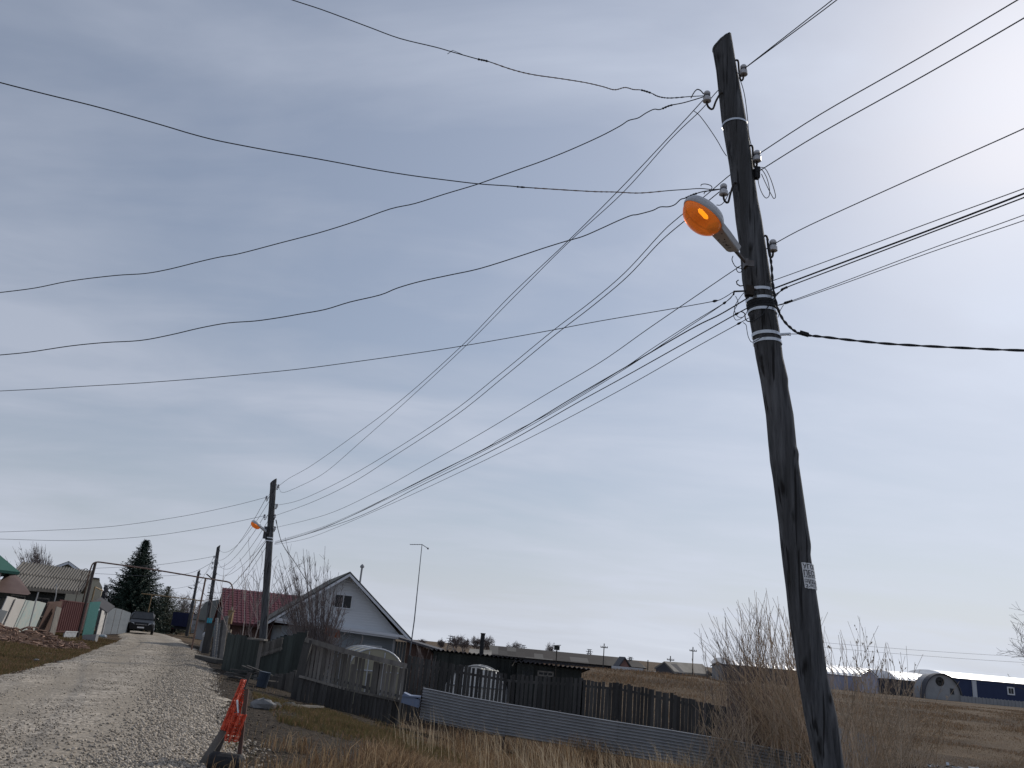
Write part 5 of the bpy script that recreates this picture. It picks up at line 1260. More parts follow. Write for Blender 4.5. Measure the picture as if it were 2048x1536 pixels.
bush(1775, 16.5, [(1655,1225),(1690,1240),(1712,1235),(1750,1290),(1790,1275),(1830,1310),(1868,1345),(1880,1380)], 72,
    'open willow bush with catkins right of the utility pole', M['willow'], 33, .9, 12, .0030, .010, True, .4)
bush(1700, 19, [(1650,1245),(1680,1260),(1720,1300),(1760,1310),(1840,1350)], 75, 'brown twig thicket close behind the pole foot on its right', M['twig'], 34, .8, 8, .0035, .012)
bush(1470, 22.6, [(1380,1450),(1430,1400),(1480,1400),(1540,1390),(1600,1400)], 110, 'low tangled twigs over the end of the sheet fence', M['twig'], 35, 1.4, 7, .004, .010)
bush(1830, 17.5, [(1740,1420),(1800,1380),(1860,1400),(1900,1440)], 24, 'low sparse twigs in the grass right of the catkin willow', M['twig'], 36, 1.2, 5, .0035, .009)
bush(620, 38, [(560,1250),(600,1238),(650,1240),(700,1262),(730,1275)], 70, 'brown thorny scrub behind the dark fence below the bare tree', M['twigred'], 37, 1.5, 8, .006, .014)
bush(425, 52, [(405,1256),(418,1248),(432,1252),(440,1262)], 45, 'reddish brown scrub between the valve post and the leaning pipes', M['twig'], 38, .7, 7, .008, .014)
bush(850, 36, [(820,1290),(845,1280),(870,1296),(890,1310)], 40, 'thin brown scrub before the outbuilding', M['twigred'], 39, 1.0, 7, .006, .012)
bush(492, 33, [(460,1262),(490,1252),(520,1262)], 26, 'brown dead scrub just over the dark green fence', M['twigred'], 40, .7, 7, .006, .012)
bush(632, 36.5, [(548,1195),(556,1145),(575,1112),(596,1090),(622,1078),(645,1084),(664,1112),(684,1145),(704,1190)], 70, 'multi stemmed bare tree between the second pole and the white gable', M['twigred'], 61, .35, 34, .0062, .026, sp=.5, tree=(5,.05,.28,1.2), fmin=.68)
bush(75, 85, [(36,1124),(44,1104),(58,1088),(70,1085),(86,1094),(98,1112),(106,1130)], 150, 'hazy mauve bare tree rising above the slate roof', M['twigred'], 62, .5, 40, .010, .03, sp=.5, tree=(3,.09,.4,2.2), fmin=.72)
# tree beyond the right frame edge, its twigs reaching in
def right_tree():
    random.seed(77); D = 24; c = on(2330, D); g = thing('bare_tree', tuple(c), 'bare tree at the right frame edge with fine drooping twigs', 'tree', 'bare trees')
    MB().tube([(c.x,D,c.z-.1), (c.x-.1,D,c.z+2.2)], [.11,.09], 8).build('trunk', M['bark'], g); b = MB()
    for k in range(30):
        z = c.z+1.0+random.random()*3.0; t = W(random.uniform(2012,2100), random.uniform(1200,1345), D)
        p = Vector((c.x-.05, D, min(z, c.z+2.2))); d = (t-p)
        grow(b, p, d.normalized()+Vector((0,random.gauss(0,.25),.05)), d.length*random.uniform(.8,1), .018, 2, 7, .42, .05, 7, .0038, .35, 4, .08, .22)
    b.build('crown', M['bark'], g)
right_tree()
# ================================================================== POLES, LAMPS, INSULATORS
def insulator(parent, A, c, m_ir=None, size=1.0, up=Vector((0,0,1))):
    """A: point on the pole; c: centre of the porcelain"""
    A = Vector(A); c = Vector(c); h = Vector((c.x-A.x, c.y-A.y, 0)); o = h.normalized() if h.length > 1e-4 else Vector((1,0,0)); S = size
    bot = c-up*.05*S; L_ = h.length
    b = MB(); pts = [A-o*.03+Vector((0,0,0)), A+o*.02]
    lo = min(A.z-.05*S, bot.z-.045*S)
    pts += [Vector((A.x, A.y, 0))+o*L_*.40+Vector((0,0,(A.z+lo)/2)), Vector((A.x, A.y, 0))+o*L_*.62+Vector((0,0,lo)), Vector((A.x, A.y, 0))+o*L_*.92+Vector((0,0,lo+.004)), bot+up*.0, bot+up*.03*S]
    # smooth
    Q = []
    for i in range(len(pts)-1):
        p0 = pts[max(i-1,0)]; p1 = pts[i]; p2 = pts[i+1]; p3 = pts[min(i+2,len(pts)-1)]
        for k in range(4):
            t = k/4; Q.append(.5*((2*p1)+(-p0+p2)*t+(2*p0-5*p1+4*p2-p3)*t*t+(-p0+3*p1-3*p2+p3)*t**3))
    Q.append(pts[-1]); b.tube(Q, .0085*S, 7)
    l = MB(); l.lathe(c-up*.05*S, up, [(0,.026*S),(.004*S,.034*S),(.035*S,.033*S),(.045*S,.026*S),(.052*S,.020*S),(.062*S,.020*S),(.070*S,.027*S),(.085*S,.027*S),(.095*S,.020*S),(.100*S,.008*S)], 16)
    po = l.build('insulator', M['porcelain'], parent, smooth=False); b.build('hook', M['iron'], po, smooth=True)
    # tie wire round the groove
    t = MB(); t.lathe(c-up*.05*S, up, [(.050*S,.023*S),(.053*S,.027*S),(.060*S,.027*S),(.063*S,.023*S)], 10); t.build('tie_wire', M['alu'], po)
    return c+up*.008*S
def amber():
    m = bpy.data.materials.new('lit_amber_lamp_glass'); m.use_nodes = True; t = m.node_tree; t.nodes.clear(); N = t.nodes.new; K = t.links.new
    o = N('ShaderNodeOutputMaterial'); mx = N('ShaderNodeMixShader'); tr = N('ShaderNodeBsdfTransparent'); tr.inputs[0].default_value = (.9,.42,.13,1)
    p = N('ShaderNodeBsdfPrincipled'); p.inputs['Base Color'].default_value = (.55,.17,.03,1); p.inputs['Roughness'].default_value = .25
    p.inputs['Emission Color'].default_value = (1,.31,.055,1)
    co = N('ShaderNodeTexCoord'); n = N('ShaderNodeTexNoise'); n.inputs['Scale'].default_value = 5; K(co.outputs['Object'], n.inputs['Vector'])
    q = N('ShaderNodeMapRange'); q.inputs[1].default_value = .3; q.inputs[2].default_value = .7; q.inputs[3].default_value = .10; q.inputs[4].default_value = .24; K(n.outputs[0], q.inputs[0]); K(q.outputs[0], p.inputs['Emission Strength'])
    mx.inputs[0].default_value = .55; K(tr.outputs[0], mx.inputs[1]); K(p.outputs[0], mx.inputs[2]); K(mx.outputs[0], o.inputs[0]); return m
M['amber'] = amber()
M['bulb'] = mat('glowing_sodium_bulb', (1,.6,.1), emit=((1,.62,.05), 2.6))
M['bulbfar'] = mat('glowing_far_bulb', (1,.6,.1), emit=((1,.55,.25), 1.2))
M['reflector'] = mat('amber_lit_reflector', (.62,.52,.38), None, 1, .5, .2, emit=((1,.28,.03), .12))
def street_lamp(S, tip, label, sc=1.0, near=True):
    """S: bracket point on the pole, tip: centre of the dome"""
    S = Vector(S); tip = Vector(tip); A = (tip-S).normalized(); g = thing('street_lamp', tuple(S), label, 'street lamp', 'lit amber street lamps on the poles')
    sd_ = A.cross(Vector((0,0,1))).normalized(); U = sd_.cross(A).normalized()
    ph = radians(17); U, sd_ = (U*cos(ph)-sd_*sin(ph)), (sd_*cos(ph)+U*sin(ph))   # the head hangs turned on its arm   # up of the lamp
    Lh = (tip-S).length
    def P(a, s, u): return S+A*a+sd_*s+U*u
    # dome: egg plan outline
    def outline(k, n=28, scl=1.0):
        t = 2*pi*k/n; x = cos(t); y = sin(t)
        return (x*.285*sc*scl*(1.0), y*.200*sc*scl*(1-.10*x))
    n = 28
    def shell(mb, layers):
        vs = []; fs = []
        for (u, scl) in layers:
            for k in range(n):
                a, s = outline(k, n, max(scl, .001)); vs.append(P(Lh+a, s, u*sc))
        for i in range(len(layers)-1):
            for k in range(n): fs.append((i*n+k, i*n+(k+1)%n, (i+1)*n+(k+1)%n, (i+1)*n+k))
        mb.add(vs, fs)
    b = MB(); shell(b, [(0,1.04),(.02,1.05),(.06,1.0),(.10,.88),(.13,.66),(.145,.35),(.15,.0)]); shell(b, [(0,1.04),(-.012,1.02),(-.008,.985),(.004,.985)])
    # gear box tapering back to the arm
    secs = []
    for (a, w, h0, h1) in ((Lh-.22*sc, .125*sc, -.005, .10), (Lh-.44*sc, .105*sc, -.012, .095), (Lh-.66*sc, .088*sc, -.02, .075), (Lh-.68*sc, .07*sc, -.015, .05)):
        secs.append([P(a,-w,h0*sc), P(a,w,h0*sc), P(a,w,h1*.6*sc), P(a,w*.6,h1*sc), P(a,-w*.6,h1*sc), P(a,-w,h1*.6*sc)])
    vs = sum(secs, []); fs = []
    for i in range(3):
        for k in range(6): fs.append((i*6+k, i*6+(k+1)%6, (i+1)*6+(k+1)%6, (i+1)*6+k))
    fs += [(5,4,3,2,1,0), (18,19,20,21,22,23)]; b.add(vs, fs)
    b.build('housing', M['lampgrey'], g)
    u = MB(); a0, a1 = Lh-.27*sc, Lh-.64*sc
    u.add([P(a0,-.115*sc,-.014*sc), P(a0,.115*sc,-.014*sc), P(a1,.083*sc,-.030*sc), P(a1,-.083*sc,-.030*sc), P(a0,-.115*sc,-.0*sc), P(a0,.115*sc,-.0*sc), P(a1,.083*sc,-.014*sc), P(a1,-.083*sc,-.014*sc)],
        [(0,1,2,3),(7,6,5,4),(0,4,5,1),(1,5,6,2),(2,6,7,3),(3,7,4,0)]); uo = u.build('gear_tray', M['lampunder'], g)
    if near:
        for (q, w) in ((.15,-.07),(.15,.05),(.42,-.04),(.42,.055),(.66,.0)): MB().blob(P(a0+(a1-a0)*q, w*sc, -.020*sc-.016*sc*q), .0065, (1,1,.7), 6).build('screw', M['iron'], uo)
        for q in (.55,.72,.84): MB().beam(P(a0+(a1-a0)*q, -.03*sc, -.0165*sc-.016*sc*q), P(a0+(a1-a0)*q, .03*sc, -.0165*sc-.016*sc*q), .004, .003, U).build('vent_slot', M['iron'], uo)
    gl = MB(); shell(gl, [(-.006,.985),(-.06,.96),(-.115,.86),(-.155,.66),(-.18,.38),(-.188,.0)]); gl.build('glass_cover', M['amber'], g, smooth=True)
    r = MB(); shell(r, [(-.001,.965),(.05,.90),(.09,.72),(.115,.45),(.12,0)]); r.build('reflector', M['reflector'], g, smooth=True)
    bl = MB(); bl.tube([P(Lh-.06*sc,-.03*sc,.0), P(Lh-.03*sc,-.03*sc,0), P(Lh+.08*sc,-.03*sc,0), P(Lh+.11*sc,-.03*sc,0)], [.014*sc,.027*sc,.027*sc,.014*sc], 10); bl.build('bulb', M['bulb'] if near else M['bulbfar'], g, smooth=True)
    ar = MB(); ar.tube([S-A*.02, P(Lh-.60*sc,0,.01*sc)], .023*sc, 10); ar.build('arm', M['lamppipe'], g)
    br = MB(); br.box(S.x-.02, S.x+.075*sc, S.y-.05*sc, S.y-.03*sc, S.z-.05*sc, S.z+.03*sc); br.box(S.x-.03, S.x+.0, S.y-.06*sc, S.y+.05*sc, S.z-.05*sc, S.z+.05*sc); br.build('bracket', M['lamppipe'], g)
    return g
# ---- the big pole: outline traced at its own distance
PY = 7.5
EDGE = [(40,1416,1457,0),(70,1420.5,1462,.0),(140,1433,1474,0),(240,1444,1492,0),(330,1459,1505,0),(400,1467.6,1515,0),(440,1471.5,1523,0),(500,1480,1532,0),(560,1484.7,1541,0),(600,1493,1547,0),(660,1503.7,1558,0),(715,1512.5,1565,0),
 (757,1521,1575,0),(775,1524,1575.5,0),(830,1532.5,1586,0),(893,1538,1592,0),(905,1539.5,1596.5,0),(925,1541,1596,0),(960,1547,1601.5,0),(1050,1558.6,1614.6,0),(1090,1562,1621,0),(1108,1564,1620,0),(1130,1566.5,1623.4,0),(1180,1573,1631,0),(1240,1579,1639.6,0),
 (1300,1588,1646.8,0),(1350,1595.7,1653.8,0),(1430,1609,1672,0),(1536,1630,1687,0),(1620,1643,1701,0),(1700,1655,1716,0),(1780,1667,1731,0)]
axis = []
eys = [e[0] for e in EDGE]
NS = 240
for i in range(NS+1):
    y = 60+(1770-60)*i/NS
    l = float(np.interp(y, eys, [e[1] for e in EDGE])); r = float(np.interp(y, eys, [e[2] for e in EDGE]))
    A = W(l, y, PY); B = W(r, y+ (r-l)*.09, PY); B = W(r, y, PY)
    c = (A+B)/2; R = (B-A).length/2*.985; axis.append((c, R))
base = axis[-1][0]
pole = thing('utility_pole', (base.x, base.y, gz(base.x, base.y)), 'big weathered wooden utility pole leaning left in the foreground', 'utility pole', None)
vs = []; fs = []; n = 40
tipc = axis[0][0]; SLX = (axis[0][0].x-axis[40][0].x)/(axis[0][0].z-axis[40][0].z)
for i, (c, R) in enumerate(axis):
    for k in range(n):
        t = 2*pi*k/n
        rr = R*(1+.030*nz(t*1.3+3, c.z*.5, 1.2)+.018*nz(cos(t)*4, sin(t)*4+c.z*.25, 1.0)+.010*noise.noise(Vector((cos(t)*9, sin(t)*9, c.z*1.2))))
        for tk, tw, td in ((1.25,.06,.10),(4.15,.05,.14),(5.0,.045,.12),(4.6,.03,.08),(3.7,.035,.10)):   # drying cracks
            w = abs(((t-tk-.12*nz(c.z, tk, .6)+pi) % (2*pi))-pi)
            rr -= R*td*max(0, 1-w/tw*.6)*max(0, nz(tk*7, c.z, .9)+.35)
        p = c+Vector((cos(t)*rr, sin(t)*rr, 0))
        if i < 24:    # slanting cut at the top: low on the left, high on the right
            zc_ = W(1424,96,PY).z+(p.x-W(1424,96,PY).x)*((W(1462,70,PY).z-W(1424,96,PY).z)/(W(1462,70,PY).x-W(1424,96,PY).x))+.05*(p.y-PY)
            if p.z > zc_:
                for _ in range(3):
                    ex = p.z-zc_; p.x -= ex*SLX; p.z = zc_; zc_ = W(1424,96,PY).z+(p.x-W(1424,96,PY).x)*((W(1462,70,PY).z-W(1424,96,PY).z)/(W(1462,70,PY).x-W(1424,96,PY).x))+.05*(p.y-PY)
                    if p.z <= zc_: break
        vs.append(p)
for i in range(NS):
    for k in range(n): fs.append((i*n+k, (i+1)*n+k, (i+1)*n+(k+1)%n, i*n+(k+1)%n))
fs.append(tuple(range(n)))
MB().add(vs, fs).build('shaft', M['pole'], pole, smooth=False)
for p in pole.children[0].data.polygons: p.use_smooth = len(p.vertices) == 4
def pole_at(z):
    zs = [a[0].z for a in axis][::-1]
    x = float(np.interp(z, zs, [a[0].x for a in axis][::-1])); R = float(np.interp(z, zs, [a[1] for a in axis][::-1]))
    return Vector((x, PY, z)), R
def pole_pt(px, py, ang=-pi/2, off=0):
    z = W(px, py, PY-.11).z; c, R = pole_at(z); return c+Vector((cos(ang), sin(ang), 0))*(R+off)
def band(pyc, hgt, tilt=0.0, m=None, pxr=1500):
    zc_ = W(pxr, pyc, PY-.1).z; c, R = pole_at(zc_); b = MB(); vs = []; fs = []; n = 36
    for j, (dz, ro) in enumerate(((-hgt/2,.0055),(hgt/2,.0055))):
        for k in range(n):
            t = 2*pi*k/n; cc, R2 = pole_at(zc_+dz+cos(t)*R*tilt)
            vs.append(cc+Vector((cos(t)*(R2*1.02+ro), sin(t)*(R2*1.02+ro), 0)))
    for k in range(n): fs.append((k, (k+1)%n, n+(k+1)%n, n+k))
    b.add(vs, fs); b.build('steel_band', m or M['steel'], pole)
band(240, .022, .0, pxr=1468); band(577, .030, .05, pxr=1512); band(594, .028, .05, pxr=1515); band(617, .028, .0, pxr=1522); band(665, .032, .0, pxr=1534); band(679, .030, .02, pxr=1536)
# wraps of black cable
for pyc in (601, 605, 609): band(pyc, .035, .12, M['wire'], 1518)
INS = {}
for nm, px, py, Y, apy, apx, side in (('R1',1487,140,7.42,128,1474,1),('L1',1414,193,7.35,194,1440,-1),('R2',1514,312,7.40,300,1500,1),('L2',1447,379,7.35,374,1467,-1),('R3',1546,491,7.42,478,1530,1)):
    c = W(px, py, Y); zA = W(apx, apy, PY).z; q, R = pole_at(zA); d = Vector((c.x-q.x, c.y-q.y, 0)).normalized(); A = q+d*R
    INS[nm] = insulator(pole, A, c, None, 1.32)
# clamp box R (dark) below R2
c = W(1513,347,7.42); b = MB().box(c.x-.02,c.x+.03,c.y-.03,c.y+.03,c.z-.06,c.z+.07); b.build('clamp', M['tyre'], pole)
# J hook, bracket plate, tension brackets
c = W(1484,570,PY-.05); b = MB().tube([W(1487,571,7.4),W(1480,572,7.38),W(1474,568,7.37),W(1473,563,7.37),W(1477,560,7.37)], .006, 6); b.build('hook', M['iron'], pole)
b = MB().tube([W(1492,582,7.38), W(1468,583,7.2), W(1467,590,7.2)], .009, 7); b.box(W(1494,582,7.37).x-.02, W(1494,582,7.37).x+.06, 7.33, 7.39, W(1494,592,7.37).z, W(1494,573,7.37).z); b.build('tension_bracket', M['iron'], pole)
b = MB().beam(W(1560,669,7.45), W(1578,668,7.47), .035, .018).tube([W(1576,668,7.46), W(1581,666,7.46), W(1581,671,7.46), W(1576,670,7.46)], .005, 5); b.build('cable_hook', M['steel'], pole)
# knots in the wood
S_ = W(1494,528,7.32)
street_lamp(S_, W(1405,431,6.86), 'large lit amber street lamp on the foreground pole', .81)
# leaflet wrapped on the pole
def wrap(u, v, off):   # u metres round the pole from the left edge of the sheet, v metres up from its bottom
    zb = WB.z+v; c, R = pole_at(zb); a = A0+u/R
    return c+Vector((cos(a), sin(a), 0))*(R*1.035+off)
WT = W(1604,1125,PY-.12); WB = W(1607,1176,PY-.12); LH = WT.z-WB.z; LW = .21
cpt, R = pole_at((WT.z+WB.z)/2); A0 = -pi/2+asin(max(-1, min(1, (W(1605,1150,PY-.12).x-cpt.x)/R)))
n1_, n2_ = 14, 10; vs = [wrap(LW*i/n1_, LH*j/n2_+.002*sin(i*2.2+j), .003) for j in range(n2_+1) for i in range(n1_+1)]
fs = [(j*(n1_+1)+i, j*(n1_+1)+i+1, (j+1)*(n1_+1)+i+1, (j+1)*(n1_+1)+i) for j in range(n2_) for i in range(n1_)]
lf = MB().add(vs, fs).build('leaflet', M['paper'], at=tuple(WB)); tag(lf, 'white paper leaflet with bold black Cyrillic letters glued round the pole', 'leaflet')
tx = MB()
dg = bpy.context.evaluated_depsgraph_get
def put(text, v0, h, w, bold=.0):
    cu = bpy.data.curves.new('t', 'FONT'); cu.body = text; cu.size = 1; cu.offset = bold; ob = bpy.data.objects.new('t', cu); COL.objects.link(ob)
    dgr = dg(); dgr.update(); me = bpy.data.meshes.new_from_object(ob.evaluated_get(dgr)); xs_ = [v.co.x for v in me.vertices]; ys_ = [v.co.y for v in me.vertices]
    if xs_:
        x0, x1, y0, y1 = min(xs_), max(xs_), min(ys_), max(ys_)
        tx.add([wrap(.008+(v.co.x-x0)/(x1-x0)*w, v0+(v.co.y-y0)/(y1-y0)*h, .0050) for v in me.vertices], [tuple(p.vertices) for p in me.polygons])
    bpy.data.objects.remove(ob); bpy.data.curves.remove(cu); bpy.data.meshes.remove(me)
put('УГОЛЬ', LH*.765, LH*.20, LW-.02, .015); put('ПЕСОК', LH*.50, LH*.22, LW-.02, .015); put('ЩЕБЕНЬ', LH*.415, LH*.07, LW-.02, .01)
put('ПЕРЕГНОЙ', LH*.29, LH*.085, LW-.02, .01); put('ЗЕМЛЯ', LH*.185, LH*.075, LW-.03, .01); put('2-913-33', LH*.03, LH*.13, LW-.02, .01)
vs = []; fs = []
for j, v in enumerate((.262, .272)):
    for i in range(13): vs.append(wrap(.004+(LW-.01)*i/12, LH*v, .0048))
fs = [(i, i+1, 14+i, 13+i) for i in range(12)]; tx.add(vs, fs)
tx.build('lettering', M['ink'], lf)
# ---- the far poles along the road
def far_pole(px_t, py_t, D, r0, r1, label, ins, lean=0.0, lamp=None, basepx=None, cut=True, group='wooden poles along the road'):
    t = W(px_t, py_t, D); xb = t.x+lean; zb = gz(xb, D)
    if basepx: q = on(basepx, D); xb = q.x; zb = q.z
    g = thing('utility_pole', (xb, D, zb), label, 'utility pole', group)
    vs = []; fs = []; n = 12; m_ = 26
    for i in range(m_+1):
        s = i/m_; c = Vector((xb+(t.x-xb)*s, D, zb-.2+(t.z-zb+.2)*s)); R = r0+(r1-r0)*s; R *= 1+.10*nz(s*14, px_t, 1)
        for k in range(n):
            a = 2*pi*k/n; z = c.z
            if i == m_: z += cos(a)*R*1.0
            vs.append((c.x+cos(a)*R, c.y+sin(a)*R, z))
    for i in range(m_):
        for k in range(n): fs.append((i*n+k, i*n+(k+1)%n, (i+1)*n+(k+1)%n, (i+1)*n+k))
    fs.append(tuple(m_*n+k for k in range(n))); MB().add(vs, fs).build('shaft', M['pole'], g)
    out = {}
    for nm, px, py in ins:
        c = W(px, py, D-.05); s = (c.z-zb)/(t.z-zb); q = Vector((xb+(t.x-xb)*s, D, c.z+.05)); d = Vector((c.x-q.x, 0, 0)).normalized(); out[nm] = insulator(g, q+d*(r0+(r1-r0)*s), c, None, 1.4)
    return g, out, t, Vector((xb, D, zb))
D2 = 32
p2, I2, t2, b2 = far_pole(547, 962, D2, .165, .115, 'wooden pole with a lit lamp behind the dark fence corner', [('R1',557,972),('L1',533,995),('R2',554,1011),('L2',529,1032),('R2b',550,1032),('R3',550,1056)], basepx=522)
def zband(g, c, r, h, m): 
    b = MB(); b.lathe(Vector(c), (0,0,1), [(0,r),(0,r*1.08),(h,r*1.08),(h,r)], 14); b.build('steel_band', m, g)
for py in (1077,1083):
    c = W(539,py,D2); zband(p2, (c.x, D2, c.z), .135, .04, M['steel'])
c = W(538,1080,D2); zband(p2, (c.x, D2, c.z), .135, .03, M['tyre'])
c = W(531,1062,D2); MB().box(c.x-.02,c.x+.10,D2-.16,D2-.04,c.z-.3,c.z+.16).build('junction_box', M['darkgrey'], p2)
street_lamp(W(533,1065,D2-.1), W(512,1049,D2-.55), 'small lit street lamp on the pole behind the dark fence', .78, False)
p3, I3, t3, b3 = far_pole(437, 1093, 62, .17, .12, 'third wooden pole down the road by the grey house', [('R1',439,1101),('L1',428,1113),('R2',436,1125),('L2',425,1125),('L3',424,1135),('R3',433,1147)], basepx=408)
p4, I4, t4, b4 = far_pole(398, 1142, 88, .17, .13, 'fourth wooden pole tilting beside the blue truck', [('R1',401,1148),('L1',388,1170),('R2',398,1164)], basepx=373)
for g, t, D, pyb in ((p3, t3, 62, (1171,1177,1186,1192,1190)),):
    for py in pyb[:4]:
        c = W(437-(py-1093)*.19, py, D); zband(g, (c.x, D, c.z), .16, .05, M['steel'] if py % 2 else M['tyre'])
c = W(418,1155,62); b = MB().beam(W(413,1148,61.8), W(424,1157,61.9), .10, .08); b.build('lamp_arm', M['iron'], p3)
b = MB().beam(W(376,1174,87.8), W(384,1178,87.9), .08, .07).beam(W(376,1174,87.8), W(392,1178,87.9), .05, .05); b.build('lamp_arm', M['iron'], p4)
# ================================================================== WIRES
def crm(P, per=8):
    Q = []
    for i in range(len(P)-1):
        p0 = P[max(i-1,0)]; p1 = P[i]; p2_ = P[i+1]; p3_ = P[min(i+2,len(P)-1)]
        for k in range(per):
            t = k/per; Q.append(.5*((2*p1)+(-p0+p2_)*t+(2*p0-5*p1+4*p2_-p3_)*t*t+(-p0+3*p1-3*p2_+p3_)*t**3))
    Q.append(P[-1]); return Q
def onplane(px, py, A, B):
    d = ray(px, py); nx_ = -(B[1]-A[1]); ny_ = B[0]-A[0]; t = (A[0]*nx_+A[1]*ny_)/(d.x*nx_+d.y*ny_)
    return Vector((d.x*t, d.y*t, EYE+d.z*t))
def wire(A, B, px, label, r=.006, m=None, ends=(True, False), group=None, cat='overhead wire', name='overhead_wire', per=6, extra=None):
    A = Vector(A); B = Vector(B); P = [onplane(x, y, A, B) for x, y in px]
    if ends[0]: P = [A]+P
    if ends[1]: P = P+[B]
    if extra: P = P+extra
    Q = crm(P, per); o = MB().tube(Q, r*.88, 6).build(name, m or M['wire'], at=tuple(A), smooth=True); tag(o, label, cat, group); return o, Q
L1, L2, R1, R2, R3 = INS['L1'], INS['L2'], INS['R1'], INS['R2'], INS['R3']
def splice(o, Q, px0, px1, r, m, nm='splice'):
    """a taped joint riding on the wire between two image columns"""
    def col(p): 
        Z = p.z-EYE; dep = p.y*cos(PIT)+Z*sin(PIT); a = p.x/dep; b = (Z*cos(PIT)-p.y*sin(PIT))/dep; return 1024+(a*cos(ROLL)+b*sin(ROLL))*F
    S = [p for p in Q if min(px0, px1)-1 <= col(p) <= max(px0, px1)+1]
    if len(S) < 2: return
    S2 = crm(S, 3); MB().tube(S2, [r*(.55+.45*(i % 3)/2+.15*random.random()) if 0 < i < len(S2)-1 else r*.4 for i in range(len(S2))], 7).build(nm, m, o)
gS = 'service wires crossing the road to the left'
E1_ = (-12, 2)
o, Q = wire(L1, E1_, [(1381,193),(1340,196),(1317,193),(1302,186),(1282,180),(1267,179),(1250,175),(1229,179.5),(1205,173),(1170,165),(1120,157),(1065,149),(1024,139),(977,123),(955,118),(905,104),(870,94),(800,77),(740,55),(700,40),(640,18),(585,0),(500,-30),(380,-60)],
    'spliced service wire climbing to the top edge of the sky', .0050, M['wire'], group=gS, per=4)
splice(o, Q, 955, 978, .010, M['wire']); splice(o, Q, 1280, 1302, .010, M['wire'])
splice(o, Q, 981, 1279, .0062, M['copper'], 'pale_wire_length'); splice(o, Q, 1305, 1375, .0075, M['alu'], 'twisted_wire_end')
for (a, c) in (((905,104),(895,108)),): 
    p = onplane(*a, L1, E1_); q = onplane(*c, L1, E1_); MB().tube([onplane(925,109,L1,E1_), p+Vector((0,0,.02)), q], .003, 4).build('loose_strand', M['wire'], o)
o, Q = wire(L2, E1_, [(1425,379),(1400,377),(1370,379),(1340,381),(1280,386),(1230,384),(1185,383),(1100,378),(1040,374),(1020,372),(960,368),(900,361),(830,352),(760,341),(680,326),(620,315),(555,304),(490,292),(430,280),(380,267),(330,252),(250,229),(180,210),(90,188),(0,165),(-90,140)],
    'service wire ending at the left frame edge highest on that side', .0050, M['wire'], group=gS, per=4)
splice(o, Q, 1033, 1058, .009, M['wire']); splice(o, Q, 1062, 1330, .0062, M['copper'], 'pale_wire_length')
E3_ = (-20, 13)
o, Q = wire(L1, E3_, [(1390,199),(1365,206),(1340,211),(1320,219),(1308,218.5),(1292,226),(1276,236),(1257,241),(1240,252),(1200,273),(1140,300),(1085,322),(1040,338),(990,356),(950,370),(890,388),(830,407),(780,418),(710,443),(640,465),(560,486),(480,507),(440,514),(400,523),(340,538),(290,547),(230,551),(140,562),(70,576),(0,585),(-80,594)],
    'service wire swinging from the topmost left insulator to the left edge', .0062, M['wire'], group=gS, per=4)
splice(o, Q, 1322, 1350, .011, M['wire'])
o, Q = wire(L2, E3_, [(1425,381),(1407,383),(1390,388),(1371,396),(1361,399),(1350,409),(1337,413.5),(1320,414),(1305,421),(1275,429),(1262,431),(1235,442),(1200,458),(1165,473),(1130,483),(1085,497),(1040,512),(960,537),(900,550),(840,563),(795,576),(760,590),(700,604),(650,619),(600,628),(560,635),(510,642),(455,646),(400,656),(340,670),(280,681),(210,685),(140,692),(60,704),(0,710),(-80,717)],
    'wavy service wire leaving the lamp insulator to the left edge', .0062, M['wire'], group=gS, per=4)
splice(o, Q, 1371, 1395, .012, M['wire'])
T5 = W(1466,584,7.2)
o, Q = wire(T5, E3_, [(1445,597),(1425,603),(1330,620),(1200,642),(1100,661),(1000,679),(900,696),(800,711),(700,725),(600,738),(500,748),(400,757),(280,766),(160,773),(80,778),(0,782),(-80,786)],
    'lowest thin service wire running to the left frame edge', .0042, M['wire'], group=gS, per=4)
splice(o, Q, 1424, 1436, .013, M['tyre'], 'wedge_clamp')
# span to the second pole
gB = 'wires strung along the poles'
def hz(v): return (v.x, v.y)
span = [(L1, I2['L1'], [(1380,229),(1340,272),(1240,378),(1135,483),(1020,592),(920,695),(800,802),(700,877),(620,933),(570,962)], None, 'upper left power wire between the two nearest poles', .0062),
 (R1, I2['R1'], [(1437,180),(1402,220),(1340,280),(1245,386),(1138,484),(1030,592),(925,698),(810,805),(720,885),(650,945),(600,972),(565,985)], None, 'upper right power wire passing behind the big pole top', .0062),
 (R2, I2['R2'], [(1460,350),(1410,392),(1351,440),(1320,469),(1250,545),(1180,605),(1105,662),(1000,748),(900,827),(780,905),(680,963),(600,1000)], None, 'middle power wire passing behind the lamp head', .0062),
 (L2, I2['R2b'], [(1420,399),(1375,437),(1320,484),(1255,553),(1185,612),(1110,670),(1010,752),(910,832),(790,911),(700,968),(620,1006)], None, 'middle power wire starting at the insulator above the lamp', .0062),
 (R3, I2['R3'], [(1482,531),(1430,566),(1300,655),(1200,725),(1090,790),(960,868),(850,930),(750,985),(650,1030)], None, 'lowest power wire passing behind the pole below the lamp', .0055)]
for A, B, px, _, lab, r in span: wire(A, B, px, 'power wire: '+lab if False else lab, r, group=gB, ends=(True, True))
CB = W(550,1083,D2-.15)
T = {k: W(*v) for k, v in {'d1':(1466,590,7.2),'d2':(1497,595,7.4),'d3':(1497,615,7.4),'d4':(1497,636,7.4)}.items()}
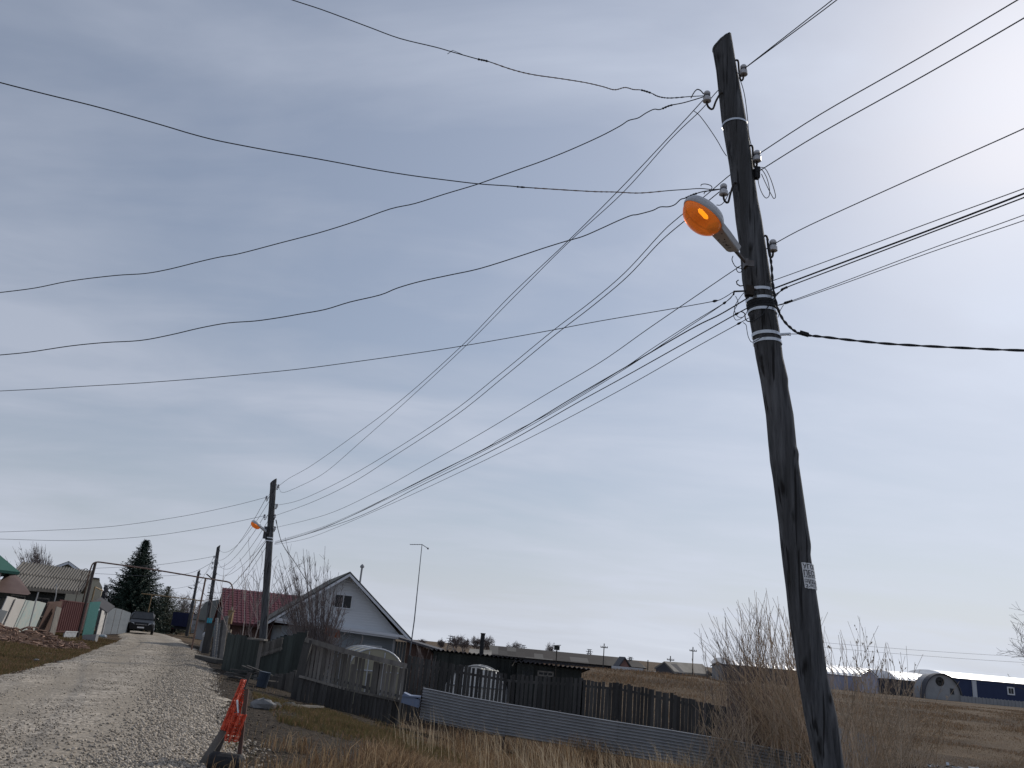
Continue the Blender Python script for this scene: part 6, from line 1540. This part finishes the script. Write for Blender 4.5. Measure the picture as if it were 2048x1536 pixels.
comm = [(T['d1'],[(1450,605),(1380,648),(1300,700),(1240,741),(1100,826),(1000,878),(960,902),(800,983),(650,1052)],'thin communication cable clamped to the iron bracket',.0042),
 (T['d1'],[(1446,608),(1380,652),(1240,744),(1100,829),(960,906),(800,986),(650,1054)],'second thin communication cable from the iron bracket',.0042),
 (T['d2'],[(1440,629),(1380,659),(1250,735),(1150,793),(1000,882),(850,957),(700,1033),(620,1066)],'thick black communication cable, uppermost of the heavy ones',.0075),
 (T['d3'],[(1469,630),(1380,680),(1250,753),(1150,808),(1000,893),(850,967),(700,1040)],'thick black communication cable just below the uppermost',.0065),
 (T['d4'],[(1474,649),(1380,701),(1250,775),(1100,855),(950,930),(800,1000),(680,1052),(610,1078)],'lowest slack communication cable to the second pole',.0045)]
for i, (A, px, lab, r) in enumerate(comm):
    o, Q = wire(A, CB+Vector((0,0,-.03*i)), px, lab, r, group='communication cables to the second pole', ends=(True, True))
    if i == 3: splice(o, Q, 1469, 1482, .013, M['tyre'], 'wedge_clamp')
    if i == 4: splice(o, Q, 1473, 1486, .012, M['tyre'], 'wedge_clamp')
    if i == 1: splice(o, Q, 1441, 1452, .013, M['tyre'], 'wedge_clamp')
# wires to the right, towards the pole behind the viewer
ER = (14, -17); gR = 'wires leaving to the upper right'
for A, px, lab, r, cl in ((R1,[(1613,40),(1668,-3),(1800,-110)],'upper wire of the close pair at the pole top',.0062,None),(R1,[(1619,41),(1676,-2),(1810,-105)],'lower wire of the close pair at the pole top',.0062,None),
    (R2,[(1640,229),(1840,115),(2035,0),(2200,-100)],'wire from the white insulator opposite the lamp head',.0062,None),(W(1520,341,7.42),[(1640,267),(1850,150),(2048,36),(2250,-85)],'wire from the dark clamp with the hanging loops',.0062,None),
    (R3,[(1620,450),(1840,350),(2048,257),(2250,160)],'wire from the single insulator below the lamp level',.0052,None),
    (W(1541,563,7.4),[(1660,520),(1850,449),(2048,377),(2250,300)],'thin cable highest of the lower bundle on the right',.0042,None),
    (W(1545,578,7.4),[(1680,527),(1870,456),(2048,387),(2250,305)],'thick cable of the lower bundle on the right',.0085,None),
    (W(1546,592,7.4),[(1562,582),(1575,574),(1680,534),(1870,462),(2048,395),(2250,315)],'clamped cable right under the thick one',.006,(1564,1577)),
    (W(1556,610,7.4),[(1570,606),(1585,601),(1680,566),(1860,498),(2048,430),(2250,354)],'paired thin cable, upper, lowest on the right',.0036,(1569,1584)),
    (W(1556,611,7.4),[(1585,603),(1680,570),(1860,505),(2048,441),(2250,370)],'paired thin cable, lower, lowest on the right',.0036,None)):
    o, Q = wire(A, ER, px, lab, r, group=gR, per=10 if cl else 5)
    if cl: splice(o, Q, cl[0], cl[1], .013, M['tyre'], 'wedge_clamp')
# thick twisted service cable
A = W(1535,480,7.42)
pts = [W(1535,478,7.42),W(1539,505,7.40),W(1543,530,7.39),W(1545,560,7.38),W(1549,590,7.37),W(1556,618,7.36),W(1567,640,7.34),W(1582,656,7.31),W(1597,666,7.28),W(1612,670,7.25)]
pl_ = (pts[-1].x, pts[-1].y); EC = (16, 5.6)
tail = [onplane(x, y, pts[-1], EC) for x, y in [(1640,673),(1700,680),(1770,687),(1850,692),(1950,697),(2048,701),(2200,704)]]
Q = crm(pts+tail, 8)
tw = MB(); 
for ph in (0, pi):
    tw.tube([q+Vector((.007*cos(i*.7+ph), .0, .007*sin(i*.7+ph))) for i, q in enumerate(Q)], .0078, 6)
o = tw.build('service_cable', M['wire'], at=tuple(A), smooth=True); tag(o, 'thick twisted black cable curving from the pole to the right edge', 'cable')
MB().beam(W(1600,665,7.27), W(1617,670,7.24), .05, .03, (0,0,1)).build('cable_clamp', M['tyre'], o)
MB().tube([W(1580,668,7.46), W(1598,668,7.28)], .004, 5).build('hanger_wire', M['alu'], o)
# loose loops and curls on the pole
def loop(pts, r, label, m=None, Y=7.35):
    P = [W(p[0], p[1], p[2] if len(p) > 2 else Y) for p in pts]; o = MB().tube(crm(P, 6), r, 5).build('loose_wire', m or M['wire'], at=tuple(P[0]), smooth=True); tag(o, label, 'loose wire', 'loose wires hanging on the big pole'); return o
loop([(1514,345),(1518,370),(1525,388),(1532,396),(1538,392),(1539,380),(1535,360),(1528,345),(1520,337),(1513,341)], .0042, 'inner hanging wire loop right of the pole')
loop([(1514,343),(1521,335),(1531,338),(1540,355),(1547,375),(1551,392),(1548,397),(1543,390),(1532,368),(1523,348)], .0042, 'outer longer hanging wire loop right of the pole')
loop([(1512,328),(1505,300),(1498,270),(1495,235),(1490,195),(1484,170),(1478,155)], .0045, 'thin wire hanging down the right side of the pole top', Y=7.42)
loop([(1388,222),(1398,230),(1410,245),(1422,262),(1435,282),(1445,300),(1453,312)], .0042, 'thin diagonal wire from the top splice to the pole', Y=7.38)
loop([(1382,196),(1388,185),(1394,179),(1401,181),(1407,188)], .0062, 'small kinked wire tail above the topmost left insulator')
loop([(1402,372),(1403,369),(1411,368),(1421,371),(1424,376),(1418,381),(1410,384),(1408,388)], .0045, 'small oval wire curl left of the lamp insulator')
loop([(1433,410),(1441,410),(1449,403),(1455,392),(1459,384)], .0045, 'short tail wire curving above the lamp head')
loop([(1466,512),(1464,520),(1470,532),(1478,536),(1484,538),(1482,544),(1476,544),(1473,538),(1478,533)], .0045, 'curled thin wire under the lamp arm')
loop([(1471,592),(1476,605),(1470,618),(1467,630),(1472,640),(1482,637),(1490,630),(1496,620)], .0035, 'thin curled drop wire below the iron bracket')
loop([(1488,585,7.38),(1478,598),(1470,612),(1470,625),(1477,634),(1486,634),(1492,628)], .0035, 'fine curl beside the iron bracket')
loop([(1482,623),(1489,627),(1491,638),(1497,643),(1508,641),(1522,632),(1535,615),(1545,600),(1560,583)], .0055, 'dark jumper wire sweeping across the pole front', Y=7.33)
loop([(1486,645),(1492,650),(1494,662),(1497,675),(1503,684),(1511,682),(1524,674),(1535,667)], .0035, 'thin jumper wire looping down to the lowest bands', Y=7.35)
loop([(1567,610,7.4),(1560,622,7.4),(1556,635,7.42)], .0035, 'short wire tail behind the thick cable', Y=7.4)
loop([(1536,625,7.36),(1541,645,7.36),(1544,665,7.37),(1545,685,7.38)], .0035, 'thin wire running down the pole face between bands')
# second pole to the left and to the third
for A, px, E, lab in ((I2['L1'],[(460,1013),(350,1035),(200,1055),(0,1064),(-100,1066)],(-45,34),'upper thin wire leaving the second pole to the left edge'),(I2['L2'],[(430,1052),(300,1072),(150,1081),(0,1078),(-100,1075)],(-45,34),'lower thin wire leaving the second pole to the left edge')):
    wire(A, E, px, lab, .0085, M['alu'], group='thin wires from the far poles')
def sagwire(A, B, sag, r, label, group, m=None):
    A = Vector(A); B = Vector(B); P = [A.lerp(B, i/12)+Vector((0,0,-sag*4*(i/12)*(1-i/12))) for i in range(13)]
    o = MB().tube(P, r*.8, 5).build('overhead_wire', m or M['alu'], at=tuple(A), smooth=True); tag(o, label, 'overhead wire', group)
g23 = 'wires between the second and third poles'
for i, (a, c, s, lab) in enumerate((('L1','L1',1.1,'far span wire from the upper left insulator of the second pole'),('R1','R1',1.0,'far span wire from the top insulator of the second pole'),('L2','L2',1.0,'far span wire from the lower left insulator of the second pole'),('R2','R2',1.3,'far span wire from the middle right insulator of the second pole'),('R3','R3',.8,'far span wire from the lowest insulator of the second pole'))):
    sagwire(I2[a], I3[c], s, .011, lab, g23)
sagwire(W(535,1078,D2-.1), W(423,1180,62), .9, .018, 'far span communication cable, thicker, on the left side of the second pole', g23)
sagwire(W(537,1086,D2-.1), W(422,1185,62), 1.2, .010, 'far span communication cable, thinner, under the thick one', g23)
for a, c, lab in (('L1','L1','distant wire between third and fourth poles, left'),('R1','R1','distant wire between third and fourth poles, top'),('R2','R2','distant wire between third and fourth poles, right')): sagwire(I3[a], I4[c], .7, .013, lab, 'wires between the third and fourth poles')
for A, px, lab in ((I3['L1'],[(380,1121),(300,1131),(180,1137)],'distant wire from the third pole over the tall spruce, upper'),(I3['L2'],[(380,1146),(310,1152),(190,1147)],'distant wire from the third pole over the tall spruce, lower')): wire(A, (-60,64), px, lab, .014, M['alu'], group='thin wires from the far poles')
wire(I4['L1'], (-70,90), [(350,1177),(300,1178),(210,1168)], 'distant wire from the fourth pole to the left houses', .014, M['alu'], group='thin wires from the far poles')
# service drop from the second pole to the white house
p = W(552,1040,D2); q = W(645,1215,43.5); P = [p, W(557,1063,D2+1.5), W(566,1090,D2+3.5), W(590,1125,36.5), W(615,1165,39.5), q]
o = MB().tube(crm(P, 6), [.02 if i < 3 else .013 for i in range(len(crm(P, 6)))], 6).build('service_cable', M['wire'], at=tuple(p)); tag(o, 'sagging service cable from the second pole down to the white house', 'cable')
# skyline power lines at far right
for py0, py1, lab in ((1301,1313,'upper faint power line low in the sky at the far right'),(1310,1325,'lower faint power line low in the sky at the far right')):
    A = W(1560,py0-24,260); B = W(2160,py1+6,260); sagwire(A, B, .6, .05, lab, 'faint power lines on the skyline', M['lattice'])

# ================================================================== STUFF: stones, grass
rng = np.random.default_rng(5)
def scatter_stones(pts, sizes, name, m):
    T = (1+5**.5)/2; ico = np.array([(-1,T,0),(1,T,0),(-1,-T,0),(1,-T,0),(0,-1,T),(0,1,T),(0,-1,-T),(0,1,-T),(T,0,-1),(T,0,1),(-T,0,-1),(-T,0,1)])/1.9
    octv = np.array([(1,0,0),(0,1,0),(-1,0,0),(0,-1,0),(0,0,1),(0,0,-1)], float); octf = np.array([(0,1,4),(1,2,4),(2,3,4),(3,0,4),(1,0,5),(2,1,5),(3,2,5),(0,3,5)])
    n = len(pts); V = np.repeat(octv[None], n, 0)*rng.uniform(.65, 1.25, (n, 6, 1))*sizes[:, None, None]
    V[:, :, 2] *= .75; a = rng.uniform(0, 2*pi, n); ti = rng.uniform(-.7, .7, n)
    y = V[:, :, 1]*np.cos(ti)[:, None]-V[:, :, 2]*np.sin(ti)[:, None]; z = V[:, :, 1]*np.sin(ti)[:, None]+V[:, :, 2]*np.cos(ti)[:, None]; V[:, :, 1] = y; V[:, :, 2] = z
    x = V[:, :, 0]*np.cos(a)[:, None]-V[:, :, 1]*np.sin(a)[:, None]; y = V[:, :, 0]*np.sin(a)[:, None]+V[:, :, 1]*np.cos(a)[:, None]; V[:, :, 0] = x; V[:, :, 1] = y
    V += pts[:, None, :]; Fi = octf[None]+(np.arange(n)*6)[:, None, None]
    o = npmesh(name, V.reshape(-1, 3), Fi.reshape(-1, 3), m); tag(o, kind='stuff'); return o
pts = []; sz = []
while len(pts) < 34000:
    y = 7.5+40*random.random()**2.5; a = road_l(y); b = road_r(y)
    near_edge = random.random() < .34
    x = b+random.gauss(-.35, .55) if near_edge else random.uniform(max(a-.3, -y*.72-1), b+.3)
    if not near_edge and nz(x, y, .7)+.5*nz(x, y, 2.3)+random.uniform(-.5, .5) < -.05: continue
    if not near_edge and random.random() < .85*max(exp(-(((x-a)/(b-a)-.33)/.09)**2), exp(-(((x-a)/(b-a)-.68)/.09)**2)): continue
    if x > b+.15+(.9 if y < 13 else .2)*random.random()+.3*nz(x, y, 1.5) or x < -y*.75-1: continue
    s = random.uniform(.006, .014)+.014*random.random()**4 if not near_edge else random.uniform(.010, .022)+.02*random.random()**3
    pts.append((x, y, hroad(x, y)+.008)); sz.append(s)
scatter_stones(np.array(pts), np.array(sz), 'loose_gravel', M['stones'])
gzv = lambda X, Y: np.array([gz(float(x), float(y)) for x, y in zip(X, Y)])
def blades(X, Y, Hh, Wd, lean, name, mats, midx, curve=.35, Z=None, dirb=None):
    n = len(X); Z = gzv(X, Y) if Z is None else Z; a = rng.uniform(0, 2*pi, n); l = np.abs(rng.normal(0, lean, n))+.05
    dx = np.cos(a)*l+(dirb[0] if dirb else 0); dy = np.sin(a)*l+(dirb[1] if dirb else 0); b = rng.uniform(-.6, .6, n)    # width direction mostly across the view
    wx = np.cos(b)*Wd/2; wy = np.sin(b)*Wd/2
    V = np.zeros((n, 5, 3)); V[:, 0] = np.stack([X-wx, Y-wy, Z-.03], 1); V[:, 1] = np.stack([X+wx, Y+wy, Z-.03], 1)
    mxp = X+dx*Hh*.45; myp = Y+dy*Hh*.45; mz = Z+Hh*.62
    V[:, 2] = np.stack([mxp+wx*.75, myp+wy*.75, mz], 1); V[:, 3] = np.stack([mxp-wx*.75, myp-wy*.75, mz], 1)
    c = 1+curve*rng.uniform(0, 1.6, n); V[:, 4] = np.stack([X+dx*Hh*c, Y+dy*Hh*c, Z+Hh*(1-.25*np.minimum(1, l*curve*2))], 1)
    k = np.arange(n)*5; Q = np.stack([np.stack([k, k+1, k+2], 1), np.stack([k, k+2, k+3], 1), np.stack([k+3, k+2, k+4], 1)], 1).reshape(-1, 3)
    o = npmesh(name, V.reshape(-1, 3), Q, None, mats=mats, midx=np.repeat(midx, 3)); tag(o, kind='stuff'); return o
def fnoise(X, Y, s, o=0): return np.array([noise.noise(Vector((x*s+o, y*s, 1.7))) for x, y in zip(X, Y)])
rrv = lambda Y: np.interp(Y, RY, RX); rlv = lambda Y: np.interp(Y, LY, LX)
# tall dry grass in front
N_ = 150000; Y = 9+17*rng.random(N_)**1.15; X = rng.uniform(-4, 1, N_)*0+rng.uniform(-.30, .72, N_)*Y
t = X-rrv(Y); nn = fnoise(X, Y, .55); edge = 1.6+np.clip((Y-12)*.75, 0, 5)
keep = (t > edge+nn*2.2-.6) & (nn+rng.uniform(-.55, .35, N_) > -.25)&~((Y > 21.6)&(rng.random(N_) < .5))
X = X[keep]; Y = Y[keep]; nn = nn[keep]; n = len(X)
Hh = (.22+.42*np.clip(nn+.35, 0, 1))*rng.uniform(.5, 1.3, n)
mid = (rng.random(n) < .45).astype(int); blades(X, Y, Hh, rng.uniform(.006, .013, n), .38, 'dry_grass', [M['straw2'], M['straw']], mid, .6)
# sparse short tufts and pale pebbles on the bare soil by the road
N_ = 42000; Y = 9+18*rng.random(N_)**1.2; t = np.abs(rng.normal(0, 4.5, N_))+.1; X = rrv(Y)+t; nn = fnoise(X, Y, 1.1, 13)
keep = (nn+rng.uniform(-.35, .35, N_) > .12)&~((Y > 12.5)&(t < 4.5)&(rng.random(N_) < .93)); X = X[keep]; Y = Y[keep]; n = len(X)
blades(X, Y, rng.uniform(.02, .12, n), rng.uniform(.006, .012, n), .7, 'verge_grass', [M['straw2'], M['straw'], M['greengrass']], rng.integers(0, 3, n), .6)
# tall pale stalks
N_ = 4200; Y = 11+11*rng.random(N_); X = rng.uniform(-.22, .66, N_)*Y; t = X-rrv(Y); nn = fnoise(X, Y, .5, 9)
keep = (t > 4.2) & (nn+rng.uniform(-.3, .3, N_) > .0); X = X[keep]; Y = Y[keep]; n = len(X)
blades(X, Y, rng.uniform(.5, 1.15, n), rng.uniform(.007, .012, n), .16, 'dry_grass', [M['stalk']], np.zeros(n, int), .8, dirb=(-.18, 0))
# straw hummocks at the bottom of the view
P = []
for (px, Yc, rad, hh, cnt) in ((1275,15.5,.85,.62,9000),(1120,15,.7,.42,4500),(1000,15.5,.6,.38,3500),(1360,16.5,.9,.40,4000),(880,15,.8,.35,3500),(1430,19,1.2,.42,4500),(1560,20,1.3,.42,4500)):
    c = on(px, Yc); a = rng.uniform(0, 2*pi, cnt); r = rad*np.sqrt(rng.random(cnt)); P.append(np.stack([c.x+np.cos(a)*r*1.25, Yc+np.sin(a)*r, hh*(1-.75*(r/rad)**2)*rng.uniform(.4, 1.15, cnt)], 1))
P = np.concatenate(P); n = len(P)
blades(P[:, 0], P[:, 1], P[:, 2], rng.uniform(.007, .013, n), .55, 'dry_grass', [M['straw'], M['straw2']], (rng.random(n) < .5).astype(int), .9)
# field beyond the fences, clumps thinning with distance
N_ = 120000; Y = 30+80*rng.random(N_)**1.3; X = rng.uniform(-.05, .72, N_)*Y; nn = fnoise(X, Y, .22); keep = (X-rrv(Y) > 12)&(nn+rng.uniform(-.4, .4, N_) > -.1)
X = X[keep]; Y = Y[keep]; nn = nn[keep]; n = len(X)
blades(X, Y, (.05+.13*np.clip(nn+.3, 0, 1))*rng.uniform(.5, 1.5, n)*(1+1.0*np.exp(-((Y-78)/14)**2)), rng.uniform(.5, 1.2, n)*Y*.00045, .9, 'field_grass', [M['fieldgrass'], M['straw2']], (rng.random(n) < .5).astype(int), .5)
# right hand field close by
N_ = 60000; Y = 14+20*rng.random(N_); X = rng.uniform(.36, .78, N_)*Y; nn = fnoise(X, Y, .4, 4); keep = nn+rng.uniform(-.4, .4, N_) > -.2
X = X[keep]; Y = Y[keep]; n = len(X); blades(X, Y, rng.uniform(.08, .30, n), rng.uniform(.007, .014, n), .5, 'field_grass', [M['fieldgrass'], M['straw2']], (rng.random(n) < .35).astype(int), .6)
# green and brown short grass: bank below the picket fence, and the left verge
N_ = 60000; Y = 16.5+8*rng.random(N_); X = rrv(Y)+rng.uniform(1.2, 9, N_); nn = fnoise(X, Y, .8, 2)
keep = (np.exp(-((Y-20)/2.6)**2)+nn*.8+rng.uniform(-.4, .2, N_) > .45); X = X[keep]; Y = Y[keep]; n = len(X)
blades(X, Y, rng.uniform(.05, .16, n), rng.uniform(.008, .014, n), .5, 'green_grass', [M['greengrass'], M['straw2']], (rng.random(n) < .3).astype(int), .4)
N_ = 70000; Y = 18+32*rng.random(N_)**1.2; X = rlv(Y)-np.abs(rng.normal(0, 2.6, N_))-.1; nn = fnoise(X, Y, .7, 6)
keep = (nn+rng.uniform(-.5, .5, N_) > -.15)&(X > -.62*Y-2); X = X[keep]; Y = Y[keep]; n = len(X)
blades(X, Y, rng.uniform(.03, .11, n), rng.uniform(.5, 1, n)*Y*.0007, .5, 'green_grass', [M['greengrass'], M['straw2']], (rng.random(n) < .45).astype(int), .4)
# dark verge litter by the road, right side
pts = []; sz = []
for k in range(500):
    y = 9.5+16*random.random(); x = road_r(y)+abs(random.gauss(0, 2.6))+.2; pts.append((x, y, gz(x, y)+.008)); sz.append(random.uniform(.008, .040)*random.random()+.006)
scatter_stones(np.array(pts), np.array(sz), 'soil_clods', M['dirt'])
